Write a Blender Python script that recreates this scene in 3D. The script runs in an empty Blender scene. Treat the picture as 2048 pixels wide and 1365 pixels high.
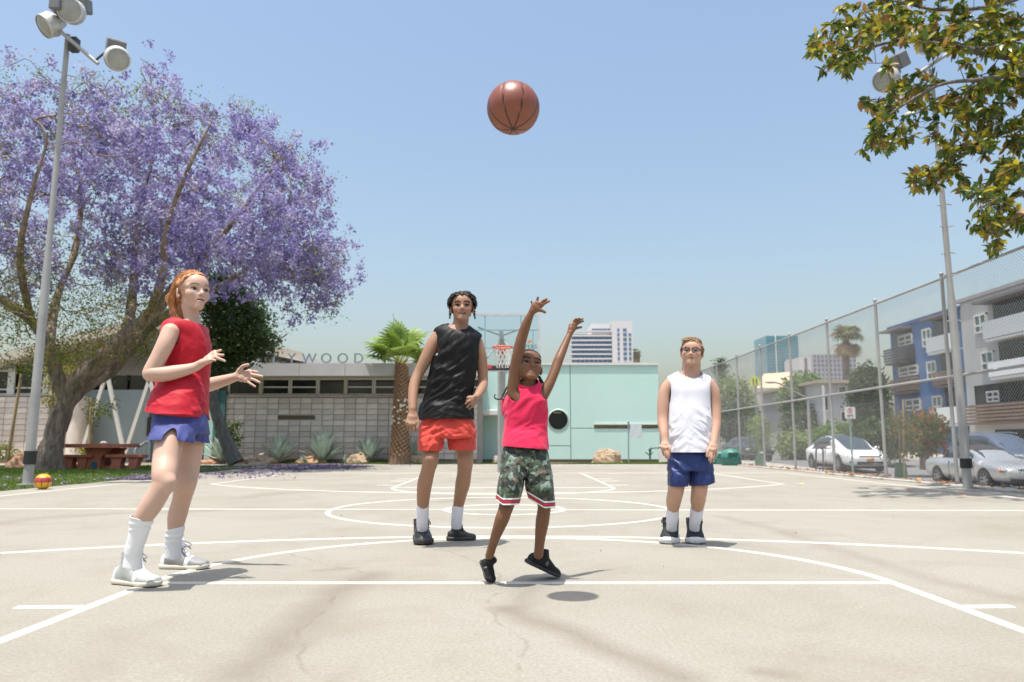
import bpy, math, random
import numpy as np
from mathutils import Vector, Matrix, Euler
random.seed(7)
rng = np.random.default_rng(7)
sc = bpy.context.scene
# ------------------------------------------------------------------ camera
FPX, CXP, CYP, CAMH = 1522.0, 1024.0, 682.5, 0.70
TH = math.atan(205.5 / FPX)
CT, ST = math.cos(TH), math.sin(TH)
cd = bpy.data.cameras.new("camera")
cd.sensor_fit = 'HORIZONTAL'; cd.sensor_width = 36.0; cd.lens = 36.0 * FPX / 2048.0
cd.clip_start = 0.05; cd.clip_end = 3000.0
cd.dof.use_dof = True; cd.dof.focus_distance = 4.3; cd.dof.aperture_fstop = 3.2
cam = bpy.data.objects.new("camera", cd); sc.collection.objects.link(cam)
cam.location = (0, 0, CAMH); cam.rotation_euler = (math.pi / 2 + TH, 0, 0)
sc.camera = cam
# ------------------------------------------------------------------ light
TOSUN = np.array([-0.125, -0.17, 1.0]); TOSUN /= np.linalg.norm(TOSUN)
ELEV = math.asin(TOSUN[2]); AZ = math.atan2(TOSUN[0], TOSUN[1])
w = bpy.data.worlds.new("World"); sc.world = w; w.use_nodes = True
nt = w.node_tree; nt.nodes.clear()
sky = nt.nodes.new("ShaderNodeTexSky"); sky.sky_type = 'NISHITA'; sky.sun_disc = False
sky.sun_elevation = ELEV; sky.sun_rotation = AZ
sky.altitude = 60.0; sky.air_density = 1.5; sky.dust_density = 4.2; sky.ozone_density = 1.9
bg = nt.nodes.new("ShaderNodeBackground"); bg.inputs[1].default_value = 0.15
wo = nt.nodes.new("ShaderNodeOutputWorld")
nt.links.new(sky.outputs[0], bg.inputs[0]); nt.links.new(bg.outputs[0], wo.inputs[0])
sd = bpy.data.lights.new("sun", 'SUN'); sd.energy = 4.6; sd.angle = math.radians(0.53); sd.color = (1.0, 0.955, 0.89)
sun = bpy.data.objects.new("sun", sd); sc.collection.objects.link(sun)
sun.rotation_euler = Vector(TOSUN).to_track_quat('Z', 'Y').to_euler(); sun.location = (-3, -3, 30)
sc.view_settings.view_transform = 'Standard'; sc.view_settings.look = 'None'
sc.view_settings.exposure = 0.40; sc.view_settings.gamma = 1.0; sc.view_settings.use_curve_mapping = False
sc.cycles.max_bounces = 6; sc.cycles.diffuse_bounces = 3; sc.cycles.transparent_max_bounces = 12
sc.cycles.use_denoising = True

# ------------------------------------------------------------------ pixel helpers (photo 2048 x 1365)
def _dir(px, py):
    a = (px - CXP) / FPX; b = (CYP - py) / FPX
    return a, CT - b * ST, ST + b * CT
def P(px, py, Y):
    a, dy, dz = _dir(px, py); t = Y / dy
    return np.array([a * t, Y, CAMH + dz * t])
def G(px, py, z=0.0):
    a, dy, dz = _dir(px, py); t = (z - CAMH) / dz
    return np.array([a * t, dy * t, z])
def PX(px, py, X):
    a, dy, dz = _dir(px, py); t = X / a
    return np.array([X, dy * t, CAMH + dz * t])
def MPP(px, py, Y):
    a, dy, dz = _dir(px, py); return (Y / dy) / FPX
def Zat(py, Y):
    return P(CXP, py, Y)[2]
def unit(v):
    v = np.asarray(v, float); return v / (np.linalg.norm(v) + 1e-12)
def srgb(r, g, b):
    o = []
    for c in (r, g, b):
        c /= 255.0
        o.append(c / 12.92 if c <= 0.04045 else ((c + 0.055) / 1.055) ** 2.4)
    return tuple(o)

# ------------------------------------------------------------------ objects
COL = sc.collection
def link(o, parent=None):
    COL.objects.link(o)
    if parent is not None: o.parent = parent
    return o
def tag(o, label=None, cat=None, group=None, kind=None):
    if label: o["label"] = label
    if cat: o["category"] = cat
    if group: o["group"] = group
    if kind: o["kind"] = kind
    return o
def empty(name, loc=(0, 0, 0), rz=0.0, label=None, cat=None, group=None):
    o = bpy.data.objects.new(name, None); o.location = tuple(loc); o.rotation_euler = (0, 0, rz)
    o.empty_display_size = 0.1
    link(o); tag(o, label, cat, group); return o
def make_mesh(name, V, faces, mats=None, mi=None, smooth=False):
    """faces: list of int arrays (n,k)"""
    me = bpy.data.meshes.new(name)
    V = np.asarray(V, np.float32).reshape(-1, 3)
    faces = [np.asarray(f, np.int32) for f in faces if len(f)]
    me.vertices.add(len(V)); me.vertices.foreach_set("co", V.ravel())
    nl = sum(f.size for f in faces); npoly = sum(len(f) for f in faces)
    me.loops.add(nl); me.polygons.add(npoly)
    if npoly:
        me.loops.foreach_set("vertex_index", np.concatenate([f.ravel() for f in faces]))
        tot = np.concatenate([np.full(len(f), f.shape[1], np.int32) for f in faces])
        st = np.concatenate([[0], np.cumsum(tot)[:-1]]).astype(np.int32)
        me.polygons.foreach_set("loop_start", st); me.polygons.foreach_set("loop_total", tot)
    if mats:
        for m in (mats if isinstance(mats, (list, tuple)) else [mats]): me.materials.append(m)
    if mi is not None: me.polygons.foreach_set("material_index", np.asarray(mi, np.int32))
    me.polygons.foreach_set("use_smooth", np.full(npoly, bool(smooth)))
    me.update(calc_edges=True); me.validate()
    return me
def obj(name, me, parent=None, loc=None):
    o = bpy.data.objects.new(name, me)
    if loc is not None: o.location = tuple(loc)
    return link(o, parent)
def setcol(me, col, name="Col"):
    a = me.color_attributes.new(name, 'FLOAT_COLOR', 'POINT')
    c = np.ones((len(me.vertices), 4), np.float32); c[:, :3] = col
    a.data.foreach_set("color", c.ravel())
def setattrf(me, v, name):
    a = me.attributes.new(name, 'FLOAT', 'POINT'); a.data.foreach_set("value", np.asarray(v, np.float32))

def basis(d, up=(0, 0, 1)):
    d = unit(d); up = np.asarray(up, float)
    if abs(np.dot(d, unit(up))) > 0.98: up = np.array([0, 1.0, 0]) if abs(d[1]) < 0.9 else np.array([1.0, 0, 0])
    x = unit(np.cross(up, d)); y = np.cross(d, x); return x, y, d

class MB:
    """collects shapes, builds ONE mesh"""
    def __init__(s): s.v = []; s.f = []; s.m = []; s.n = 0
    def raw(s, V, faces, mi=0):
        V = np.asarray(V, float).reshape(-1, 3)
        for f in faces:
            f = np.asarray(f, int)
            if len(f) == 0: continue
            s.f.append(f + s.n); s.m.append(np.full(len(f), mi))
        s.v.append(V); s.n += len(V); return s
    def box(s, c, size, mi=0, rz=0.0, bev=0.0, R=None):
        h = np.asarray(size, float) / 2
        if bev > 0:
            b = min(bev, h.min() * 0.9); V = []
            for sx in (-1, 1):
                for sy in (-1, 1):
                    for sz in (-1, 1):
                        for a in range(3):
                            o = h - b; o[a] = h[a]; V.append(o * (sx, sy, sz))
            V = np.array(V); idx = lambda sx, sy, sz, a: (((sx > 0) * 2 + (sy > 0)) * 2 + (sz > 0)) * 3 + a
            q = []; t = []
            for a in range(3):
                b1, b2 = (a + 1) % 3, (a + 2) % 3
                for sg in (-1, 1):
                    r = []
                    for u, w_ in ((-1, -1), (1, -1), (1, 1), (-1, 1)):
                        d = [0, 0, 0]; d[a] = sg; d[b1] = u; d[b2] = w_; r.append(idx(*d, a))
                    q.append(r if sg > 0 else r[::-1])
            for a in range(3):
                b1, b2 = (a + 1) % 3, (a + 2) % 3
                for u in (-1, 1):
                    for w_ in (-1, 1):
                        d1 = [0, 0, 0]; d2 = [0, 0, 0]
                        d1[a] = -1; d2[a] = 1
                        for d in (d1, d2): d[b1] = u; d[b2] = w_
                        r = [idx(*d1, b1), idx(*d2, b1), idx(*d2, b2), idx(*d1, b2)]
                        q.append(r if u * w_ > 0 else r[::-1])
            for sx in (-1, 1):
                for sy in (-1, 1):
                    for sz in (-1, 1):
                        r = [idx(sx, sy, sz, 0), idx(sx, sy, sz, 1), idx(sx, sy, sz, 2)]
                        t.append(r if sx * sy * sz > 0 else r[::-1])
            faces = [np.array(q), np.array(t)]
        else:
            V = np.array([[x, y, z] for x in (-1, 1) for y in (-1, 1) for z in (-1, 1)]) * h
            faces = [np.array([[0, 1, 3, 2], [4, 6, 7, 5], [0, 4, 5, 1], [2, 3, 7, 6], [0, 2, 6, 4], [1, 5, 7, 3]])]
        if R is not None: V = V @ np.asarray(R).T
        elif rz:
            c_, s_ = math.cos(rz), math.sin(rz); V = V @ np.array([[c_, s_, 0], [-s_, c_, 0], [0, 0, 1]])
        return s.raw(V + np.asarray(c, float), faces, mi)
    def beam(s, a, b, w_, h_, mi=0, up=(0, 0, 1), bev=0.0):
        a = np.asarray(a, float); b = np.asarray(b, float); x, y, d = basis(b - a, up)
        return s.box((a + b) / 2, (w_, h_, np.linalg.norm(b - a)), mi, R=np.stack([x, y, d], 1), bev=bev)
    def tube(s, pts, r, K=8, mi=0, cap=True):
        pts = np.asarray(pts, float); n = len(pts); r = np.broadcast_to(np.asarray(r, float), (n,))
        V, f = tube_geo(pts[None], r[None], K)
        s.raw(V, [f], mi)
        if cap:
            s.raw(V[:K], [np.arange(K)[::-1][None]], mi); s.raw(V[-K:], [np.arange(K)[None]], mi)
        return s
    def cyl(s, a, b, r, r2=None, K=12, mi=0): return s.tube([a, b], [r, r if r2 is None else r2], K, mi)
    def lathe(s, prof, c=(0, 0, 0), K=24, mi=0, R=None):
        prof = np.asarray(prof, float); th = np.linspace(0, 2 * math.pi, K, endpoint=False)
        V = np.stack([prof[:, None, 0] * np.cos(th), prof[:, None, 0] * np.sin(th), np.repeat(prof[:, 1:2], K, 1)], -1).reshape(-1, 3)
        n = len(prof); i, j = np.meshgrid(np.arange(n - 1), np.arange(K), indexing='ij'); j2 = (j + 1) % K
        f = np.stack([i * K + j, i * K + j2, (i + 1) * K + j2, (i + 1) * K + j], -1).reshape(-1, 4)
        if R is not None: V = V @ np.asarray(R).T
        return s.raw(V + np.asarray(c, float), [f], mi)
    def prism(s, poly, d, mi=0):
        """poly: (n,3) planar points, extruded by vector d"""
        p = np.asarray(poly, float); n = len(p); V = np.concatenate([p, p + np.asarray(d, float)])
        i = np.arange(n); j = (i + 1) % n
        return s.raw(V, [i[::-1][None], (i + n)[None], np.stack([i, j, j + n, i + n], 1)], mi)
    def sphere(s, c, r, K=16, L=10, mi=0, R=None):
        r = np.broadcast_to(np.asarray(r, float), (3,))
        th = np.linspace(0, 2 * math.pi, K, endpoint=False); ph = np.linspace(0, math.pi, L + 1)
        V = np.stack([np.sin(ph)[:, None] * np.cos(th), np.sin(ph)[:, None] * np.sin(th), np.repeat(np.cos(ph)[:, None], K, 1)], -1).reshape(-1, 3) * r
        if R is not None: V = V @ np.asarray(R).T
        i, j = np.meshgrid(np.arange(L), np.arange(K), indexing='ij'); j2 = (j + 1) % K
        f = np.stack([i * K + j, (i + 1) * K + j, (i + 1) * K + j2, i * K + j2], -1).reshape(-1, 4)
        return s.raw(V + np.asarray(c, float), [f], mi)
    def mesh(s, name, mats=None, smooth=False):
        ks = {}
        for f, m in zip(s.f, s.m): ks.setdefault(f.shape[1], []).append((f, m))
        fs = []; ms = []
        for k in ks:
            fs.append(np.concatenate([a for a, b in ks[k]])); ms.append(np.concatenate([b for a, b in ks[k]]))
        return make_mesh(name, np.concatenate(s.v), fs, mats, np.concatenate(ms), smooth)
    def build(s, name, mats, parent=None, smooth=False, loc=None):
        return obj(name, s.mesh(name, mats, smooth), parent, loc)

def tube_geo(paths, radii, K=4):
    """paths (N,M,3), radii (N,M) -> verts (N*M*K,3), quads"""
    N, M, _ = paths.shape
    d = np.gradient(paths, axis=1); d /= (np.linalg.norm(d, axis=2, keepdims=True) + 1e-9)
    ref = np.zeros_like(d); main = d.mean(1)
    ax = np.argmin(np.abs(main), axis=1); ref[np.arange(N), :, ax] = 1.0
    x = np.cross(ref, d); x /= (np.linalg.norm(x, axis=2, keepdims=True) + 1e-9); y = np.cross(d, x)
    th = np.linspace(0, 2 * math.pi, K, endpoint=False)
    V = paths[:, :, None] + radii[:, :, None, None] * (x[:, :, None] * np.cos(th)[:, None] + y[:, :, None] * np.sin(th)[:, None])
    n, i, j = np.meshgrid(np.arange(N), np.arange(M - 1), np.arange(K), indexing='ij'); j2 = (j + 1) % K
    b = n * M * K
    f = np.stack([b + i * K + j, b + i * K + j2, b + (i + 1) * K + j2, b + (i + 1) * K + j], -1).reshape(-1, 4)
    return V.reshape(-1, 3), f
def spline(pts, n):
    """Catmull-Rom through pts (m,k) sampled n times"""
    p = np.asarray(pts, float); m = len(p)
    if m == 2: return p[0] + (p[1] - p[0]) * np.linspace(0, 1, n)[:, None]
    q = np.concatenate([[2 * p[0] - p[1]], p, [2 * p[-1] - p[-2]]])
    u = np.linspace(0, m - 1 - 1e-6, n); i = u.astype(int); t = (u - i)[:, None]
    a, b, c, d = q[i], q[i + 1], q[i + 2], q[i + 3]
    return 0.5 * (2 * b + (c - a) * t + (2 * a - 5 * b + 4 * c - d) * t ** 2 + (3 * b - a - 3 * c + d) * t ** 3)
def copy_tree(o, parent=None):
    c = o.copy(); COL.objects.link(c)
    if parent is not None: c.parent = parent
    for ch in [x for x in o.children]: copy_tree(ch, c)
    return c

# ------------------------------------------------------------------ noise (numpy)
_perm = rng.permutation(4096)
def _h(i, j, k): return _perm[(_perm[(_perm[i & 4095] + j) & 4095] + k) & 4095]
def vnoise(p):
    p = np.asarray(p, float); i = np.floor(p).astype(int); f = p - i; u = f * f * f * (f * (f * 6 - 15) + 10)
    r = 0
    for dx in (0, 1):
        for dy in (0, 1):
            for dz in (0, 1):
                wgt = (u[..., 0] if dx else 1 - u[..., 0]) * (u[..., 1] if dy else 1 - u[..., 1]) * (u[..., 2] if dz else 1 - u[..., 2])
                r = r + wgt * (_h(i[..., 0] + dx, i[..., 1] + dy, i[..., 2] + dz) / 2047.5 - 1)
    return r
def fbm(p, o=3):
    r = 0; a = 1.0; t = 0
    for k in range(o): r = r + a * vnoise(p * 2 ** k + 17.3 * k); t += a; a *= 0.5
    return r / t

# ------------------------------------------------------------------ materials
class NT:
    def __init__(s, name):
        s.m = bpy.data.materials.new(name); s.m.use_nodes = True; s.t = s.m.node_tree; s.t.nodes.clear()
        s.b = s.n("ShaderNodeBsdfPrincipled"); s.o = s.n("ShaderNodeOutputMaterial"); s.l(s.b.outputs[0], s.o.inputs[0])
        s.tc = None
    def n(s, t, **kw):
        nd = s.t.nodes.new(t)
        for k, v in kw.items(): setattr(nd, k, v)
        return nd
    def l(s, a, b): s.t.links.new(a, b)
    def coord(s, which="Object", scale=(1, 1, 1), rot=(0, 0, 0)):
        if s.tc is None: s.tc = s.n("ShaderNodeTexCoord")
        mp = s.n("ShaderNodeMapping"); mp.inputs["Scale"].default_value = scale; mp.inputs["Rotation"].default_value = rot
        s.l(s.tc.outputs[which], mp.inputs["Vector"]); return mp.outputs[0]
    def noise(s, vec, scale, detail=3, rough=0.55, dist=0.0):
        nd = s.n("ShaderNodeTexNoise"); nd.inputs["Scale"].default_value = scale; nd.inputs["Detail"].default_value = detail
        nd.inputs["Roughness"].default_value = rough; nd.inputs["Distortion"].default_value = dist
        s.l(vec, nd.inputs["Vector"]); return nd.outputs[0]
    def ramp(s, fac, stops, interp='LINEAR'):
        nd = s.n("ShaderNodeValToRGB"); nd.color_ramp.interpolation = interp; e = nd.color_ramp.elements
        while len(e) < len(stops): e.new(0.5)
        for el, (p, c) in zip(e, stops):
            el.position = p; el.color = (*c, 1) if not np.isscalar(c) else (c, c, c, 1)
        s.l(fac, nd.inputs[0]); return nd.outputs[0]
    def mix(s, fac, a, b, mode='MIX'):
        nd = s.n("ShaderNodeMix", data_type='RGBA', blend_type=mode)
        for v, i in ((fac, 0), (a, 6), (b, 7)):
            if isinstance(v, bpy.types.NodeSocket): s.l(v, nd.inputs[i])
            elif i == 0: nd.inputs[0].default_value = v
            else: nd.inputs[i].default_value = (*v, 1) if not np.isscalar(v) else (v, v, v, 1)
        return nd.outputs[2]
    def math(s, op, a, b=None, c=None, clamp=False):
        nd = s.n("ShaderNodeMath", operation=op); nd.use_clamp = clamp
        for i, v in enumerate((a, b, c)):
            if v is None: continue
            if isinstance(v, bpy.types.NodeSocket): s.l(v, nd.inputs[i])
            else: nd.inputs[i].default_value = v
        return nd.outputs[0]
    def attr(s, name, out=0):
        nd = s.n("ShaderNodeAttribute"); nd.attribute_name = name; return nd.outputs[out]
    def set(s, **kw):
        for k, v in kw.items():
            i = s.b.inputs[k.replace("_", " ")]
            if isinstance(v, bpy.types.NodeSocket): s.l(v, i)
            else: i.default_value = (*v, 1) if (isinstance(v, tuple) and len(v) == 3 and i.type == 'RGBA') else v
        return s
    def bump(s, h, strength=0.3, dist=0.01):
        nd = s.n("ShaderNodeBump"); nd.inputs["Strength"].default_value = strength; nd.inputs["Distance"].default_value = dist
        s.l(h, nd.inputs["Height"]); s.l(nd.outputs[0], s.b.inputs["Normal"]); return s
def mul(c, k): return tuple(min(1.0, max(0.0, x * k)) for x in c)
_mc = {}
def pmat(name, col, rough=0.6, var=0.12, scale=6.0, bump=0.0, bscale=60.0, metal=0.0, spec=0.5, rnd=0.0, bdist=0.005, dirt=0.0):
    if name in _mc: return _mc[name]
    m = NT(name); v = m.coord("Object")
    n1 = m.noise(v, scale, 4); c = m.ramp(n1, [(0.3, mul(col, 1 - var)), (0.7, mul(col, 1 + var))])
    if dirt:
        n3 = m.noise(v, scale * 0.35, 5, 0.7); f = m.ramp(n3, [(0.5, 0.0), (0.75, dirt)]); c = m.mix(f, c, mul(col, 0.45))
    if rnd:
        oi = m.n("ShaderNodeObjectInfo"); f = m.ramp(oi.outputs["Random"], [(0.0, 1 - rnd), (1.0, 1 + rnd)])
        c = m.mix(1.0, c, f, 'MULTIPLY')
    rr = m.ramp(m.noise(v, scale * 2.3, 3), [(0.2, max(0, rough - 0.08)), (0.8, min(1, rough + 0.08))])
    m.set(Base_Color=c, Roughness=rr, Metallic=metal); m.b.inputs["Specular IOR Level"].default_value = spec
    if bump: m.bump(m.noise(v, bscale, 3), bump, bdist)
    _mc[name] = m.m; return m.m
# ------------------------------------------------------------------ implicit-surface modelling
def axis_coords(lo, hi, h, fine, hf):
    xs = [lo]
    while xs[-1] < hi:
        x = xs[-1]; st = h
        for a, b in fine:
            if a - h <= x <= b: st = hf; break
        xs.append(x + st)
    return np.array(xs)
class Field:
    def __init__(s, lo, hi, h=0.0045, fine=(), hf=0.003):
        s.ax = [axis_coords(lo[a], hi[a], h, [(f[0][a], f[1][a]) for f in fine], hf) for a in range(3)]
        s.h = h; s.F = np.full([len(a) for a in s.ax], 10.0, np.float32)
    def sub(s, lo, hi):
        sl = []; cs = []
        for a in range(3):
            i0 = max(0, np.searchsorted(s.ax[a], lo[a]) - 1); i1 = min(len(s.ax[a]), np.searchsorted(s.ax[a], hi[a]) + 1)
            sl.append(slice(i0, max(i0, i1))); cs.append(s.ax[a][sl[-1]])
        X = cs[0][:, None, None]; Y = cs[1][None, :, None]; Z = cs[2][None, None, :]
        return tuple(sl), X, Y, Z
    def _blend(s, sl, d, k, mode):
        a = s.F[sl]
        if a.size == 0: return
        if mode < 0: d = -d; sg = -1.0
        else: sg = 1.0
        if mode < 0:   # subtraction: max(a, -d)
            if k > 0:
                hh = np.maximum(k - np.abs(a - d), 0) / k; s.F[sl] = np.maximum(a, d) + hh * hh * k * 0.25
            else: s.F[sl] = np.maximum(a, d)
        else:
            if k > 0:
                hh = np.maximum(k - np.abs(a - d), 0) / k; s.F[sl] = np.minimum(a, d) - hh * hh * k * 0.25
            else: s.F[sl] = np.minimum(a, d)
    def rc(s, a, b, ra, rb, k=0.015, mode=1):
        a = np.asarray(a, float); b = np.asarray(b, float); m = max(ra, rb) + k + 3 * s.h
        sl, X, Y, Z = s.sub(np.minimum(a, b) - m, np.maximum(a, b) + m)
        d = b - a; L = d @ d + 1e-12
        t = np.clip(((X - a[0]) * d[0] + (Y - a[1]) * d[1] + (Z - a[2]) * d[2]) / L, 0, 1)
        q = np.sqrt((X - a[0] - t * d[0]) ** 2 + (Y - a[1] - t * d[1]) ** 2 + (Z - a[2] - t * d[2]) ** 2)
        s._blend(sl, q - (ra + (rb - ra) * t), k, mode)
    def chain(s, pts, rad, k=0.01, sub=5):
        """one smooth tapered limb through pts; blended as a whole"""
        n = len(pts); Q = spline(np.concatenate([np.asarray(pts, float), np.asarray(rad, float)[:, None]], 1), (n - 1) * sub + 1)
        p, r = Q[:, :3], Q[:, 3]; m = r.max() + k + 3 * s.h
        sl, X, Y, Z = s.sub(p.min(0) - m, p.max(0) + m)
        D = np.full(np.broadcast_shapes(X.shape, Y.shape, Z.shape), 10.0, np.float32); ax = (X.ravel(), Y.ravel(), Z.ravel())
        for i in range(len(p) - 1):
            a, b = p[i], p[i + 1]; lo = np.minimum(a, b) - m; hi = np.maximum(a, b) + m
            ix = [slice(max(0, np.searchsorted(c, lo[q]) - 1), np.searchsorted(c, hi[q]) + 1) for q, c in enumerate(ax)]
            x = X[ix[0]]; y = Y[:, ix[1]]; z = Z[:, :, ix[2]]; d = b - a; L = d @ d + 1e-12
            t = np.clip(((x - a[0]) * d[0] + (y - a[1]) * d[1] + (z - a[2]) * d[2]) / L, 0, 1)
            q = np.sqrt((x - a[0] - t * d[0]) ** 2 + (y - a[1] - t * d[1]) ** 2 + (z - a[2] - t * d[2]) ** 2) - (r[i] + (r[i + 1] - r[i]) * t)
            v = D[tuple(ix)]; np.minimum(v, q, out=v)
        s._blend(sl, D, k, 1)
    def ell(s, c, R, r, k=0.01, mode=1):
        """R: 3 unit axis vectors (rows), r: radii along them"""
        c = np.asarray(c, float); r = np.asarray(r, float); R = np.asarray(R, float)
        ext = np.sqrt(((R * r[:, None]) ** 2).sum(0)) + k + 3 * s.h
        sl, X, Y, Z = s.sub(c - ext, c + ext); x, y, z = X - c[0], Y - c[1], Z - c[2]
        k0 = 0; k1 = 0
        for i in range(3):
            u = x * R[i, 0] + y * R[i, 1] + z * R[i, 2]
            k0 = k0 + (u / r[i]) ** 2; k1 = k1 + (u / r[i] ** 2) ** 2
        k0 = np.sqrt(k0); k1 = np.sqrt(k1) + 1e-9
        s._blend(sl, k0 * (k0 - 1) / k1, k, mode)
    def loft(s, st, k=0.01, n=2.0, mode=1, grow=0.0, m=32):
        """st: list of (centre, rx, ry, right vector)"""
        C = spline([q[0] for q in st], m); RX = spline([[q[1]] for q in st], m)[:, 0] + grow; RY = spline([[q[2]] for q in st], m)[:, 0] + grow
        RV = spline([q[3] for q in st], m); A = unit(C[-1] - C[0])
        t0 = (C - C[0]) @ A; o = np.argsort(t0); t0 = t0[o]; C = C[o]; RX = RX[o]; RY = RY[o]; RV = RV[o]
        RV = RV - (RV @ A)[:, None] * A; RV /= np.linalg.norm(RV, axis=1, keepdims=True); FV = np.cross(A, RV)
        mm = np.maximum(RX, RY).max() + k + 3 * s.h
        sl, X, Y, Z = s.sub(C.min(0) - mm, C.max(0) + mm)
        o_ = C[np.argmin(t0)] - A * t0.min()
        t = (X - o_[0]) * A[0] + (Y - o_[1]) * A[1] + (Z - o_[2]) * A[2]
        if t.size == 0: return
        tc = np.clip(t, t0[0], t0[-1]); I = lambda v: np.interp(tc, t0, v)
        dx, dy, dz = X - I(C[:, 0]), Y - I(C[:, 1]), Z - I(C[:, 2])
        u = dx * I(RV[:, 0]) + dy * I(RV[:, 1]) + dz * I(RV[:, 2])
        v = dx * I(FV[:, 0]) + dy * I(FV[:, 1]) + dz * I(FV[:, 2])
        rx, ry = I(RX), I(RY)
        q = ((np.abs(u) / rx) ** n + (np.abs(v) / ry) ** n) ** (1.0 / n)
        d = (q - 1) * np.minimum(rx, ry); e = np.abs(t - tc)
        d = np.where(e > 0, np.sqrt(np.maximum(d, 0) ** 2 + e ** 2), d)
        s._blend(sl, d, k, mode)
    def mesh(s): return surfnet(s.F, *s.ax)
def surfnet(F, xs, ys, zs):
    ins = F < 0
    cnt = np.zeros([n - 1 for n in F.shape], np.int8)
    for dx in (0, 1):
        for dy in (0, 1):
            for dz in (0, 1):
                cnt += ins[dx:F.shape[0] - 1 + dx, dy:F.shape[1] - 1 + dy, dz:F.shape[2] - 1 + dz]
    I = np.argwhere((cnt > 0) & (cnt < 8)); n = len(I)
    vid = np.full(cnt.shape, -1, np.int32); vid[I[:, 0], I[:, 1], I[:, 2]] = np.arange(n)
    acc = np.zeros((n, 3)); num = np.zeros(n); ax = (xs, ys, zs)
    for a in range(3):
        b, c = (a + 1) % 3, (a + 2) % 3
        for ob in (0, 1):
            for oc in (0, 1):
                A = I.copy(); A[:, b] += ob; A[:, c] += oc; B = A.copy(); B[:, a] += 1
                fa = F[A[:, 0], A[:, 1], A[:, 2]].astype(float); fb = F[B[:, 0], B[:, 1], B[:, 2]].astype(float)
                m = (fa < 0) != (fb < 0); t = np.where(m, fa / np.where(m, fa - fb, 1), 0)
                pa = np.stack([ax[q][A[:, q]] for q in range(3)], 1)
                pa[:, a] += t * (ax[a][B[:, a]] - ax[a][A[:, a]])
                acc += pa * m[:, None]; num += m
    V = acc / num[:, None]; quads = []
    for a in range(3):
        b, c = (a + 1) % 3, (a + 2) % 3
        s0 = [slice(None)] * 3; s1 = [slice(None)] * 3; s0[a] = slice(0, -1); s1[a] = slice(1, None)
        i0 = ins[tuple(s0)]; i1 = ins[tuple(s1)]
        E = np.argwhere(i0 != i1); E = E[(E[:, b] > 0) & (E[:, c] > 0) & (E[:, b] < F.shape[b] - 1) & (E[:, c] < F.shape[c] - 1)]
        fl = i0[E[:, 0], E[:, 1], E[:, 2]]; r = []
        for ob, oc in ((-1, -1), (0, -1), (0, 0), (-1, 0)):
            q = E.copy(); q[:, b] += ob; q[:, c] += oc; r.append(vid[q[:, 0], q[:, 1], q[:, 2]])
        q = np.stack(r, 1); q[~fl] = q[~fl][:, ::-1]; quads.append(q)
    Q = np.concatenate(quads); return V, Q[(Q >= 0).all(1)]
def tri(Q): return np.concatenate([Q[:, [0, 1, 2]], Q[:, [0, 2, 3]]]) if Q.shape[1] == 4 else Q
def vnormals(V, Q):
    T = tri(Q); fn = np.cross(V[T[:, 1]] - V[T[:, 0]], V[T[:, 2]] - V[T[:, 0]]); N = np.zeros_like(V)
    for i in range(3):
        for a in range(3): N[:, a] += np.bincount(T[:, i], fn[:, a], len(V))
    return N / (np.linalg.norm(N, axis=1, keepdims=True) + 1e-12)
def smooth_v(V, Q, it=2, lam=0.5):
    e = np.concatenate([Q[:, [i, (i + 1) % Q.shape[1]]] for i in range(Q.shape[1])]); e = np.concatenate([e, e[:, ::-1]])
    deg = np.maximum(np.bincount(e[:, 0], minlength=len(V)), 1)
    for k in range(it):
        for sg in (lam, -lam * 1.03):
            A = np.stack([np.bincount(e[:, 0], V[e[:, 1], a], len(V)) for a in range(3)], 1) / deg[:, None]
            V = V + sg * (A - V)
    return V
def clip(V, T, f):
    """keep the part of triangle mesh where f(V) <= 0"""
    v = f(V); o = v > 0; c = o[T].sum(1); keep = T[c == 0]; newV = [V]; n = len(V); out = [keep]
    cache = {}
    ext = []
    def cut(i, j):
        nonlocal n
        key = (i, j) if i < j else (j, i)
        if key in cache: return cache[key]
        t = v[i] / (v[i] - v[j]); ext.append(V[i] + t * (V[j] - V[i])); cache[key] = n; n += 1; return n - 1
    add = []
    for t3, k in zip(T[(c == 1) | (c == 2)], c[(c == 1) | (c == 2)]):
        m = o[t3]
        if k == 1:
            i = int(np.argmax(m)); a, b, d = t3[i], t3[(i + 1) % 3], t3[(i + 2) % 3]
            p, q = cut(a, b), cut(a, d); add += [(p, b, d), (p, d, q)]
        else:
            i = int(np.argmin(m)); a, b, d = t3[i], t3[(i + 1) % 3], t3[(i + 2) % 3]
            add.append((a, cut(a, b), cut(a, d)))
    if ext: newV.append(np.array(ext))
    if add: out.append(np.array(add))
    V2 = np.concatenate(newV); T2 = np.concatenate(out)
    u = np.unique(T2); mp = np.full(len(V2), -1); mp[u] = np.arange(len(u)); return V2[u], mp[T2]
def plane_cut(p, nrm):
    p = np.asarray(p, float); nrm = unit(nrm); return lambda V: (V - p) @ nrm
def ball_cut(c, R, r):
    c = np.asarray(c, float); R = np.asarray(R, float); r = np.asarray(r, float)
    return lambda V: (1 - np.sqrt((((V - c) @ R.T / r) ** 2).sum(1))) * r.min()
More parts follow.
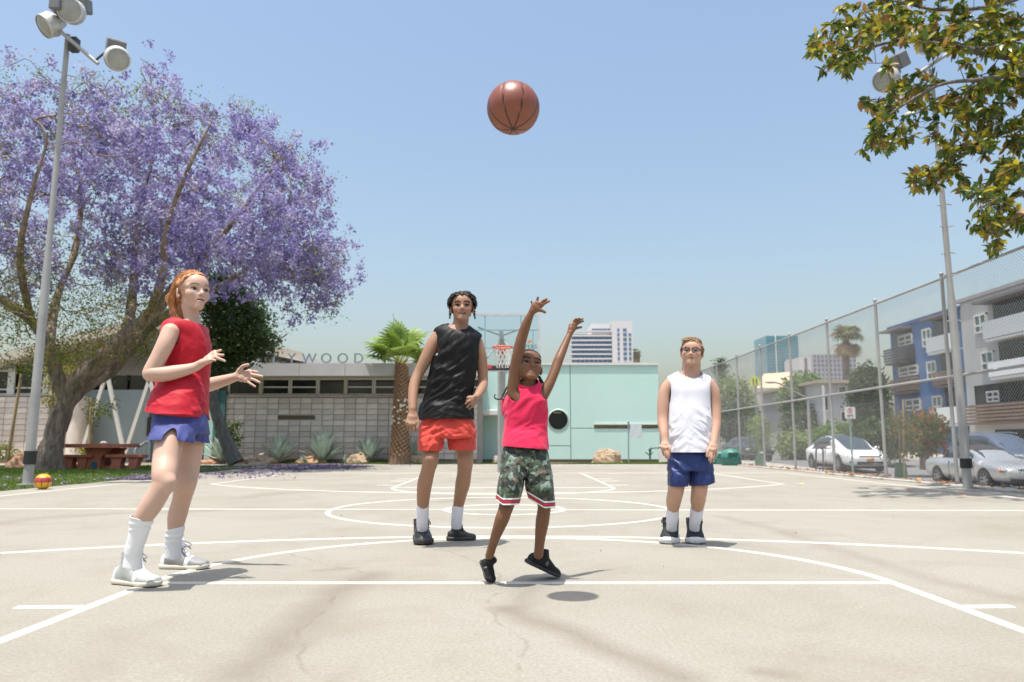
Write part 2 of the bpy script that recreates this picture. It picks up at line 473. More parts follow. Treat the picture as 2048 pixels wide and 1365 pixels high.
# ------------------------------------------------------------------ ground, court, lawn, road
def structure(o): o["kind"] = "structure"; return o
def zroad(Y): return -0.76 + 0.0194 * (np.clip(Y, 4, 60) - 25.7)
def m_court():
    m = NT("court_concrete"); v = m.coord("Object")
    base = m.ramp(m.noise(v, 0.55, 6, 0.6), [(0.28, (0.258, 0.242, 0.198)), (0.5, (0.298, 0.282, 0.236)), (0.75, (0.322, 0.306, 0.264))])
    fine = m.ramp(m.noise(v, 70, 4, 0.75), [(0.3, 0.76), (0.7, 1.16)]); base = m.mix(1.0, base, fine, 'MULTIPLY')
    grit = m.ramp(m.noise(v, 260, 2, 0.6), [(0.58, 1.0), (0.70, 0.45)]); base = m.mix(0.9, base, grit, 'MULTIPLY')
    patch = m.ramp(m.noise(v, 1.3, 6, 0.72, 0.8), [(0.50, 0.0), (0.74, 0.55)]); base = m.mix(patch, base, (0.212, 0.180, 0.136)); spots = m.ramp(m.noise(v, 9, 3, 0.6), [(0.70, 0.0), (0.80, 0.5)]); base = m.mix(spots, base, (0.16, 0.135, 0.10))
    # wobbling coordinate for stains and cracks
    nz = m.n("ShaderNodeTexNoise"); nz.inputs["Scale"].default_value = 3.0; nz.inputs["Detail"].default_value = 4; m.l(v, nz.inputs["Vector"])
    sub = m.n("ShaderNodeVectorMath", operation='SUBTRACT'); m.l(nz.outputs[1], sub.inputs[0]); sub.inputs[1].default_value = (0.5, 0.5, 0.5)
    sc_ = m.n("ShaderNodeVectorMath", operation='SCALE'); m.l(sub.outputs[0], sc_.inputs[0]); sc_.inputs["Scale"].default_value = 0.14
    ad = m.n("ShaderNodeVectorMath", operation='ADD'); m.l(v, ad.inputs[0]); m.l(sc_.outputs[0], ad.inputs[1]); w_ = ad.outputs[0]
    def seg(vec, a, b):
        a = np.array([a[0], a[1], 0.0]); b = np.array([b[0], b[1], 0.0]); d = b - a
        s1 = m.n("ShaderNodeVectorMath", operation='SUBTRACT'); m.l(vec, s1.inputs[0]); s1.inputs[1].default_value = a
        dt = m.n("ShaderNodeVectorMath", operation='DOT_PRODUCT'); m.l(s1.outputs[0], dt.inputs[0]); dt.inputs[1].default_value = d / (d @ d)
        t = m.math('ADD', dt.outputs["Value"], 0.0, clamp=True)
        s2 = m.n("ShaderNodeVectorMath", operation='SCALE'); s2.inputs[0].default_value = d; m.l(t, s2.inputs["Scale"])
        s3 = m.n("ShaderNodeVectorMath", operation='SUBTRACT'); m.l(s1.outputs[0], s3.inputs[0]); m.l(s2.outputs[0], s3.inputs[1])
        ln = m.n("ShaderNodeVectorMath", operation='LENGTH'); m.l(s3.outputs[0], ln.inputs[0]); return ln.outputs["Value"]
    def poly(vec, px):
        pts = [G(*p) for p in px]; d = None
        for a, b in zip(pts[:-1], pts[1:]):
            s_ = seg(vec, a, b); d = s_ if d is None else m.math('MINIMUM', d, s_)
        return d
    smears = [([(1009, 1217), (1130, 1262), (1350, 1357)], 0.055, 0.55), ([(740, 1150), (697, 1172), (625, 1225), (478, 1354)], 0.075, 0.5), ([(1060, 1170), (1040, 1212), (1009, 1219)], 0.05, 0.35),
              ([(1440, 1033), (1560, 1062), (1621, 1084), (1860, 1156), (2046, 1204)], 0.06, 0.30), ([(1530, 1345), (1575, 1349)], 0.035, 0.5), ([(880, 1005), (930, 998)], 0.09, 0.35), ([(0, 1049), (60, 1038), (240, 1027), (420, 1022)], 0.10, 0.32),
              ([(490, 996), (560, 986), (690, 981)], 0.14, 0.35), ([(1100, 938), (1290, 941)], 0.30, 0.35), ([(640, 1141), (690, 1138)], 0.04, 0.4)]
    c = base
    for px, wd, st in smears:
        f = m.ramp(m.math('DIVIDE', poly(w_, px), wd * 2.2), [(0.0, st), (0.45, st * 0.55), (1.0, 0.0)]); c = m.mix(f, c, (0.155, 0.125, 0.095))
    cracks = [[(697, 1159), (649, 1221), (601, 1262), (598, 1306), (612, 1361)], [(760, 1075), (906, 1105), (1005, 1152), (998, 1180), (968, 1214), (1009, 1251), (1050, 1286), (1043, 1340)], [(437, 1084), (560, 1105), (697, 1139), (725, 1150)],
              [(490, 995), (530, 984), (760, 976)], [(60, 1001), (240, 1010), (330, 1000)], [(1560, 965), (1700, 985), (1900, 992)]]
    for px in cracks:
        f = m.ramp(m.math('DIVIDE', poly(w_, px), 0.015), [(0.2, 0.30), (1.0, 0.0)]); c = m.mix(f, c, (0.13, 0.10, 0.072))
    h = m.math('ADD', m.math('MULTIPLY', m.noise(v, 170, 3, 0.7), 0.6), m.math('MULTIPLY', m.noise(v, 35, 3), 0.4))
    m.set(Base_Color=c, Roughness=0.85); m.b.inputs["Specular IOR Level"].default_value = 0.25; m.bump(h, 0.35, 0.006); return m.m
def sheet(name, pts, z, mat, seg=1):
    p = np.array([[q[0], q[1], z if len(q) < 3 else q[2]] for q in pts]); return structure(obj(name, make_mesh(name, p, [np.arange(len(p))[None]], mat)))
# far ground
dirt = pmat("dry_ground", (0.22, 0.19, 0.145), 0.95, 0.2, 0.3, 0.3, 8.0)
Xs = np.array([-1800, -60, -8, 7.9, 8.0]); m = MB()
gv = [[-1800, -80, -.03], [7.9, -80, -.03], [7.9, 1800, -.03], [-1800, 1800, -.03]]
structure(obj("ground", make_mesh("ground", np.array(gv, float), [np.array([[0, 1, 2, 3]])], dirt)))
sheet("court", [(-7.62, -14), (7.3, -14), (7.3, 25.3), (-7.62, 25.3)], 0.0, m_court())
# white markings, worn
mp = NT("court_paint"); v_ = mp.coord("Object"); f_ = mp.ramp(mp.noise(v_, 60, 4, 0.7), [(0.42, 0.0), (0.66, 0.75)])
mp.set(Base_Color=mp.mix(f_, mp.ramp(mp.noise(v_, 3, 3), [(0.3, (0.52, 0.49, 0.42)), (0.7, (0.60, 0.57, 0.49))]), (0.40, 0.37, 0.31)), Roughness=0.75); paint = mp.m
def ribbon(pts, wd=0.05, z=0.004, name="court_line"):
    p = np.asarray(pts, float)[:, :2]; d = np.gradient(p, axis=0); d /= np.linalg.norm(d, axis=1, keepdims=True); n = np.stack([-d[:, 1], d[:, 0]], 1) * wd * 0.42
    z = z * 0.55; n2 = n * (1 + 0.006 / np.linalg.norm(n, axis=1, keepdims=True)); k = len(p); i = np.arange(k - 1)
    V = np.concatenate([np.c_[p + n2, np.full(k, -.001)], np.c_[p + n, np.full(k, z)], np.c_[p - n, np.full(k, z)], np.c_[p - n2, np.full(k, -.001)]])
    return structure(obj(name, make_mesh(name, V, [np.concatenate([np.stack([i + (j + 1) * k, i + (j + 1) * k + 1, i + j * k + 1, i + j * k], 1) for j in range(3)])], paint)))
def arc(c, r, a0, a1, n=64): t = np.radians(np.linspace(a0, a1, n)); return np.stack([c[0] + r * np.cos(t), c[1] + r * np.sin(t)], 1)
lx, rx_ = -1.835, 1.935
ribbon([(lx, -1.8), (lx, 3.99)], 0.058); ribbon([(rx_, -1.8), (rx_, 3.99)], 0.058); ribbon([(lx + .03, 3.99), (rx_ - .03, 3.99)], 0.05, 0.006)
ribbon(arc((0.05, 3.97), 1.885, 0, 180), 0.052, 0.008)
ribbon([(-2.14, 3.41), (lx - .02, 3.42)], 0.055, 0.006); ribbon([(rx_ + .02, 3.42), (2.17, 3.43)], 0.055, 0.006)
ribbon(arc((0.0, -0.62), 6.55, 8, 172, 120), 0.05, 0.010)
ribbon([(-6.9, 8.47), (6.62, 8.20)], 0.05, 0.004)
ribbon(arc((-0.113, 8.37), 1.823, 0, 360, 96), 0.055, 0.006); ribbon(arc((-0.08, 8.37), 0.64, 0, 360, 48), 0.05, 0.006)
ribbon([(-1.92, 12.4), (-1.95, 18.6)], 0.05, 0.004); ribbon([(1.64, 12.4), (1.66, 18.6)], 0.05, 0.004); ribbon([(-1.9, 12.45), (1.62, 12.45)], 0.05, 0.006); ribbon(arc((-0.14, 12.5), 1.77, 180, 360), 0.05, 0.008)
for X0, X1 in ((-2.3, -1.97), (1.68, 2.0)):
    for Yt in (13.2, 14.6, 15.5): ribbon([(X0, Yt), (X1, Yt)], 0.05, 0.006)
ribbon(arc((-0.25, 17.25), 6.22, 216, 324, 90), 0.05, 0.010); ribbon([(-5.27, 13.6), (-5.27, 18.6)], 0.05, 0.004); ribbon([(4.76, 13.6), (4.76, 18.6)], 0.05, 0.004)
ribbon([(-6.9, -3), (-6.93, 18.6)], 0.05, 0.004); ribbon([(6.62, -3), (6.62, 18.6)], 0.05, 0.004); ribbon([(-6.9, 18.6), (6.62, 18.6)], 0.05, 0.006)
# concrete kerb along the fence, far path
conc = pmat("pale_concrete", (0.40, 0.38, 0.34), 0.85, 0.12, 1.5, 0.25, 60.0, dirt=0.3)
m = MB(); m.box((7.5, 8, -0.06), (0.42, 45, 0.18), bev=0.015); structure(m.build("kerb", conc))
sheet("path", [(-60, 26.2), (7.3, 26.2), (7.3, 25.3), (-7.62, 25.3), (-7.62, 24.4), (-60, 24.0)], 0.004, conc)
# lawn: soil sheet + blades
soil = pmat("lawn_soil", (0.075, 0.085, 0.03), 0.95, 0.35, 2.0, 0.3, 20.0)
lawn_poly = [(-7.62, 10.4), (-7.63, 14), (-7.60, 24.4), (-30, 24.0), (-30, 10.2)]
sheet("lawn", lawn_poly, 0.006, soil); sheet("lawn_strip", [(-7.7, 26.2), (7.2, 26.2), (7.2, 27.0), (-7.7, 26.9)], 0.008, soil)
def grass_patch(name, n, x0, x1, y0, y1, h, seed, power=1.0, cols=((0.075, 0.14, 0.022), (0.19, 0.27, 0.05))):
    r = np.random.default_rng(seed); X = r.uniform(x0, x1, n); Y = y0 + (y1 - y0) * r.random(n) ** power
    hh = h * r.uniform(0.5, 1.3, n) * (0.8 + 0.5 * vnoise(np.stack([X, Y, X * 0], 1) * 0.7)); a = r.uniform(0, 6.28, n); wd = r.uniform(0.004, 0.008, n) * (1 + (Y - 10) / 14)
    b = np.stack([X, Y, np.full(n, 0.004)], 1); d = np.stack([np.cos(a), np.sin(a), 0 * a], 1); ln = r.normal(size=(n, 3)) * 0.35; ln[:, 2] = 1; tip = b + ln * hh[:, None]
    V = np.stack([b - d * wd[:, None], b + d * wd[:, None], tip], 1).reshape(-1, 3); me = make_mesh(name, V, [np.arange(3 * n).reshape(-1, 3)], leafmat("grass_blade", 0.25))
    t = np.clip(0.5 + 0.5 * vnoise(np.stack([X, Y, X * 0 + 5], 1) * 0.5) + r.normal(size=n) * 0.25, 0, 1)[:, None]; c = np.array(cols[0]) * (1 - t) + np.array(cols[1]) * t
    setcol(me, np.repeat(c, 3, 0)); o = obj(name, me); o["kind"] = "stuff"; return o
_lm = {}
def leafmat(name, trans=0.35, rough=0.55, spec=0.3):
    if name in _lm: return _lm[name]
    m = NT(name); c = m.attr("Col"); m.set(Base_Color=c, Roughness=rough); m.b.inputs["Specular IOR Level"].default_value = spec
    tb = m.n("ShaderNodeBsdfTranslucent"); m.l(m.mix(1.0, c, (1.0, 1.0, 0.75), 'MULTIPLY'), tb.inputs[0]); mx = m.n("ShaderNodeMixShader"); mx.inputs[0].default_value = trans
    m.l(m.b.outputs[0], mx.inputs[1]); m.l(tb.outputs[0], mx.inputs[2]); m.l(mx.outputs[0], m.o.inputs[0]); _lm[name] = m.m; return m.m
grass_patch("grass", 150000, -24, -7.6, 10.3, 24.4, 0.055, 4, 1.25)
grass_patch("grass", 26000, -7.7, 7.2, 26.15, 27.0, 0.06, 6)
bed = pmat("planting_soil", (0.30, 0.20, 0.12), 0.95, 0.25, 3.0, 0.5, 14.0); sheet("planting_bed", [(-30, 26.2), (-7.7, 26.2), (-7.7, 26.9), (-1.5, 26.95), (-1.5, 28.4), (-30, 28.4)], 0.010, bed)
# fallen jacaranda blossom and leaf litter
def litter(name, n, fn, size, cols, seed, z=0.012):
    r = np.random.default_rng(seed); p = fn(r, n); n = len(p); s_ = size * r.uniform(0.5, 1.4, n); a = r.uniform(0, 6.28, n); t = r.normal(size=(n, 2)) * 0.35
    e1 = np.stack([np.cos(a), np.sin(a), t[:, 0]], 1) * s_[:, None]; e2 = np.stack([-np.sin(a), np.cos(a), t[:, 1]], 1) * s_[:, None] * 0.55
    c = np.c_[p, z + s_ * 0.25]; V = np.stack([c - e1, c - e2, c + e1, c + e2], 1).reshape(-1, 3); me = make_mesh(name, V, [np.arange(4 * n).reshape(-1, 4)], leafmat("petal_litter", 0.2))
    k = r.integers(0, len(cols), n); setcol(me, np.repeat(np.array(cols)[k] * r.uniform(0.7, 1.2, (n, 1)), 4, 0)); o = obj(name, me); o["kind"] = "stuff"; return o
def petals(r, n):
    Y = r.uniform(15, 26, n * 3); X = r.normal(-7.7, 0.9, n * 3) + np.clip(Y - 18.5, 0, 9) * 0.36; d = vnoise(np.stack([X, Y, X * 0], 1) * np.array([0.8, 0.35, 1])) + 0.45 * vnoise(np.stack([X, Y, X * 0 + 9], 1) * 2.5)
    k = (d > -0.05 - 0.5 * (r.random(n * 3) > 0.7)) & (X > -13) & (X < -3.2); return np.stack([X, Y], 1)[k][:n]
litter("fallen_petals", 15000, petals, 0.038, [(0.19, 0.15, 0.30), (0.25, 0.21, 0.36), (0.14, 0.11, 0.22), (0.22, 0.17, 0.16)], 11)
def dots(r, n): return np.stack([r.uniform(-11.5, -7.3, n), r.uniform(11, 17, n)], 1)
litter("scattered_petals", 330, dots, 0.022, [(0.22, 0.18, 0.32), (0.28, 0.24, 0.34)], 12, 0.05)
def fl(r, n): return np.stack([7.2 + np.abs(r.normal(0, 0.22, n)), r.uniform(9, 25, n)], 1)
litter("leaves", 240, fl, 0.055, [(0.36, 0.17, 0.06), (0.28, 0.12, 0.05), (0.40, 0.24, 0.10)], 13, 0.05)
def bits(r, n): return np.stack([r.uniform(-6, 6, n), r.uniform(3, 16, n)], 1)
litter("debris", 90, bits, 0.010, [(0.12, 0.08, 0.05), (0.5, 0.45, 0.38), (0.2, 0.12, 0.07)], 14, 0.004)
lf = MB(); lf.raw(np.array([[-1, 0, .1], [-.3, -.45, .0], [.5, -.38, .05], [1, 0, .2], [.5, .4, .1], [-.3, .42, .05], [0, 0, -.06]]) * 0.085, [np.array([[0, 1, 6], [1, 2, 6], [2, 3, 6], [3, 4, 6], [4, 5, 6], [5, 0, 6]])])
lme = lf.mesh("fallen_leaf", pmat("dead_leaf", (0.42, 0.20, 0.09), 0.6, 0.25, 30.0)); lme2 = lf.mesh("fallen_leaf", pmat("yellow_leaf", (0.62, 0.46, 0.10), 0.6, 0.2, 30.0))
for (px, py, me, lab, rz) in ((1600, 971, lme2, "yellow fallen leaf on the court well left of the tree shadow", 0.3), (1818, 983, lme, "rusty fallen leaf on the tree shadow near the white line", 1.0), (1922, 996, lme, "largest curled brown leaf lying in the tree shadow", 0.2), (1947, 985, lme, "small brown leaf lying near the base of the right floodlight pole", 2.0)):
    g = G(px, py); o = obj("fallen_leaf", me, None, (g[0], g[1], 0.02)); o.rotation_euler = (0, 0, rz); tag(o, lab, "leaf", "single fallen leaves on the court")
# pavement, road, kerb on the street side
Yg = np.concatenate([np.linspace(-30, 60, 46), [120, 300, 1800]])
def strip(name, prof, mat):
    """prof: list of (X, z function)"""
    k = len(prof); V = np.array([[X, y, f(y)] for y in Yg for X, f in prof]); n = len(Yg); i, j = np.meshgrid(np.arange(n - 1), np.arange(k - 1), indexing='ij')
    return structure(obj(name, make_mesh(name, V, [np.stack([i * k + j, i * k + j + 1, (i + 1) * k + j + 1, (i + 1) * k + j], -1).reshape(-1, 4)], mat, smooth=True)))
asph = pmat("street_asphalt", (0.16, 0.155, 0.155), 0.9, 0.15, 0.8, 0.3, 60.0, dirt=0.25); walk = pmat("pavement_concrete", (0.36, 0.34, 0.30), 0.9, 0.12, 0.7, 0.2, 40.0, dirt=0.3)
strip("pavement", [(7.7, lambda y: -0.05), (9.2, lambda y: -0.05 + 0.30 * (zroad(y) + 0.13)), (13.9, lambda y: zroad(y) + 0.13), (14.1, lambda y: zroad(y) + 0.13), (14.12, lambda y: zroad(y) - 0.05)], walk)
strip("road", [(14.12, lambda y: zroad(y)), (18.0, lambda y: zroad(y) + 0.06), (23.5, lambda y: zroad(y) + .15)], asph)
strip("far_pavement", [(23.5, lambda y: zroad(y) + 0.05), (23.52, lambda y: zroad(y) + 0.28), (26, lambda y: zroad(y) + 0.3), (60, lambda y: zroad(y) + 0.4), (1800, lambda y: zroad(y) + 0.4)], pmat("far_pavement_concrete", (0.38, 0.35, 0.30), 0.9, 0.15, 0.3))
# ------------------------------------------------------------------ buildings
dark_glass = NT("dark_window_glass"); dark_glass.set(Base_Color=(0.02, 0.026, 0.026), Roughness=0.08); dark_glass.b.inputs["Specular IOR Level"].default_value = 0.6; dark_glass = dark_glass.m
blue_glass = NT("blue_tower_glass"); blue_glass.set(Base_Color=(0.085, 0.16, 0.27), Roughness=0.12); blue_glass.b.inputs["Specular IOR Level"].default_value = 0.9; blue_glass = blue_glass.m
teal_glass = NT("teal_tower_glass"); teal_glass.set(Base_Color=(0.09, 0.24, 0.29), Roughness=0.15); teal_glass.b.inputs["Specular IOR Level"].default_value = 0.9; teal_glass = teal_glass.m  # teal lightened: haze of the far distance is put into the glass colour
pane_glass = NT("pale_window_glass"); pane_glass.set(Base_Color=(0.08, 0.16, 0.17), Roughness=0.08); pane_glass.b.inputs["Specular IOR Level"].default_value = 0.8; pane_glass = pane_glass.m
white_metal = pmat("white_painted_metal", (0.66, 0.65, 0.61), 0.5, 0.05, 3.0); cream = pmat("cream_soffit", (0.52, 0.47, 0.37), 0.7, 0.08, 2.0); fascia_m = pmat("grey_metal_fascia", (0.60, 0.60, 0.59), 0.42, 0.06, 0.8, metal=0.25)
mortar = pmat("block_mortar", (0.34, 0.315, 0.285), 0.95, 0.1, 5.0); cmu = pmat("grey_block", (0.66, 0.61, 0.55), 0.9, 0.10, 4.0, 0.4, 40.0, rnd=0.14)
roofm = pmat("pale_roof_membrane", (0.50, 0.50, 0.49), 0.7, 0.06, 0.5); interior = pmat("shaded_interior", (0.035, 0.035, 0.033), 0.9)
def xw(px, Y): return (px - CXP) / FPX * Y * 1.0
def XW(px, py, Y): return P(px, py, Y)[0]
def bx(name, x0, x1, y0, y1, z0, z1, mat, par, bev=0.0):
    m = MB(); m.box(((x0 + x1) / 2, (y0 + y1) / 2, (z0 + z1) / 2), (abs(x1 - x0), abs(y1 - y0), abs(z1 - z0)), bev=bev); return obj(name, m.mesh(name, mat), par)
def blocks(par, x0, x1, zs, y, w_=0.405, h_=0.203, seed=1, skip=None, maxn=300):
    """stack-bond block wall, every block a part with a recessed joint"""
    m = MB(); m.box((0, 0, 0), (w_ - 0.013, 0.10, h_ - 0.013), bev=0.008); me = m.mesh("block", cmu); r = np.random.default_rng(seed); n = 0; rest = MB()
    nx = int((x1 - x0) / w_); nz = int((zs[1] - zs[0]) / h_)
    for k in range(nz):
        for i in range(nx):
            c = (x0 + (i + 0.5) * w_, y - 0.02 + r.normal() * 0.003, zs[1] - (k + 0.5) * h_)
            if skip and skip(c): continue
            if n < maxn: obj("block", me, par, c)
            else: rest.box(c, (w_ - 0.013, 0.10, h_ - 0.013))
            n += 1
    if rest.n: o = rest.build("block_rows", cmu, par); o["kind"] = "stuff"
    return n
def window(par, x0, x1, z0, z1, y, fr=0.05, frame=white_metal, glass=dark_glass, depth=0.08, split=None, hsplit=None):
    m = MB(); yc = y
    for a, b, c, d in ((x0, x1, z1 - fr, z1), (x0, x1, z0, z0 + fr)): m.box(((a + b) / 2, yc, (c + d) / 2), (b - a, depth, d - c))
    for a, b in ((x0, x0 + fr), (x1 - fr, x1)): m.box(((a + b) / 2, yc, (z0 + z1) / 2), (b - a, depth, z1 - z0 - 2 * fr))
    if split: m.box((x0 + (x1 - x0) * split, yc, (z0 + z1) / 2), (fr * 0.8, depth * 0.9, z1 - z0 - 2 * fr))
    if hsplit: m.box(((x0 + x1) / 2, yc + 0.002, z0 + (z1 - z0) * hsplit), (x1 - x0 - 2 * fr, depth * 0.85, fr * 0.9))
    w_ = m.build("window", frame, par); m = MB(); m.box(((x0 + x1) / 2, yc + depth * 0.3, (z0 + z1) / 2), (x1 - x0 - fr, 0.02, z1 - z0 - fr)); m.build("pane", glass, w_); return w_

# ---- low block building in the middle
YB = 28.0; Z = lambda py, Y=YB: Zat(py, Y)
b = empty("recreation_building", (-7, YB, 0), 0, "long low grey block building with a dark window band and letters on its roof", "building"); b_par = b
def keepw(o, par): o.matrix_parent_inverse = Matrix.Translation(-par.location); return o
_obj2 = obj
def obj(name, me, parent=None, loc=None):
    o = _obj2(name, me, parent, loc)
    if parent is not None and parent.type == 'EMPTY' and parent.get("category") in KEEP: o.matrix_parent_inverse = parent.matrix_basis.inverted() if False else Matrix.Translation(-parent.location)
    return o
KEEP = {"building", "tower", "house", "tree", "wall"}
x0 = XW(448, 800, YB); x1 = XW(965, 800, YB); zt = Z(796); zs = Z(757)
bx("wall", x0 + 0.05, x1, YB + 0.03, YB + 0.30, -0.1, zt - 0.002, mortar, b)
slot = (XW(554, 835, YB), XW(630, 835, YB), Z(839.5), Z(831.5))
blocks(b, x0, x1, (0.0, zt - 0.01), YB, seed=2, skip=lambda c: slot[0] - .1 < c[0] < slot[1] + .1 and slot[2] - .08 < c[2] < slot[3] + .1, maxn=300)
m = MB(); m.box(((slot[0] + slot[1]) / 2, YB + 0.015, (slot[2] + slot[3]) / 2), (slot[1] - slot[0] + .5, 0.02, 0.44)); m.build("recess", cmu, b)
bx("vent_slot", slot[0], slot[1], YB - 0.035, YB + 0.01, slot[2], slot[3], pmat("olive_louvre", (0.11, 0.10, 0.07), 0.7), b)
bx("sill", x0 - 0.05, x1, YB - 0.10, YB + 0.3, zt, zt + 0.10, conc, b, 0.01)
mx = [455, 521, 579, 634.5, 691, 747, 803, 859, 915, 965]
for i in range(len(mx) - 1):
    a, c = XW(mx[i], 780, YB), XW(mx[i + 1], 780, YB)
    window(b, a + 0.01, c - 0.01, zt + 0.10, zs, YB + 0.10, 0.055, cream if i == 0 else white_metal, dark_glass, 0.09, hsplit=None if i in (0, 3) else 0.48)
for px in (521, 691, 859): bx("post", XW(px, 780, YB) - 0.06, XW(px, 780, YB) + 0.06, YB - 0.02, YB + 0.05, zt + 0.10, zs + 0.0, cream, b)
bx("lintel", x0 - 0.05, x1, YB - 0.02, YB + 0.3, zs, zs + 0.10, cream, b)
zf0, zf1 = Zat(752, 26.8), Zat(727, 26.8); xf0 = XW(440, 740, 26.8); xf1 = XW(965, 740, 26.8)
bx("soffit", xf0, xf1, 26.82, 40, zf0 + 0.02, zf0 + 0.08, cream, b)
ed = [440, 599, 690, 787, 880, 965]
for i in range(len(ed) - 1): bx("fascia_panel", XW(ed[i], 740, 26.8) + 0.006, XW(ed[i + 1], 740, 26.8) - 0.006, 26.78, 26.83, zf0, zf1, fascia_m, b)
bx("roof", xf0, xf1, 26.84, 41, zf0 + 0.10, zf1 - 0.03, roofm, b)
bx("back_wall", x0, x1, 36, 36.2, 0, zf0, mortar, b)
bx("room_partition", x0 + .1, x1, 31.5, 31.6, 0.1, zf0, interior, b); bx("room_floor", x0 + .1, x1, 28.4, 31.5, 0.02, 0.06, interior, b)
bx("side_wall", x0, x0 + 0.25, YB + 0.31, 36, -0.1, zf0, cmu, b)
# roof letters
def letter(ch, px, par):
    fc = bpy.data.curves.new("letter", 'FONT'); fc.body = ch; fc.size = 0.50; fc.extrude = 0.03; fc.align_x = 'CENTER'
    t = bpy.data.objects.new("letter", fc); COL.objects.link(t); dg = bpy.context.evaluated_depsgraph_get(); me = bpy.data.meshes.new_from_object(t.evaluated_get(dg)); bpy.data.objects.remove(t); bpy.data.curves.remove(fc)
    me.materials.clear(); me.materials.append(pmat("grey_letter", (0.22, 0.25, 0.29), 0.5, 0.05)); o = obj("letter", me, par); o.rotation_euler = (math.pi / 2, 0, 0); o.location = (XW(px, 705, 26.9), 26.9, zf1 + 0.02); return o
for ch, px in zip("HOLLYWOOD POOL", [455, 487, 520, 551, 584, 619, 653, 686, 717.5, 745, 773, 806, 840, 872]):
    if ch != ' ': letter(ch, px, b)
# ---- gabled entrance hall on the left
h_ = empty("entrance_hall", (-15, 29, 0), 0, "low gabled hall with a broad pale roof and white zigzag struts behind the purple tree", "building")
ridge = P(290, 652, 27.5); le = P(-120, 757, 27.5); re = P(602, 722, 27.5)
for nm, A, B in (("roof", le, ridge), ("roof", ridge, re)):
    m = MB(); d = B - A; n = unit(np.array([-d[2], 0, d[0]])) * 0.26; q = np.array([A, B, B + n, A + n]); m.prism(q, (0, 12, 0)); m.build(nm, roofm, h_)
    m = MB(); n = n * 1.18; q = np.array([A - n * 0.06, B - n * 0.06, B + n, A + n]) - [0, 0.08, 0]; m.prism(q, (0, 0.075, 0)); m.build("fascia", pmat("cream_fascia", (0.55, 0.50, 0.41), 0.6, 0.06), h_)
lx0, lx1 = XW(-120, 800, YB), XW(162, 800, YB)
bx("wall", lx0, lx1, YB + 0.03, YB + 0.3, -0.1, Z(793), mortar, h_); blocks(h_, lx0 + 0.02, XW(106, 800, YB), (0.0, Z(794)), YB, seed=5, maxn=130)
m = MB(); m.cyl((XW(148, 850, YB), YB + 0.2, 0), (XW(148, 850, YB), YB + 0.2, Z(793)), 0.33, K=20); m.build("column", cmu, h_, True)
bx("sill", lx0, XW(106, 800, YB), YB - 0.08, YB + 0.3, Z(793) + 0.002, Z(790), conc, h_)
cl = [-60, 22, 92]
for i in range(2): window(h_, XW(cl[i], 770, YB), XW(cl[i + 1], 770, YB), Z(790), Z(736 if i == 0 else 722) - 0.08, YB + 0.12, 0.06, white_metal, dark_glass, 0.1, hsplit=0.22)
bx("post", XW(15, 770, YB), XW(29, 770, YB), YB - 0.02, YB + 0.05, Z(790), Z(738), white_metal, h_); bx("post", XW(86, 770, YB), XW(97, 770, YB), YB - 0.02, YB + 0.05, Z(790), Z(724), white_metal, h_)
stucco = pmat("pale_blue_stucco", (0.36, 0.45, 0.47), 0.9, 0.06, 1.0, 0.35, 30.0)
bx("stucco_wall", XW(166, 800, 29.0), XW(300, 800, 29.0), 29.0, 29.3, -0.1, Zat(780, 29.0), stucco, h_)
bx("side_wall", XW(300, 800, 29.0), XW(300, 800, 29.0) + 0.2, 29.3, 34, -0.1, Zat(780, 29.0), stucco, h_); bx("glass_wall", XW(165, 760, 30), XW(455, 760, 30), 30.2, 30.25, 0.0, 3.4, dark_glass, h_)
for px in (200, 252, 305, 360): bx("mullion", XW(px, 760, 30) - .03, XW(px, 760, 30) + .03, 30.1, 30.19, 0, 3.4, pmat("dark_mullion", (0.03, 0.05, 0.05), 0.5), h_)
pil = pmat("mint_pillar", (0.38, 0.62, 0.56), 0.7, 0.04, 1.0); bx("pillar", XW(413, 850, 27.6), XW(428, 850, 27.6), 27.5, 27.9, 0, Zat(760, 27.6), pil, h_); bx("pillar", XW(433, 850, 27.9), XW(450, 850, 27.9), 27.8, 28.2, 0, Zat(783, 27.9), pmat("dark_teal_pillar", (0.06, 0.17, 0.17), 0.6, 0.05, 1.0), h_)
zz = [(160, 915), (214, 746), (249, 912), (299, 760), (345, 915)]
for (a, c) in zip(zz[:-1], zz[1:]):
    m = MB(); m.beam(P(*a, 27.2), P(*c, 27.2), 0.12, 0.10, up=(0, 1, 0)); m.build("strut", white_metal, h_)
bx("door_sign", XW(293, 850, 28.9), XW(299, 850, 28.9), 28.93, 28.97, Zat(872, 28.9), Zat(835, 28.9), pmat("dark_sign", (0.05, 0.045, 0.04), 0.6), h_)
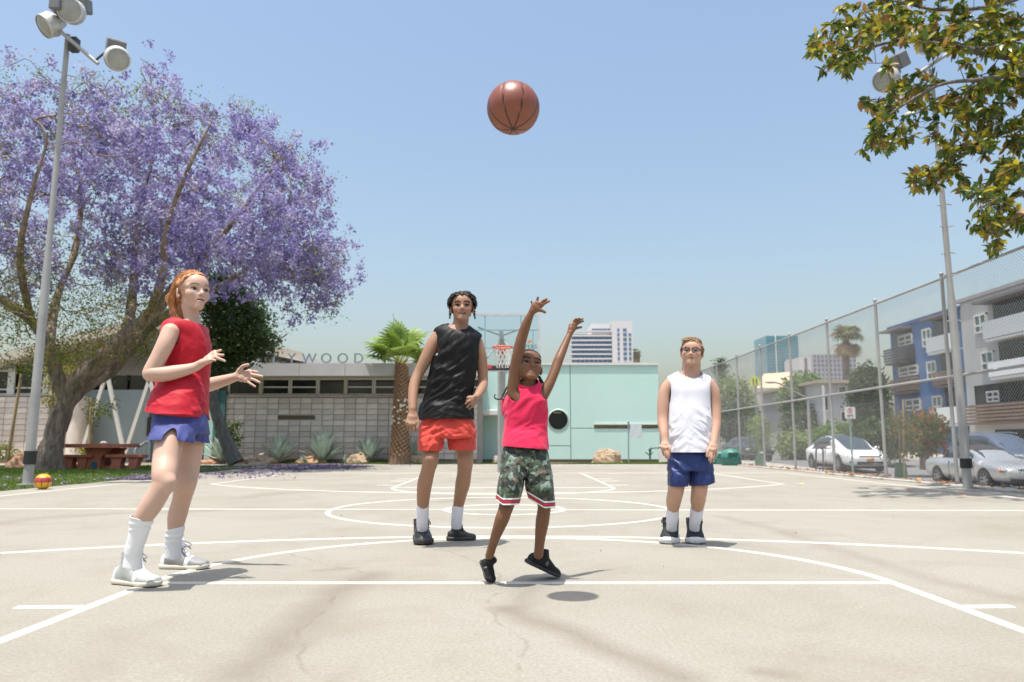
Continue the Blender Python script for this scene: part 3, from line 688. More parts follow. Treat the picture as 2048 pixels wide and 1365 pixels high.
# ---- mint green building
t = empty("mint_building", (1.8, 30, 0), 0, "mint green windowless building with a round dark window and white coping", "building")
YT = 30.0; mint = pmat("mint_panel", (0.49, 0.69, 0.63), 0.75, 0.025, 0.6, 0.1, 30.0, dirt=0.08); tx0, tx1, tj = XW(1002, 830, YT), XW(1318, 830, YT), XW(1141, 830, YT); zT = Zat(731, YT); z857, z892, zb = Zat(857, YT), Zat(892, YT), Zat(919, YT)
cw = P(1116.5, 840, YT); g = 0.012
def holed(name, xa, xb, za, zb_, hole_c, r, mat, par):
    n = 40; th = np.linspace(0, 2 * math.pi, n, endpoint=False); O = []
    for a in th:
        dx, dz = math.cos(a), math.sin(a); k = min(((xb if dx > 0 else xa) - hole_c[0]) / dx if abs(dx) > 1e-6 else 1e9, ((zb_ if dz > 0 else za) - hole_c[2]) / dz if abs(dz) > 1e-6 else 1e9); O.append([hole_c[0] + dx * k, YT, hole_c[2] + dz * k])
    I = np.stack([hole_c[0] + r * np.cos(th), np.full(n, YT), hole_c[2] + r * np.sin(th)], 1); O = np.array(O)
    cor = np.array([[xa, YT, za], [xb, YT, za], [xb, YT, zb_], [xa, YT, zb_]]); V = np.concatenate([O, I, I + [0, 0.35, 0], cor]); i = np.arange(n); j = (i + 1) % n; tr = []
    for q in range(n):
        a, c = O[q], O[(q + 1) % n]
        if abs(a[0] - c[0]) > 1e-4 and abs(a[2] - c[2]) > 1e-4:
            kk = int(np.argmin([np.linalg.norm(cc - (a + c) / 2) for cc in cor])); tr.append([q, (q + 1) % n, 3 * n + kk])
    return obj(name, make_mesh(name, V, [np.stack([i, j, j + n, i + n], 1), np.stack([i + n, j + n, j + 2 * n, i + 2 * n], 1), np.array(tr)], mat), par)
holed("wall_panel", tx0, tj - g, z892 + g, zT, cw, 0.385, mint, t)
m = MB(); m.lathe([(0.385, -0.02), (0.425, -0.02), (0.425, 0.02), (0.385, 0.02)], (cw[0], YT, cw[2]), 40, R=np.array([[1, 0, 0], [0, 0, -1], [0, 1, 0]])); rw = m.build("round_window", pmat("pale_ring", (0.5, 0.62, 0.58), 0.5), t, True); m = MB(); m.lathe([(0.0, 0), (0.39, 0)], (cw[0], YT + 0.30, cw[2]), 40, R=np.array([[1, 0, 0], [0, 0, -1], [0, 1, 0]])); m.build("pane", dark_glass, rw)
bx("sill_strip", cw[0] - 0.17, cw[0] + 0.12, YT + 0.20, YT + 0.28, cw[2] + 0.27, cw[2] + 0.31, cream, rw)
bx("wall_panel", tx0, tj - g, YT, YT + 0.2, zb, z892 - g, mint, t); bx("wall_panel", tj + g, tx1, YT, YT + 0.2, z857 + g + 0.14, zT, mint, t)
sx0 = XW(1188, 855, YT); bx("wall_panel", tj + g, sx0, YT, YT + 0.2, z857 + g, z857 + g + 0.14, mint, t); bx("wall_panel", tj + g, tx1, YT, YT + 0.2, zb, z857 - g, mint, t)
bx("slot_window", sx0, tx1, YT + 0.12, YT + 0.16, z857 + g, z857 + g + 0.14, pmat("slot_glass", (0.26, 0.21, 0.12), 0.3, 0.3, 4.0), t); bx("slot_frame", sx0, tx1, YT - 0.05, YT - 0.002, z857 + g + 0.125, z857 + g + 0.17, white_metal, t)
bx("backing", tx0 + .05, tx1 - .05, YT + 0.42, YT + 0.5, 0, zT - .05, interior, t); bx("plinth", tx0 - 3, tx1, YT + 0.05, YT + 0.3, -0.1, zb - 0.004, pmat("brown_plinth", (0.20, 0.16, 0.12), 0.9, 0.2, 2.0), t)
bx("coping", tx0 - 0.05, tx1 + 0.04, YT - 0.06, 42, zT + 0.004, zT + 0.10, white_metal, t); bx("side_wall", tx1 - 0.2, tx1, YT + 0.21, 42, 0, zT, mint, t); bx("back_wall", tx0, tx1, 41.8, 42, 0, zT, mint, t)
bx("annex_wall", XW(961, 780, YT), tx0 - 0.02, YT + 0.02, YT + 0.25, zb, Zat(736, YT), mint, t); bx("canopy", XW(925, 826, 29.2), tx0 + 0.05, 28.7, 30.0, Zat(832, 29.2), Zat(821, 29.2), white_metal, t, 0.02)
bx("louvre_wall", XW(935, 870, 30), XW(961, 870, 30) - 0.01, YT + 0.05, YT + 0.2, 0, Zat(832, 30), pmat("grey_louvre", (0.30, 0.30, 0.30), 0.6), t)
for k in range(9): bx("louvre_slat", XW(945, 870, 30), XW(960, 870, 30), YT - 0.01, YT + 0.045, 0.25 + k * 0.19, 0.36 + k * 0.19, pmat("grey_louvre", (0.30, 0.30, 0.30), 0.6), t)
# ---- towers far behind
def tower_pt(px, py, Y): return P(px, py, Y)
o = empty("office_tower", P(1200, 890, 600), 0, "white office tower with blue glass bands behind the mint building", "tower"); Y = 600.0
wt_ = pmat("white_tower_concrete", (0.62, 0.60, 0.60), 0.7, 0.03, 0.02); a, c, e = XW(1143, 690, Y), XW(1224, 690, Y), XW(1265, 690, Y)
bx("core", a + 1, c, Y + 6, Y + 40, 0, Zat(667, Y), wt_, o); bx("wing", c + 0.2, e, Y, Y + 40, 0, Zat(642, Y), wt_, o); bx("penthouse", XW(1184, 650, Y), c, Y + 8, Y + 38, Zat(667, Y) + .1, Zat(645, Y), wt_, o)
z0 = Zat(726, Y)
for k in range(7):
    zz0 = z0 + (Zat(667, Y) - z0) * (k + 0.1) / 6.4; zz1 = zz0 + (Zat(667, Y) - z0) / 6.4 * 0.60
    if k < 6:
        for i in range(9):
            q0 = a + (c - a) * i / 9 - (0 if i else 0); sl = (k * 0.8)
            bx("window", q0 + 0.3, a + (c - a) * (i + 1) / 9 - 0.2, Y + 3.2 - 0.2, Y + 3.4, zz0, zz1, blue_glass, o)
    bx("balcony_band", a - (1.5 if k % 2 else 0), c, Y + 2.0, Y + 6, zz1 + 0.3, zz1 + 1.5, wt_, o)
for i in range(6): bx("window", XW(1186, 655, Y) + i * 2.5, XW(1186, 655, Y) + i * 2.5 + 2.2, Y + 7.4, Y + 7.8, Zat(662, Y), Zat(655, Y), blue_glass, o)
for k in range(7):
    for px, wpx in ((1237, 4), (1250, 7), (1260, 5)):
        if k == 0 and px == 1260: continue
        q = XW(px, 690, Y); bx("window", q - wpx * .2, q + wpx * .2, Y - 0.4, Y - 0.1, Zat(663 + k * 9.6, Y), Zat(657.5 + k * 9.6, Y), blue_glass, o)
o = empty("glass_tower", P(1565, 890, 800), 0, "tall teal glass tower seen beyond the fence", "tower"); Y = 800.0; a, c = XW(1533, 700, Y), XW(1597, 700, Y); zt_ = Zat(672, Y)
bx("core", a, c, Y, Y + 40, 0, zt_, pmat("teal_frame", (0.22, 0.36, 0.40), 0.5, 0.1, 0.02), o)
for k in range(12):
    for i in range(7): bx("pane", a + (c - a) * (i + .05) / 7, a + (c - a) * (i + .93) / 7, Y - 0.5, Y - 0.1, zt_ - 3.3 * (k + 1) + .4, zt_ - 3.3 * k - .2, teal_glass, o)
bx("corner_column", a + (c - a) * 0.27, a + (c - a) * 0.30, Y - 1.2, Y - 0.6, 0, zt_ + 1, white_metal, o); bx("roof_unit", XW(1568, 740, Y), XW(1590, 740, Y), Y - 12, Y - 6, 0, Zat(722, Y), wt_, o)
o = empty("grey_tower", P(1655, 890, 500), 0, "wide grey lattice office block behind the palm tree", "tower"); Y = 500.0; a, mq, c = XW(1600, 700, Y), XW(1624, 700, Y), XW(1711, 700, Y); zt_ = Zat(709, Y)
gw = pmat("grey_tower_concrete", (0.40, 0.39, 0.42), 0.7, 0.05, 0.02); bx("core", mq, c, Y, Y + 30, 0, zt_, gw, o); bx("end_wall", a, mq - 0.1, Y + 2, Y + 30, 0, Zat(714, Y), pmat("pale_end_wall", (0.55, 0.54, 0.53), 0.7), o)
gl = pmat("smoky_window", (0.17, 0.17, 0.22), 0.25, 0.1, 0.05)  # purple-grey panes, made paler with distance haze in their colour
for k in range(6):
    for i in range(11): bx("window", mq + (c - mq) * (i + .18) / 11, mq + (c - mq) * (i + .82) / 11, Y - 0.4, Y - 0.1, zt_ - 3.0 * (k + 1) + .6, zt_ - 3.0 * k - .5, gl, o)
bx("stair_slot", a + 3.2, a + 5.0, Y + 1.6, Y + 1.9, 10, Zat(716, Y), gl, o)
# ---- houses across the street
o = empty("tan_building", P(1545, 890, 70), 0, "tall tan building with a slanted roof and small windows beyond the fence", "building"); Y = 70.0
tan = pmat("tan_stucco", (0.55, 0.48, 0.38), 0.85, 0.06, 0.3); a, c = XW(1515, 800, Y), XW(1572, 800, Y)
bx("wall", a, c, Y, Y + 14, -1, Zat(776, Y), tan, o); q = np.array([P(1513, 777, Y), P(1571, 776, Y), P(1586, 744, Y + 8), P(1528, 748, Y + 8)]); m = MB(); m.prism(q, (0, 0.1, -0.35)); m.build("roof", pmat("peach_roof", (0.66, 0.47, 0.30), 0.8, 0.08, 0.4), o)
window(o, XW(1529, 765, Y - .1), XW(1539, 765, Y - .1), Zat(775.5, Y), Zat(764, Y), Y + 2.0, 0.08); window(o, XW(1537, 790, Y), XW(1552, 790, Y), Zat(794, Y), Zat(789, Y), Y - 0.02, 0.06)
bx("low_wing", XW(1484, 800, 66), XW(1516, 800, 66) - 0.1, 66, 76, -1, Zat(806, 66), tan, o); bx("wing_cap", XW(1484, 800, 66), XW(1516, 800, 66) - .1, 65.9, 76, Zat(806, 66) + .01, Zat(801, 66), pmat("tan_cap", (0.34, 0.28, 0.22), 0.8), o)
bx("gate", XW(1555, 870, 60), XW(1600, 870, 60), 60, 60.06, -0.3, Zat(868, 60), pmat("dark_iron", (0.05, 0.05, 0.055), 0.6), o)
o = empty("white_house", P(1680, 890, 52), 0, "pale two storey house with dark windows between round tree and cypress", "house"); Y = 52.0; pw = pmat("pale_grey_stucco", (0.52, 0.51, 0.52), 0.85, 0.05, 0.3)
a, c = XW(1640, 800, Y), XW(1762, 800, Y); bx("wall", a, c, Y, Y + 12, -1, Zat(768, Y), pw, o); bx("roof", a - .4, c + .3, Y - 0.6, Y + 12, Zat(768, Y) + .01, Zat(762, Y), pmat("tan_roof_edge", (0.42, 0.34, 0.26), 0.8), o)
for px, wq, y0, y1 in ((1650, 14, 823, 790), (1650, 14, 858, 838), (1685, 18, 790, 772), (1686, 16, 845, 822), (1712, 12, 790, 774)): window(o, XW(px - wq / 2, 800, Y), XW(px + wq / 2, 800, Y), Zat(y0, Y), Zat(y1, Y), Y - 0.03, 0.09, white_metal, dark_glass, 0.1)
bx("post", XW(1641, 800, 50), XW(1644, 800, 50), 49.5, 49.7, -0.5, Zat(772, 50), white_metal, o)
# ---- apartment blocks: facades face the street (plane X = 28)
XA = 28.0
def apt(name, label, Ya, Yb, ztop, col, wins, balcs, caps, tint):
    o = empty(name, (XA, (Ya + Yb) / 2, 0), 0, label, "building"); o["category"] = "building"; zg = -1.2
    def bo(nm, y0, y1, z0, z1, xa, xb, mat): return bx(nm, xa, xb, y0, y1, z0, z1, mat, o)
    bo("wall", Ya, Yb, zg, ztop, XA, XA + 14, col); bo("roof_edge", Ya - 0.15, Yb + 0.15, ztop + .005, ztop + 0.22, XA - 0.15, XA + 14, tint)
    for (yc, wv, z0, z1) in wins:
        m = MB(); fr = 0.11; xx = XA - 0.05
        for a0, a1, b0, b1 in ((yc - wv / 2, yc + wv / 2, z1 - fr, z1), (yc - wv / 2, yc + wv / 2, z0, z0 + fr), (yc - wv / 2, yc + wv / 2, z0 + (z1 - z0) * .36, z0 + (z1 - z0) * .36 + fr)): m.box((xx, (a0 + a1) / 2, (b0 + b1) / 2), (0.12, a1 - a0, b1 - b0))
        for y_ in (yc - wv / 2 + fr / 2, yc, yc + wv / 2 - fr / 2): m.box((xx - .003, y_, (z0 + z1) / 2), (0.12, fr, z1 - z0 - .01))
        w_ = m.build("window", white_metal, o)
        for y_, mt in ((yc - wv / 4, pane_glass), (yc + wv / 4, pane_glass)): m = MB(); m.box((XA - 0.02, y_, (z0 + z1) / 2), (0.05, wv / 2 - fr, z1 - z0 - 0.1)); m.build("pane", mt, w_)
    for (y0, y1, z0, z1, dep, mat, slats) in balcs:
        m = MB()
        if slats:
            for k in range(slats): m.box((XA - dep, (y0 + y1) / 2, z0 + (z1 - z0) * (k + .5) / slats), (0.08, y1 - y0, (z1 - z0) / slats * 0.75)); m.box((XA - dep / 2, y0, z0 + (z1 - z0) * (k + .5) / slats), (dep, 0.08, (z1 - z0) / slats * 0.75))
        else: m.box((XA - dep, (y0 + y1) / 2, (z0 + z1) / 2), (0.14, y1 - y0, z1 - z0)); m.box((XA - dep / 2 + .06, y0, (z0 + z1) / 2 - .003), (dep - .02, 0.14, z1 - z0)); m.box((XA - dep / 2 + .06, y1, (z0 + z1) / 2 - .003), (dep - .02, 0.14, z1 - z0))
        m.box((XA - dep / 2, (y0 + y1) / 2, z0 - 0.1), (dep, y1 - y0 - .05, 0.14)); m.build("balcony", mat, o)
        bo("balcony_door", y0 + 0.3, y1 - 0.3, z1 - 0.9, z1 + 1.15, XA - 0.06, XA - 0.004, dark_glass)
    for (y0, y1, z0, dep) in caps: bo("awning", y0, y1, z0, z0 + 0.14, XA - dep, XA - .01, pmat("grey_awning", (0.16, 0.15, 0.16), 0.6))
    return o
def yx(px): return XA * FPX / (px - CXP)            # depth of the facade plane at a pixel column
def zx(px, py): return PX(px, py, XA)[2]
blue = pmat("blue_stucco", (0.07, 0.16, 0.33), 0.85, 0.06, 0.5); grey = pmat("light_grey_stucco", (0.47, 0.465, 0.46), 0.85, 0.05, 0.5); brown = pmat("brown_slat_wood", (0.22, 0.155, 0.115), 0.8, 0.15, 3.0); wb = pmat("white_balcony", (0.80, 0.81, 0.80), 0.7, 0.03); dk = pmat("charcoal_slats", (0.055, 0.06, 0.07), 0.6)
ya, yb = yx(1932), yx(1788)
apt("apartment_block", "blue stuccoed apartment block with slatted dark balcony beyond the fence", ya + 0.05, yb, zx(1860, 637), blue,
    [(yx(1864), 1.15, zx(1864, 692), zx(1864, 655)), (yx(1869), 1.15, zx(1869, 760), zx(1869, 722)), (yx(1875), 1.15, zx(1875, 828), zx(1875, 792)), (yx(1820), 1.9, zx(1820, 690), zx(1820, 668)), (yx(1822), 2.6, zx(1822, 752), zx(1822, 732)), (yx(1826), 2.0, zx(1826, 822), zx(1826, 798))],
    [(yx(1836), yx(1792), zx(1815, 722), zx(1815, 694), .7, dk, 5), (yx(1840), yx(1796), zx(1818, 783), zx(1818, 757), .5, brown, 5), (yx(1926), yx(1874), zx(1900, 700), zx(1900, 670), .45, wb, 0), (yx(1930), yx(1882), zx(1900, 770), zx(1900, 742), .5, brown, 5), (yx(1934), yx(1886), zx(1905, 848), zx(1905, 815), .45, wb, 0)],
    [(yx(1834), yx(1790), zx(1812, 660), .9), (yx(1925), yx(1876), zx(1900, 634), .9)], pmat("blue_trim", (0.06, 0.10, 0.26), 0.8))
apt("apartment_block", "grey stuccoed apartment block with white balconies nearest beyond the fence", 30.0, ya - 0.05, zx(1975, 590), grey,
    [(yx(1975), 1.2, zx(1975, 664), zx(1975, 625)), (yx(1983), 1.2, zx(1983, 741), zx(1983, 702)), (yx(1988), 1.2, zx(1988, 805), zx(1988, 782))],
    [(32, yx(1995), zx(2020, 672), zx(2020, 636), .5, wb, 0), (32, yx(2000), zx(2020, 752), zx(2020, 722), .5, wb, 0), (32, yx(1945), zx(1990, 843), zx(1990, 808), .5, brown, 5)],
    [(32, yx(1992), zx(2015, 600), 1.0)], pmat("grey_trim", (0.34, 0.33, 0.34), 0.8))
bx("garage_shade_panel", XA - 0.05, XA - 0.01, 33, yx(1985), -1.0, zx(1990, 850) - 0.3, interior, [q for q in bpy.data.objects if q.get("label", "").startswith("grey stuccoed")][0])  # flat dark slab on the facade, garage shade put into its colour
m = MB(); m.box((21.8, 95, 0.9), (0.3, 70, 2.2)); tag(m.build("boundary_wall", pmat("weathered_boards", (0.34, 0.32, 0.31), 0.9, 0.2, 1.0)), "weathered grey boundary wall beneath the far trees", "wall")
# ------------------------------------------------------------------ street furniture, fence, poles, hoop
KEEP |= {"fence", "light pole", "basketball hoop", "table", "car", "plant", "palm", "sign", "street lamp", "bush"}
galv = pmat("galvanised_steel", (0.36, 0.355, 0.34), 0.55, 0.10, 3.0, metal=0.1, dirt=0.2); dark = pmat("dark_housing", (0.05, 0.052, 0.055), 0.5, 0.1); tape = pmat("black_tape", (0.02, 0.02, 0.02), 0.6)
# ---- chain link fence on plane X = 7.45
XF = 7.45
def zpx(px, py): return PX(px, py, XF)[2]
ypost = [10.49, 12.93, 15.37, 17.8, 20.25, 22.7, 25.1, 27.55, 30.0]
ztop = PX(1757, 606, XF)[2]; zmid = PX(1757, 776, XF)[2]
f = empty("chain_link_fence", (XF, 18, 0), 0, "tall chain link fence with steel posts along the right side of the court", "fence")
for y in ypost:
    m = MB(); m.cyl((XF, y, -0.05), (XF, y, ztop + 0.03), 0.031, K=10); p = m.build("post", galv, f, True); m = MB(); m.sphere((XF, y, ztop + 0.075), (0.038, 0.038, 0.045), 10, 6); m.build("cap", galv, p, True)
m = MB(); m.cyl((XF, 6.5, ztop), (XF, 30, ztop), 0.024, K=8); m.build("top_rail", galv, f, True)
m = MB(); m.cyl((XF - 0.005, 6.5, zmid), (XF - 0.005, 30, zmid), 0.024, K=8); m.build("middle_rail", galv, f, True)
pitch = 0.0636; L = 23.5; H = ztop - 0.06; wires = []; y0, zb = 6.5, 0.04
for sgn in (1, -1):
    for k in range(int((L + H) / pitch)):
        s0 = y0 - (H if sgn > 0 else 0) + k * pitch
        a = [s0, zb]; b_ = [s0 + sgn * H, zb + H]
        for lo, hi in ((y0, y0 + L),):
            ya, yb = a[0], b_[0]; ta, tb = 0.0, 1.0
            for lim, cmp in ((lo, 1), (hi, -1)):
                fa, fb = (ya - lim) * cmp, (yb - lim) * cmp
                if fa < 0 and fb < 0: ta = 2
                elif fa < 0: ta = max(ta, fa / (fa - fb))
                elif fb < 0: tb = min(tb, fa / (fa - fb))
            if ta < tb: wires.append([[XF + 0.004 * sgn, ya + (yb - ya) * ta, zb + H * ta], [XF + 0.004 * sgn, ya + (yb - ya) * tb, zb + H * tb]])
V, q = tube_geo(np.array(wires), np.full((len(wires), 2), 0.0021), 4); o = obj("chain_link", make_mesh("chain_link", V, [q], galv), f); o["kind"] = "stuff"
# ---- floodlight poles
def flood(par, c, aim, r=0.26, box=True):
    """bell shaped floodlight with ballast box; aim: direction the glass faces"""
    x, y, d = basis(aim); R = np.stack([x, y, d], 1)
    m = MB(); m.lathe([(0.05, -0.34), (0.10, -0.33), (0.13, -0.24), (0.22, -0.12), (r, 0.0), (r + 0.012, 0.02), (r + 0.012, 0.05), (r - 0.01, 0.05)], c, 24, R=R); l = m.build("floodlight", pmat("pale_reflector", (0.56, 0.56, 0.54), 0.4, 0.08, 4.0, metal=0.2), par, True)
    m = MB(); m.lathe([(0.0, 0.075), (r * 0.5, 0.065), (r - 0.01, 0.04)], c, 24, R=R); m.build("lens", pmat("floodlight_glass", (0.34, 0.35, 0.33), 0.12, 0.12, 6.0), l, True)
    if box:
        m = MB(); m.box(np.asarray(c) - d * 0.42 + [0, 0, 0.20], (0.30, 0.26, 0.30), bev=0.02, R=R); m.box(np.asarray(c) - d * 0.30 + [0, 0, 0.05], (0.12, 0.12, 0.25), bev=0.01, R=R); m.build("ballast_box", pmat("grey_ballast", (0.16, 0.165, 0.165), 0.5, 0.1), l)
    return l
pl = empty("floodlight_pole", (-8.28, 13.0, 0), 0, "tall galvanised floodlight pole on the lawn beside the yellow and red ball", "light pole")
Yp = 13.0; zt = P(137, 70, Yp)[2]; xb = P(55, 970, Yp)[0]; xt = P(136, 70, Yp)[0]
m = MB(); m.tube([(xb, Yp, 0), (xb + (xt - xb) * .45, Yp, zt * .45), (xb + (xt - xb) * .5, Yp, zt * .5), (xt, Yp, zt)], [0.080, 0.068, 0.052, 0.044], 16); m.build("pole", galv, pl, True)
m = MB(); m.tube([(xb + .003, Yp, 0.36), (xb + .008, Yp, 0.58)], 0.098, 16); m.build("tape", tape, pl, True); m = MB(); m.tube([(xb, Yp, 0), (xb, Yp, 0.03)], [0.16, 0.16], 16); m.build("base_plate", galv, pl, True)
m = MB(); m.cyl(P(88, 35, 12.75), P(196, 128, 12.75), 0.033, K=10); m.build("cross_arm", galv, pl, True); m = MB(); m.box(P(148, 90, 12.95), (0.16, 0.16, 0.26), bev=0.02); m.build("junction_box", dark, pl)
flood(pl, P(141, 22, 12.6), (0.15, -1, -0.35), 0.205); flood(pl, P(92, 52, 12.7), (-0.55, -0.6, -0.65), 0.20, False); flood(pl, P(236, 119, 12.65), (0.55, -0.75, -0.5), 0.185)
m = MB(); m.box(P(118, 10, 12.6), (0.2, 0.3, 0.3), bev=.02); m.build("ballast_box", pmat("grey_ballast", (0.16, 0.165, 0.165), 0.5, 0.1), pl); m = MB(); m.cyl(P(190, 122, 12.75), P(226, 92, 12.7), 0.02); m.cyl(P(88, 35, 12.75), P(104, 30, 12.7), 0.03); m.build("bracket", dark, pl)
for k, py in enumerate((150, 197, 243, 290)):
    c = P(130 - (py - 150) * .087 + 2, py, Yp); m = MB(); m.tube([c + np.array([-.19, 0, .05]) * (1 if k % 2 else -1), c, c + np.array([.19, 0, -.09]) * (1 if k % 2 else -1)], 0.010, 6); m.build("climbing_step", galv, pl)
pr = empty("floodlight_pole", (7.28, 12.2, 0), 0, "galvanised floodlight pole beside the chain link fence under the leafy branch", "light pole"); Yp = 12.2
xb = P(1936, 975, Yp)[0]; xt = P(1862, 140, Yp)[0]; zt = P(1862, 140, Yp)[2]
m = MB(); m.tube([(xb, Yp, 0), (xb + (xt - xb) * .42, Yp, zt * .42), (xb + (xt - xb) * .46, Yp, zt * .46), (xt, Yp, zt)], [0.070, 0.062, 0.046, 0.036], 16); m.build("pole", galv, pr, True)
m = MB(); m.tube([(xb, Yp, 0.32), (xb - .002, Yp, 0.47)], 0.088, 16); m.build("tape", tape, pr, True)
for k, py in enumerate((408, 455, 505, 552, 640, 700)): c = P(1888 + (py - 385) * .077, py, Yp); m = MB(); m.tube([c + np.array([-.12, -.02, .01]) * (1 if k % 2 else -1), c, c + np.array([.12, 0, .03]) * (1 if k % 2 else -1)], 0.010, 6); m.build("climbing_step", galv, pr)
m = MB(); m.cyl(P(1795, 175, 12.0), P(1930, 85, 12.0), 0.03, K=10); m.build("cross_arm", galv, pr, True); flood(pr, P(1768, 162, 11.9), (-0.75, -0.4, -0.5), 0.17); flood(pr, P(1852, 86, 12.0), (-0.5, -0.6, -0.5), 0.15, False)
# ---- basketball hoop
YH = 18.6; hp = empty("basketball_hoop", P(1003, 945, YH) * [1, 1, 0], 0, "basketball hoop with glass backboard and orange rim behind the players", "basketball hoop")
gl = NT("backboard_glass"); a_ = gl.n("ShaderNodeBsdfTransparent"); a_.inputs[0].default_value = (0.90, 0.95, 0.96, 1); g_ = gl.n("ShaderNodeBsdfGlossy"); g_.inputs["Roughness"].default_value = 0.05; mx_ = gl.n("ShaderNodeMixShader"); mx_.inputs[0].default_value = 0.10; gl.l(a_.outputs[0], mx_.inputs[1]); gl.l(g_.outputs[0], mx_.inputs[2]); gl.l(mx_.outputs[0], gl.o.inputs[0])
bl, br, bt, bb = P(932, 632, YH), P(1078, 632, YH), Zat(630, YH), Zat(741, YH)
m = MB(); m.box(((bl[0] + br[0]) / 2, YH, (bt + bb) / 2), (br[0] - bl[0] - .06, 0.012, bt - bb - .06)); bd = m.build("backboard", gl.m, hp)
m = MB(); cx_, cz_ = (bl[0] + br[0]) / 2, (bt + bb) / 2; hw, hh = (br[0] - bl[0]) / 2, (bt - bb) / 2
for sx in (-1, 1): m.box((cx_ + sx * hw, YH, cz_), (0.06, 0.05, 2 * hh + .06))
for sz in (-1, 1): m.box((cx_, YH, cz_ + sz * hh), (2 * hw - .06, 0.05, 0.06))
m.build("frame", pmat("pale_backboard_frame", (0.50, 0.51, 0.52), 0.5), bd)
ln = pmat("backboard_line", (0.16, 0.30, 0.36), 0.6); m = MB()
for px in (970, 1042): c = P(px, 690, YH); m.box((c[0], YH - 0.012, (bt + Zat(735, YH)) / 2), (0.022, 0.01, bt - Zat(735, YH)))
m.box((cx_, YH - 0.014, Zat(661, YH)), (2 * hw, 0.008, 0.02)); c = P(1066, 690, YH); m.box((c[0], YH - 0.013, (Zat(662, YH) + Zat(735, YH)) / 2), (0.02, 0.01, Zat(662, YH) - Zat(735, YH))); m.box((cx_ - .2, YH - .014, Zat(697, YH)), (1.1, 0.008, 0.02)); m.build("painted_line", ln, bd)
def text_mesh(s, size, name, mat, par, loc, rot=(math.pi / 2, 0, 0), ext=0.003, align='CENTER'):
    fc = bpy.data.curves.new(name, 'FONT'); fc.body = s; fc.size = size; fc.extrude = ext; fc.align_x = align; t_ = bpy.data.objects.new(name, fc); COL.objects.link(t_); me = bpy.data.meshes.new_from_object(t_.evaluated_get(bpy.context.evaluated_depsgraph_get())); bpy.data.objects.remove(t_); bpy.data.curves.remove(fc)
    me.materials.clear(); me.materials.append(mat); o = obj(name, me, par); o.rotation_euler = rot; o.location = loc; return o
text_mesh("CLIPPERS", 0.145, "lettering", pmat("dark_teal_print", (0.03, 0.10, 0.13), 0.6), bd, tuple(P(1050, 698, YH) - [0, 0.02, 0]))
m = MB(); m.box(P(1060, 683, YH) - [0, .02, 0], (0.10, 0.006, 0.04)); m.box(P(1057, 686, YH) - [0, .021, 0], (0.05, 0.006, 0.05)); m.build("emblem", pmat("orange_print", (0.55, 0.22, 0.10), 0.6), bd)
m = MB(); m.box((cx_ - 0.0, YH - 0.02, Zat(736, YH)), (2 * hw, 0.05, 0.13), bev=.02); pd = m.build("edge_padding", pmat("black_padding", (0.03, 0.03, 0.035), 0.6), bd); m = MB(); m.box(P(977, 734, YH - .1), (0.16, 0.01, 0.09)); m.build("red_label", pmat("red_print", (0.55, 0.05, 0.06), 0.6), pd)
rc_ = P(1005, 695, YH - 0.42); org = pmat("orange_rim", (0.68, 0.10, 0.035), 0.45); m = MB(); th = np.linspace(0, 2 * math.pi, 33); m.tube(np.stack([rc_[0] + 0.235 * np.cos(th), rc_[1] + 0.235 * np.sin(th), np.full(33, rc_[2])], 1), 0.018, 8, cap=False); m.box(rc_ + [0, 0.33, 0.0], (0.14, 0.18, 0.02)); m.box(rc_ + [0, 0.40, -0.03], (0.16, 0.03, 0.14)); rim = m.build("rim", org, hp, True)
net = []
for k in range(12):
    for s_ in (1, -1):
        p = []
        for i in range(7):
            t_ = i / 6; a = 2 * math.pi * (k + s_ * t_ * 2.2) / 12; r_ = 0.232 - 0.12 * t_ + 0.03 * t_ * t_; p.append([rc_[0] + r_ * math.cos(a), rc_[1] + r_ * math.sin(a), rc_[2] - 0.02 - 0.47 * t_])
        net.append(p)
V, q = tube_geo(np.array(net), np.full((len(net), 7), 0.006), 5); obj("net", make_mesh("net", V, [q], pmat("white_net", (0.72, 0.70, 0.64), 0.9), smooth=True), rim)
xp = P(1003, 900, YH + 0.9)[0]; m = MB(); m.tube([(xp, YH + 0.9, -0.02), (xp, YH + 0.9, Zat(670, YH))], 0.10, 16); m.build("pole", galv, hp, True)
m = MB()
for sx in (-0.35, 0.35): m.cyl((xp, YH + 0.85, Zat(662, YH)), (xp + sx * 1.6, YH + 0.05, Zat(655, YH)), 0.025); m.cyl((xp, YH + 0.85, Zat(665, YH)), (xp + sx * 1.2, YH + 0.05, Zat(725, YH)), 0.02)
m.box((xp, YH + 0.42, Zat(667, YH)), (0.10, 0.8, 0.12)); m.cyl((xp, YH + 0.85, Zat(735, YH)), (xp, YH + 0.05, Zat(735, YH)), 0.03); m.build("bracket", galv, hp)
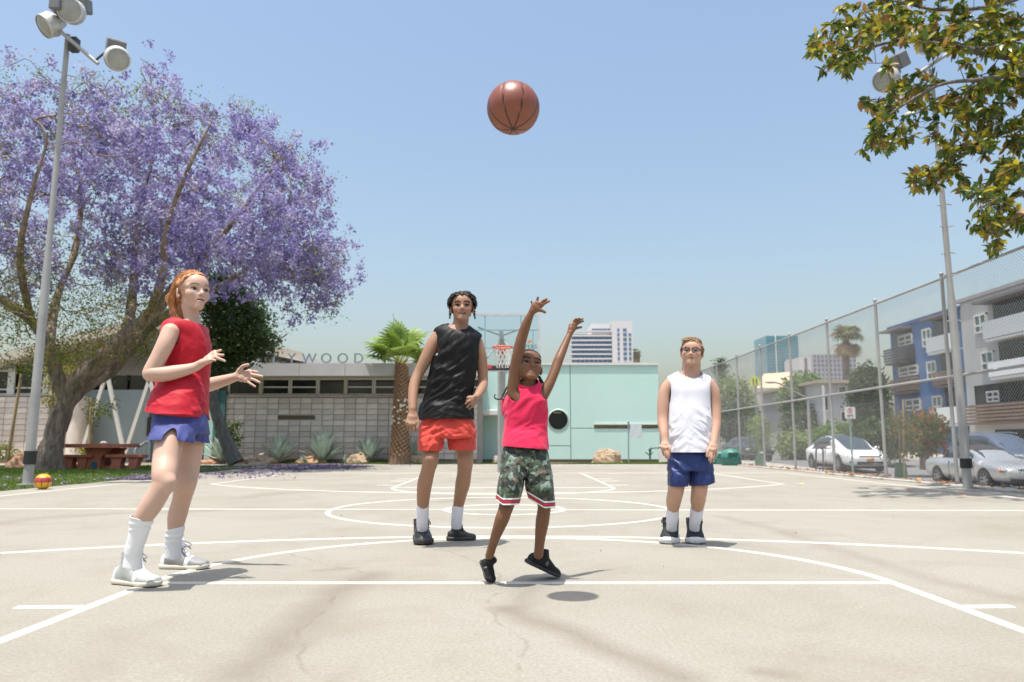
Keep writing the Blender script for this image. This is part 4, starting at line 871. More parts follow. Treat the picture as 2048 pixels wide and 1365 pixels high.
# ---- picnic table
tb = empty("picnic_table", G(195, 937.5), 0.0, "terracotta coloured concrete picnic table with benches on the lawn", "table"); Yt = 21.0; terra = pmat("terracotta_concrete", (0.46, 0.16, 0.095), 0.8, 0.14, 2.5, 0.3, 40.0)
def T_(px, py): return P(px, py, Yt)
def slab(name, x0, x1, py0, py1, Yc, dep, bev=0.02): z0, z1 = Zat(py1, Yc), Zat(py0, Yc); a, c = P(x0, py0, Yc)[0], P(x1, py0, Yc)[0]; m = MB(); m.box(((a + c) / 2, Yc, (z0 + z1) / 2), (c - a, dep, z1 - z0), bev=bev); return m.build(name, terra, tb)
m = MB(); a, c = P(144, 890, Yt)[0], P(264, 890, Yt)[0]; z0, z1 = Zat(895.5, Yt), Zat(888.2, Yt); n8 = [(a + .25, -.75), (c - .25, -.75), (c, -.45), (c, .45), (c - .25, .75), (a + .25, .75), (a, .45), (a, -.45)]; m.prism([(x, Yt + y, z0) for x, y in n8], (0, 0, z1 - z0)); m.build("table_top", terra, tb)
def pedestal(name, pxs, py0, py1, Yc, dep):
    """pxs: top l, top r, waist l, waist r, foot l, foot r"""
    zt_, zb_ = Zat(py0, Yc), max(0.0, Zat(py1, Yc)); X = [P(p, 900, Yc)[0] for p in pxs]; zm = zb_ + (zt_ - zb_) * .5
    pr_ = [(X[4], zb_), (X[5], zb_), (X[3], zm), (X[1], zt_), (X[0], zt_), (X[2], zm)]; m = MB(); m.prism([(x, Yc - dep / 2, z) for x, z in pr_], (0, dep, 0)); return m.build(name, terra, tb)
pedestal("pedestal", (172, 222, 183, 207, 178, 206), 896, 937, Yt - .3, 0.22); pedestal("pedestal", (205, 252, 212, 236, 212, 240), 896, 937, Yt + .45, 0.2)
slab("bench", 118, 190, 910, 916, Yt - 0.35, 0.36); slab("bench", 216, 292, 909, 916, Yt - 0.35, 0.36)
for l_ in ((130, 152, 132, 150, 131, 150), (160, 180, 162, 178, 161, 178)): pedestal("bench_leg", l_, 916, 938, Yt - .35, 0.25)
for l_ in ((228, 250, 229, 247, 225, 247), (262, 284, 264, 280, 259, 277)): pedestal("bench_leg", l_, 916, 938, Yt - .35, 0.25)
slab("foot_beam", 140, 276, 932, 938, Yt - 0.2, 0.16); dp = P(188, 930, Yt - .43); m = MB(); m.lathe([(0, 0), (0.085, 0)], dp, 20, R=np.array([[1, 0, 0], [0, 0, -1], [0, 1, 0]])); m.build("round_emblem", pmat("teal_disc", (0.02, 0.12, 0.18), 0.6), tb)
m = MB(); m.sphere(P(207, 886.5, Yt) , (0.09, 0.09, 0.05), 12, 8); tag(m.build("bowl", white_metal, None, True), "small white bowl shape on the terracotta picnic table", "bowl")
m = MB(); m.tube(spline([P(271, 912, 22.5), P(271, 902, 22.5), P(275, 896, 22.5), P(289, 887, 22.5), P(294, 884, 22.5), P(298, 888, 22.5), P(297, 920, 22.5)], 30), 0.045, 8); tag(m.build("handrail", white_metal, None, True), "bent white handrail to the right of the picnic table", "handrail")
# ---- boulders
def boulder(px, py0, py1, wpx, Y, lab, col, seed, dep=0.8):
    c = G(px, py1); z1 = Zat(py0, Y); x = P(px, py1, Y)[0]; hw = wpx / 2 * Y / FPX; hh = max(0.12, z1)
    m = MB(); m.sphere((0, 0, 0), 1.0, 26, 16); V = np.concatenate(m.v); n = V / np.linalg.norm(V, axis=1, keepdims=True); r = 1 + 0.32 * fbm(n * 1.5 + seed * 3.1, 2) + 0.10 * fbm(n * 5 + seed, 3); V = n * r[:, None]; V = np.round(V * 4.5) / 4.5 * 0.45 + V * 0.55
    V = V / np.abs(V).max(0) * np.array([hw, hw * dep, hh]); V[:, 2] = np.maximum(V[:, 2], -0.05); me = make_mesh("boulder", V, [np.concatenate([f for f in m.f])], rock(col), smooth=False); o = obj("boulder", me, None, (x, Y, 0)); tag(o, lab, "rock", "boulders along the planting bed"); return o
_rk = {}
def rock(col):
    if col in _rk: return _rk[col]
    m = NT("sandstone"); v = m.coord("Object"); c = m.ramp(m.noise(v, 2.6, 5, 0.65, 0.5), [(0.3, mul(col, 0.62)), (0.5, col), (0.72, mul(col, 1.3))]); c = m.mix(m.ramp(m.noise(v, 6, 4), [(0.5, 0.0), (0.7, 0.5)]), c, (col[0] * .9, col[1] * .62, col[2] * .42)); m.set(Base_Color=c, Roughness=0.9); m.bump(m.noise(v, 16, 5, 0.7), 0.7, 0.05); _rk[col] = m.m; return m.m
tn = (0.42, 0.32, 0.22); gy = (0.38, 0.33, 0.26); rd = (0.42, 0.25, 0.16)
boulder(50, 901, 929, 70, 23.0, "reddish boulder left of the big tree trunk, behind the light pole", rd, 1)
boulder(118, 903, 930, 60, 24.5, "reddish boulder partly hidden behind the purple tree trunk", rd, 2)
boulder(425, 915, 926, 60, 27.0, "low reddish boulder at the foot of the leaning dark tree", rd, 3)
boulder(522, 905, 927, 66, 26.9, "grey tan boulder in front of the second agave", gy, 4)
boulder(622, 912, 926, 70, 27.0, "flat reddish boulder in front of the biggest agave", rd, 5)
boulder(718, 905, 926, 60, 26.9, "rounded tan boulder left of the palm trunk", tn, 6)
boulder(822, 910, 926, 52, 26.9, "tan boulder just right of the palm trunk", tn, 7)
boulder(1214, 897, 927, 68, 28.0, "big tan boulder against the mint green wall", tn, 8, 0.6)
boulder(992, 910, 926, 16, 27.5, "small pale boulder beside the hoop pole base", (0.5, 0.42, 0.34), 9)
# ---- bins, small posts, pipes
def bin_(px, py0, py1, wpx, Y, lab, dome, col):
    x = P(px, 900, Y)[0]; r = wpx / 2 * Y / FPX; h_ = Zat(py0, Y); t = empty("trash_bin", (x, Y, 0), 0, lab, "bin", None); m = MB(); hb = h_ - (r * 0.95 if dome else 0.06)
    m.lathe([(r * 0.9, 0), (r, 0.05), (r, hb)], (0, 0, 0), 20); m.build("body", col, t, True); m = MB()
    if dome: m.lathe([(r * 1.04, hb), (r * 1.0, hb + r * .4), (r * .75, hb + r * .75), (0.01, hb + r * .95)], (0, 0, 0), 20); m.box((0, -r * .62, hb + r * .30), (r * 1.1, r * .8, r * .5), bev=.02)
    else: m.lathe([(r * 1.05, hb), (r * 1.05, hb + .06), (0.01, hb + .07)], (0, 0, 0), 20)
    l = m.build("lid", col, t, True)
    if dome: m = MB(); m.box((0, -r * 1.0, hb + r * .30), (r * .8, 0.03, r * .28)); m.build("flap", pmat("dark_green_flap", (0.02, 0.07, 0.06), 0.5), l)
green_p = pmat("teal_green_plastic", (0.05, 0.19, 0.155), 0.5, 0.12, 3.0)
bin_(1461, 897, 933, 38, 25.2, "dome topped green trash bin inside the fence corner", True, green_p); bin_(1440, 902, 930, 24, 26.2, "green trash bin half hidden behind the boy in white", True, green_p); bin_(956, 879, 924, 15, 28.4, "dark green bin against the mint annex wall", False, pmat("dark_green_plastic", (0.02, 0.10, 0.085), 0.5))
m = MB(); m.cyl(P(1257, 927, 28.2) * [1, 1, 0], P(1257, 845, 28.2), 0.025); m.sphere(P(1257, 845, 28.2), 0.05, 8, 6); o = empty("notice_post", P(1257, 927, 28.2) * [1, 1, 0], 0, "thin metal post with a pale blank notice before the mint wall", "sign"); m.build("post", pmat("dull_post", (0.25, 0.30, 0.29), 0.6), o); m = MB(); m.box(P(1272, 863, 28.15), (0.42, 0.02, 0.52)); m.build("notice", pmat("pale_notice", (0.55, 0.60, 0.62), 0.5), o)
m = MB(); m.box((P(1324, 900, 28.5)[0], 28.5, Zat(890, 28.5) / 2), (0.22, 0.22, Zat(890, 28.5)), bev=.01); tag(m.build("white_post", white_metal), "short white post beside the right end of the mint wall", "post")
m = MB(); q = lambda px, py: P(px, py, 27.6); m.tube([q(1300, 925) * [1, 1, 0], q(1300, 897)], 0.035); m.tube([q(1300, 897), q(1322, 896)], 0.022); m.tube([q(1291, 905), q(1300, 912), q(1305, 905)], 0.022); m.sphere(q(1300, 900), 0.06, 8, 6); tag(m.build("water_valve", pmat("dark_valve", (0.05, 0.09, 0.085), 0.5), None, True), "dark standpipe valve low in front of the mint wall", "valve")
m = MB(); m.tube(spline([P(1632, 947, 20.3), P(1632, 905, 20.3), P(1634, 898, 20.3), P(1639, 895, 20.3), P(1644, 898, 20.3), P(1646, 905, 20.3), P(1646, 949, 20.3)], 40), 0.024, 8); tag(m.build("bike_rack", pmat("dark_rack", (0.06, 0.065, 0.07), 0.5), None, True), "dark hoop bike rack in front of the white car", "bike rack")
# ---- signs and street lamp beyond the fence
ylw = pmat("school_sign_yellow", (0.62, 0.66, 0.03), 0.5, 0.04); blk_ = pmat("sign_black", (0.015, 0.015, 0.015), 0.6); gpost = pmat("green_post", (0.20, 0.29, 0.25), 0.6)
s_ = empty("school_sign", P(1511, 915, 30) * [1, 1, 0], 0, "yellow five sided school crossing sign on a tall thin post", "sign"); c = P(1510, 762, 30); m = MB(); m.cyl((c[0] + .02, 30.05, -.5), (c[0] + .02, 30.05, c[2] + .2), 0.03); m.build("post", gpost, s_)
m = MB(); m.prism([(c[0] + x * .19, 30.0, c[2] + z * .19) for x, z in ((-1, -1.05), (1, -1.05), (1, .25), (0, 1.2), (-1, .25))], (0, 0.02, 0)); pn = m.build("panel", ylw, s_); m = MB()
for sx in (-.38, .3): m.sphere(c + [sx * .19, -.008, .07], (0.028, .004, .028), 10, 6); m.box(c + [sx * .19, -.008, -.02], (0.05, .006, .12)); m.box(c + [sx * .19 - .015, -.008, -.12], (0.018, .006, .10), ); m.box(c + [sx * .19 + .02, -.008, -.12], (0.018, .006, .10))
m.build("pictogram", blk_, pn)
s_ = empty("yellow_sign", P(1519, 915, 27) * [1, 1, 0], 0, "small folded yellow plate on a post above the young street tree", "sign"); c = P(1517, 843, 27); m = MB(); m.box(c, (0.12, .02, .34)); m.box(c + [-.12, 0, .06], (0.14, .02, .12)); m.build("panel", ylw, s_); m = MB(); m.cyl((c[0], 27.03, -.3), (c[0], 27.03, c[2] + .25), 0.022); m.build("post", gpost, s_)
s_ = empty("parking_sign", P(1700, 905, 33) * [1, 1, 0], 0, "white no parking sign with a red ring on a green post", "sign"); c = P(1700, 826, 33); m = MB(); m.box(c, (0.45, .02, .50)); pn = m.build("panel", white_metal, s_); m = MB(); th = np.linspace(0, 2 * math.pi, 25); m.tube(np.stack([c[0] + .10 * np.cos(th), np.full(25, c[1] - .012), c[2] + .10 + .10 * np.sin(th)], 1), 0.014, 6, cap=False); m.beam(c + [-.07, -.012, .17], c + [.07, -.012, .03], .02, .01); m.build("red_ring", pmat("sign_red", (0.5, 0.03, 0.03), 0.5), pn)
m = MB(); m.box(c + [0, -.012, .10], (.03, .006, .10)); m.box(c + [.02, -.013, .125], (.03, .006, .02)); m.box(c + [0, -.012, -.11], (.26, .006, .03)); m.box(c + [-.07, -.012, -.17], (.12, .006, .03)); m.box(c + [.1, -.012, -.17], (.06, .006, .03)); m.build("printed_marks", blk_, pn); m = MB(); m.cyl((c[0], 33.05, -.6), (c[0], 33.05, c[2] - .1), 0.04); m.build("post", gpost, s_)
s_ = empty("street_lamp", P(1618, 895, 45) * [1, 1, 0], 0, "curved arm street lamp across the road in front of the round tree", "street lamp"); m = MB(); m.tube([P(1621, 900, 45), P(1616, 797, 45)], [.12, .08], 10); m.build("post", galv, s_, True); m = MB(); m.tube(spline([P(1616, 797, 45), P(1585, 782, 44.6), P(1560, 768, 44.2), P(1545, 765, 44)], 14), 0.05, 8); m.build("arm", galv, s_, True); m = MB(); m.sphere(P(1541, 765, 44), (.35, .12, .08), 12, 8); m.build("lamp_head", galv, s_, True)
# ---- basketballs
def ball(c, R, r, mats, lab, stripes):
    m = MB(); m.sphere((0, 0, 0), r, 96, 64); V = np.concatenate(m.v); n = V / r; q = n @ np.asarray(R).T
    d = np.min([np.abs(q[:, 0] * math.cos(a) + q[:, 1] * math.sin(a)) for a in np.radians([22.5, 67.5, 112.5, 157.5])], axis=0) * r; dep = 0.0028 * np.clip(1 - d / 0.0056, 0, 1); V = n * (r - dep)[:, None]
    F_ = np.concatenate(m.f); me = make_mesh("basketball", V, [F_], mats[0], smooth=True); setattrf(me, dep / 0.0028, "seam"); setcol(me, stripes(q)); o = obj("basketball", me, None, tuple(c)); tag(o, lab, "ball"); return o
def m_ball(name, seam, pebble):
    m = NT(name); v = m.coord("Object"); c = m.mix(m.ramp(m.noise(v, 18, 4), [(0.4, 0.0), (0.75, 0.22)]), m.attr("Col"), (0.10, 0.035, 0.02)); c = m.mix(m.ramp(m.attr("seam", 2), [(0.25, 0.0), (0.6, 1.0)]), c, seam); m.set(Base_Color=c, Roughness=0.36); m.b.inputs["Specular IOR Level"].default_value = 0.55; vo = m.n("ShaderNodeTexVoronoi"); vo.inputs["Scale"].default_value = 300; m.l(v, vo.inputs["Vector"]); m.bump(vo.outputs[0], pebble, 0.001); return m.m
Rb = np.array(Euler((0.30, 0.0, 0.02)).to_matrix())
cb = P(1026.5, 216.5, 3.28); bo_ = ball(cb, Rb, 0.1195, [m_ball("brown_leather_ball", (0.02, 0.012, 0.010), 0.35)], "brown basketball high in the air above the players", lambda q: np.tile((0.235, 0.068, 0.036), (len(q), 1)))
cg = G(77, 980); R2 = np.array(Euler((1.2, 0.3, 0.2)).to_matrix()); o2 = ball((cg[0], cg[1] + .1, 0.118), np.eye(3), 0.122, [m_ball("yellow_red_ball", (0.05, 0.02, 0.02), 0.3)], "yellow and red basketball lying at the edge of the lawn", lambda q: np.where(((q[:, 2] > -0.05) & (q[:, 2] < 0.55))[:, None], np.array((0.42, 0.045, 0.05)), np.array((0.75, 0.40, 0.02))))
# ------------------------------------------------------------------ cars (implicit bodies; x forward, y left)
rubber = pmat("tyre_rubber", (0.015, 0.015, 0.016), 0.8); alloy = pmat("alloy_rim", (0.32, 0.33, 0.34), 0.35, 0.1, metal=0.7); car_glass = NT("car_glass"); car_glass.set(Base_Color=(0.035, 0.05, 0.06), Roughness=0.04); car_glass.b.inputs["Specular IOR Level"].default_value = 0.8; car_glass = car_glass.m
def paintm(name, col, metal=0.0):
    m = NT(name); m.set(Base_Color=m.ramp(m.noise(m.coord("Object"), 1.5, 3), [(0.3, mul(col, .95)), (.7, mul(col, 1.04))]), Roughness=0.3, Metallic=metal); m.b.inputs["Coat Weight"].default_value = 0.6; m.b.inputs["Coat Roughness"].default_value = 0.06; return m.m
def car(name, lab, pos, heading, body, L, W, low, cab, wheels, wr, glass_z, mat, cab_mat=None, h=0.034, roof_glass=False, details=(), grp="cars on the street"):
    """low: (x, half width, z0, z1) stations; cab: same for the greenhouse; heading: forward direction angle"""
    t = empty(name, pos, heading, lab, "vehicle", grp); t["category"] = "parked car"
    F = Field((-L / 2 - .15, -W / 2 - .15, 0.05), (L / 2 + .15, W / 2 + .15, 1.85), h)
    F.loft([(np.array([x, 0, (a + b) / 2]), hw, (b - a) / 2, np.array((0, 1.0, 0))) for x, hw, a, b in low], 0, 4.0, m=60)
    Fc = [(np.array([x, 0, (a + b) / 2]), hw, (b - a) / 2, np.array((0, 1.0, 0))) for x, hw, a, b in cab]
    F.loft(Fc, 0.10, 3.0, m=60)
    for wx in wheels:
        for sy in (-1, 1): F.rc((wx, sy * (W / 2 - .20), wr), (wx, sy * (W / 2 + .1), wr), wr * 1.13, wr * 1.13, 0.02, -1)
    V, Q = F.mesh(); V = smooth_v(V, Q, 2); T = tri(Q)
    gz0, gz1 = glass_z; cx = np.array([c[0] for c in cab]); hwid = np.array([c[1] for c in cab]); ztop_ = np.array([c[3] for c in cab])
    order = np.argsort(cx); cx, hwid, ztop_ = cx[order], hwid[order], ztop_[order]
    N = vnormals(V, T)
    def fld(pts): return lambda X: np.maximum.reduce([np.full(len(X), -9.0)] + [p(X) for p in pts])
    zt = lambda X: np.interp(X[:, 0], cx, ztop_)
    xs0, xs1 = cx[0], cx[-1]; pil = details_pillar.get(name, (0.0, 0.0))
    ymax = lambda X: np.interp(X[:, 0], cx, hwid)
    side = lambda X: np.maximum.reduce([gz0(X) - X[:, 2], X[:, 2] - (zt(X) - gz1), 0.80 * ymax(X) - np.abs(X[:, 1]) + 0 * X[:, 0], X[:, 0] - (xs1 - pil[1]), (xs0 + pil[0]) - X[:, 0]])
    front = lambda X: np.maximum.reduce([gz0(X) - .02 - X[:, 2], X[:, 2] - (zt(X) - (-.3 if roof_glass else .02)), np.abs(X[:, 1]) - 0.80 * ymax(X) , pil[2] - X[:, 0]])
    rear = lambda X: np.maximum.reduce([gz0(X) - X[:, 2], X[:, 2] - (zt(X) - .05), np.abs(X[:, 1]) - 0.78 * ymax(X), X[:, 0] - pil[3]])
    Vb, Tb = V, T
    parts = []
    for nm, fn in (("windscreen", front), ("side_window", side), ("rear_window", rear)):
        Vg, Tg = clip(Vb, Tb, fn); Vb, Tb = clip(Vb, Tb, lambda X, fn=fn: -fn(X)); parts.append((nm, Vg, Tg))
    obj("body", make_mesh("body", Vb, [Tb], mat, smooth=True), t)
    for nm, Vg, Tg in parts:
        if nm == "side_window":
            for sy in (-1, 1):
                k = (Vg[Tg][:, :, 1].mean(1) * sy) > 0
                if k.any(): u = np.unique(Tg[k]); mp = np.zeros(len(Vg), int); mp[u] = np.arange(len(u)); obj(nm, make_mesh(nm, Vg[u] * [1, .995, 1], [mp[Tg[k]]], car_glass, smooth=True), t)
        elif len(Tg): obj(nm, make_mesh(nm, Vg, [Tg], car_glass, smooth=True), t)
    ty = MB(); ty.lathe([(wr * .66, -.10), (wr * .95, -.105), (wr, -.06), (wr, .06), (wr * .95, .105), (wr * .66, .10)], (0, 0, 0), 28, R=np.array([[1, 0, 0], [0, 0, -1], [0, 1, 0]])); tme = ty.mesh("tyre", rubber, True)
    rm = MB(); RR = np.array([[1, 0, 0], [0, 0, -1], [0, 1, 0]])
    for sy in (-.085, .085): rm.lathe([(wr * .60, sy), (wr * .68, sy * 1.15)], (0, 0, 0), 28, R=RR); rm.lathe([(0.0, sy * .9), (wr * .16, sy * .9)], (0, 0, 0), 12, R=RR)
    for k in range(7):
        a = 2 * math.pi * k / 7
        for sy in (-.08, .08): rm.beam((0.05 * math.cos(a), sy, .05 * math.sin(a)), (wr * .66 * math.cos(a), sy, wr * .66 * math.sin(a)), .05, .02, up=(0, 1, 0))
    rm.lathe([(0, 0), (wr * .68, 0)], (0, 0, 0), 28, 1, R=RR); rme = rm.mesh("rim", [alloy, rubber], False)
    for wx in wheels:
        for sy in (-1, 1): w_ = empty("wheel", (wx, sy * (W / 2 - .115), wr)); w_.parent = t; o = obj("tyre", tme, w_); obj("rim", rme, w_)
    m = MB(); m.box((0, 0, wr * .75), (L * .8, W * .72, wr * .7)); m.build("underbody", rubber, t)
    for nm, shapes, mt in details:
        m = MB()
        for sh in shapes:
            if sh[0] == 'b': m.box(sh[1], sh[2], bev=sh[3] if len(sh) > 3 else 0.0)
            elif sh[0] == 's': m.sphere(sh[1], sh[2], 14, 8)
            elif sh[0] == 't': m.tube(spline(sh[1], 12), sh[2], 6)
        m.build(nm, mt, t, True)
    return t
blackp = pmat("black_trim_plastic", (0.015, 0.015, 0.016), 0.5); lampm = NT("headlight_lens"); lampm.set(Base_Color=(0.45, 0.47, 0.48), Roughness=0.08); lampm = lampm.m; orange = pmat("orange_indicator", (0.75, 0.22, 0.05), 0.3); plate = pmat("number_plate", (0.55, 0.30, 0.12), 0.5); chrome = pmat("chrome_trim", (0.55, 0.55, 0.56), 0.15, 0.02, metal=0.9)
details_pillar = {"white_suv": (0.75, 1.15, -0.9, -1.75), "silver_convertible": (0.25, 0.55, 0.10, -1.0), "dark_wagon": (0.45, 0.85, 0.95, -1.75), "dark_sedan": (0.6, 0.8, 0.55, -1.2)}
low = [(-2.48, .60, .55, 1.02), (-2.38, .86, .36, 1.08), (-1.9, .97, .27, 1.12), (-1.0, 1.0, .24, 1.05), (0, 1.0, .24, 1.02), (1.0, 1.0, .24, 1.02), (1.7, .99, .24, .98), (2.2, .93, .25, .88), (2.42, .80, .28, .74), (2.50, .58, .33, .62)]
cab = [(-2.32, .62, .85, 1.10), (-1.9, .72, .85, 1.34), (-1.3, .78, .85, 1.55), (-.6, .80, .85, 1.66), (.05, .80, .85, 1.66), (.6, .79, .85, 1.52), (1.1, .77, .85, 1.26), (1.55, .72, .80, 1.01)]
det = [("headlight", [('b', (2.16, s * .74, .70), (.36, .30, .075), .03)], lampm) for s in (-1, 1)] + [("grille", [('b', (2.46, 0, .40), (.14, 1.15, .16), .04)], blackp), *[("bumper_inlet", [('b', (2.36, s * .70, .44), (.12, .28, .13), .03)], blackp) for s in (-1, 1)], ("number_plate", [('b', (2.535, 0, .56), (.015, .31, .15))], plate), ("nose_strip", [('b', (2.485, 0, .69), (.05, .9, .025), .01)], blackp)] + [("mirror", [('s', (.95, s * 1.09, 1.06), (.09, .13, .075)), ('t', [(.95, s * .92, 1.02), (.95, s * 1.05, 1.05)], .03)], None) for s in (-1, 1)] + [("door_handle", [('b', (.1, s * 1.0, .88), (.16, .02, .03), .008)], chrome) for s in (-1, 1)] + [("door_seam", [('b', (xx, s * .985, .62), (.010, .04, .70)) for s in (-1, 1)], blackp) for xx in (-.85, .25, 1.2)]
wp = paintm("white_car_paint", (0.72, 0.72, 0.72)); det = [(a, b, c or wp) for a, b, c in det]
car("white_suv", "white car with a dark glass roof parked beyond the fence by the bike rack", (15.55, 36.0, float(zroad(36.0)) + .03), -math.pi / 2 + 0.01, None, 5.0, 2.0, low, cab, (-1.47, 1.49), .36, (lambda X: 0.99 + 0 * X[:, 0], .10), wp, roof_glass=True, details=det)
low = [(-2.28, .62, .48, .92), (-2.18, .80, .32, .96), (-1.7, .87, .24, .98), (-.8, .89, .21, .93), (.2, .89, .21, .91), (1.0, .89, .21, .92), (1.6, .88, .22, .86), (2.05, .82, .24, .76), (2.22, .70, .28, .68), (2.29, .50, .34, .60)]
cab = [(-1.55, .60, .70, .95), (-1.2, .64, .70, 1.16), (-.75, .66, .70, 1.34), (-.2, .66, .70, 1.38), (.15, .66, .70, 1.34), (.6, .66, .70, 1.16), (1.05, .68, .70, .93)]
sv = paintm("silver_car_paint", (0.46, 0.46, 0.44), 0.55)
det = [("headlight", [('b', (2.08, s * .62, .62), (.26, .36, .12), .04)], lampm) for s in (-1, 1)] + [("indicator", [('b', (2.02, s * .78, .62), (.22, .10, .09), .03)], orange) for s in (-1, 1)] + [("grille", [('b', (2.265, 0, .60), (.05, .78, .14), .02)], blackp), ("grille_bar", [('b', (2.295, -.36 + .09 * k, .60), (.02, .02, .13)) for k in range(9)], chrome), ("lower_grille", [('b', (2.27, 0, .33), (.08, 1.3, .12), .03)], blackp), ("number_plate", [('b', (2.31, 0, .47), (.015, .31, .12))], white_metal)] + [("mirror", [('s', (.72, s * .98, .98), (.08, .12, .07)), ('t', [(.72, s * .84, .93), (.72, s * .94, .97)], .03)], sv) for s in (-1, 1)] + [("door_seam", [('b', (xx, s * .875, .58), (.010, .04, .55)) for s in (-1, 1)], blackp) for xx in (-.55, .85)] + [("door_handle", [('b', (-.35, s * .885, .78), (.16, .03, .03), .008)], chrome) for s in (-1, 1)]
c_ = car("silver_convertible", "silver convertible with a dark fabric top parked closest behind the fence", (15.7, 25.6, float(zroad(25.6)) + .03), -math.pi / 2 + 0.0, None, 4.58, 1.78, low, cab, (-1.33, 1.32), .315, (lambda X: 0.95 + 0 * X[:, 0], .12), sv, details=det)
F = Field((-1.75, -.85, .85), (.55, .85, 1.5), .03); F.loft([(np.array([x, 0, (a + b) / 2]), hw + .012, (b - a) / 2 + .012, np.array((0, 1., 0))) for x, hw, a, b in cab], 0, 3.0, m=60); V, Q = F.mesh(); V, T = clip(V, tri(Q), lambda X: np.maximum(np.maximum(.955 - X[:, 2], X[:, 0] - .42), np.minimum(np.minimum(1.235 - X[:, 2], X[:, 0] + 1.0), -1 * (X[:, 0] * 0 - 1)) * 0 + np.where((np.abs(X[:, 1]) > .5) & (X[:, 0] > -.95) & (X[:, 2] < 1.25), .05, -.05))); obj("fabric_roof", make_mesh("fabric_roof", V, [T], pmat("dark_fabric_roof", (0.03, 0.03, 0.032), .9), smooth=True), c_)
low = [(-2.4, .62, .5, 1.0), (-2.3, .84, .36, 1.05), (-1.7, .91, .26, 1.08), (0, .92, .24, 1.02), (1.2, .92, .24, 1.0), (1.9, .90, .25, .92), (2.25, .82, .28, .80), (2.38, .58, .34, .68)]
cab = [(-2.3, .66, .85, 1.15), (-1.9, .72, .85, 1.50), (-1.2, .74, .85, 1.62), (0, .75, .85, 1.62), (.5, .74, .85, 1.52), (1.0, .73, .85, 1.25), (1.4, .70, .82, 1.02)]
bl_ = paintm("slate_blue_car_paint", (0.09, 0.115, 0.16), 0.3)
det = [("headlight", [('b', (2.2, s * .66, .74), (.26, .32, .12), .04)], lampm) for s in (-1, 1)] + [("tail_light", [('b', (-2.30, s * .76, 1.0), (.16, .16, .28), .04)], pmat("red_tail_light", (0.5, 0.03, 0.03), .3)) for s in (-1, 1)] + [("mirror", [('s', (.82, s * 1.0, 1.05), (.08, .12, .07))], bl_) for s in (-1, 1)] + [("roof_rail", [('t', [(-1.6, s * .62, 1.62), (-.6, s * .66, 1.67), (.3, s * .62, 1.62)], .02)], chrome) for s in (-1, 1)] + [("door_seam", [('b', (xx, s * .905, .65), (.010, .04, .65)) for s in (-1, 1)], blackp) for xx in (-1.0, .0, 1.0)]
car("dark_wagon", "slate blue estate car parked behind the silver convertible", (19.6, 31.0, -0.50), -math.pi / 2 + 0.02, None, 4.8, 1.84, low, cab, (-1.4, 1.4), .33, (lambda X: 1.02 + 0 * X[:, 0], .11), bl_, details=det)
dk_ = paintm("black_car_paint", (0.022, 0.022, 0.025)); cab2 = [(-1.8, .62, .80, 1.05), (-1.2, .68, .80, 1.34), (-.5, .70, .80, 1.45), (.1, .70, .80, 1.43), (.7, .70, .80, 1.22), (1.2, .68, .80, .98)]
det = [("headlight", [('b', (2.2, s * .66, .68), (.26, .32, .14), .04)], lampm) for s in (-1, 1)] + [("grille", [('b', (2.36, 0, .62), (.05, .9, .22), .02)], blackp), ("bumper_strip", [('b', (2.38, 0, .42), (.05, 1.3, .04), .01)], chrome), ("number_plate", [('b', (2.41, 0, .5), (.015, .31, .12))], white_metal)] + [("mirror", [('s', (.72, s * 1.0, 1.0), (.08, .12, .07))], dk_) for s in (-1, 1)]
car("dark_sedan", "dark saloon car farthest along the street near the green bins", (14.2, 46.5, float(zroad(46.5)) + .04), -math.pi / 2 + 0.03, None, 4.8, 1.84, low, cab2, (-1.4, 1.4), .33, (lambda X: .98 + 0 * X[:, 0], .11), dk_, details=det)
for o in bpy.data.objects:
    if o.get("category") == "parked car": o["category"] = "car"; o.name = {"white_suv": "parked_car", "silver_convertible": "parked_car", "dark_wagon": "parked_car", "dark_sedan": "parked_car"}.get(o.name, o.name)
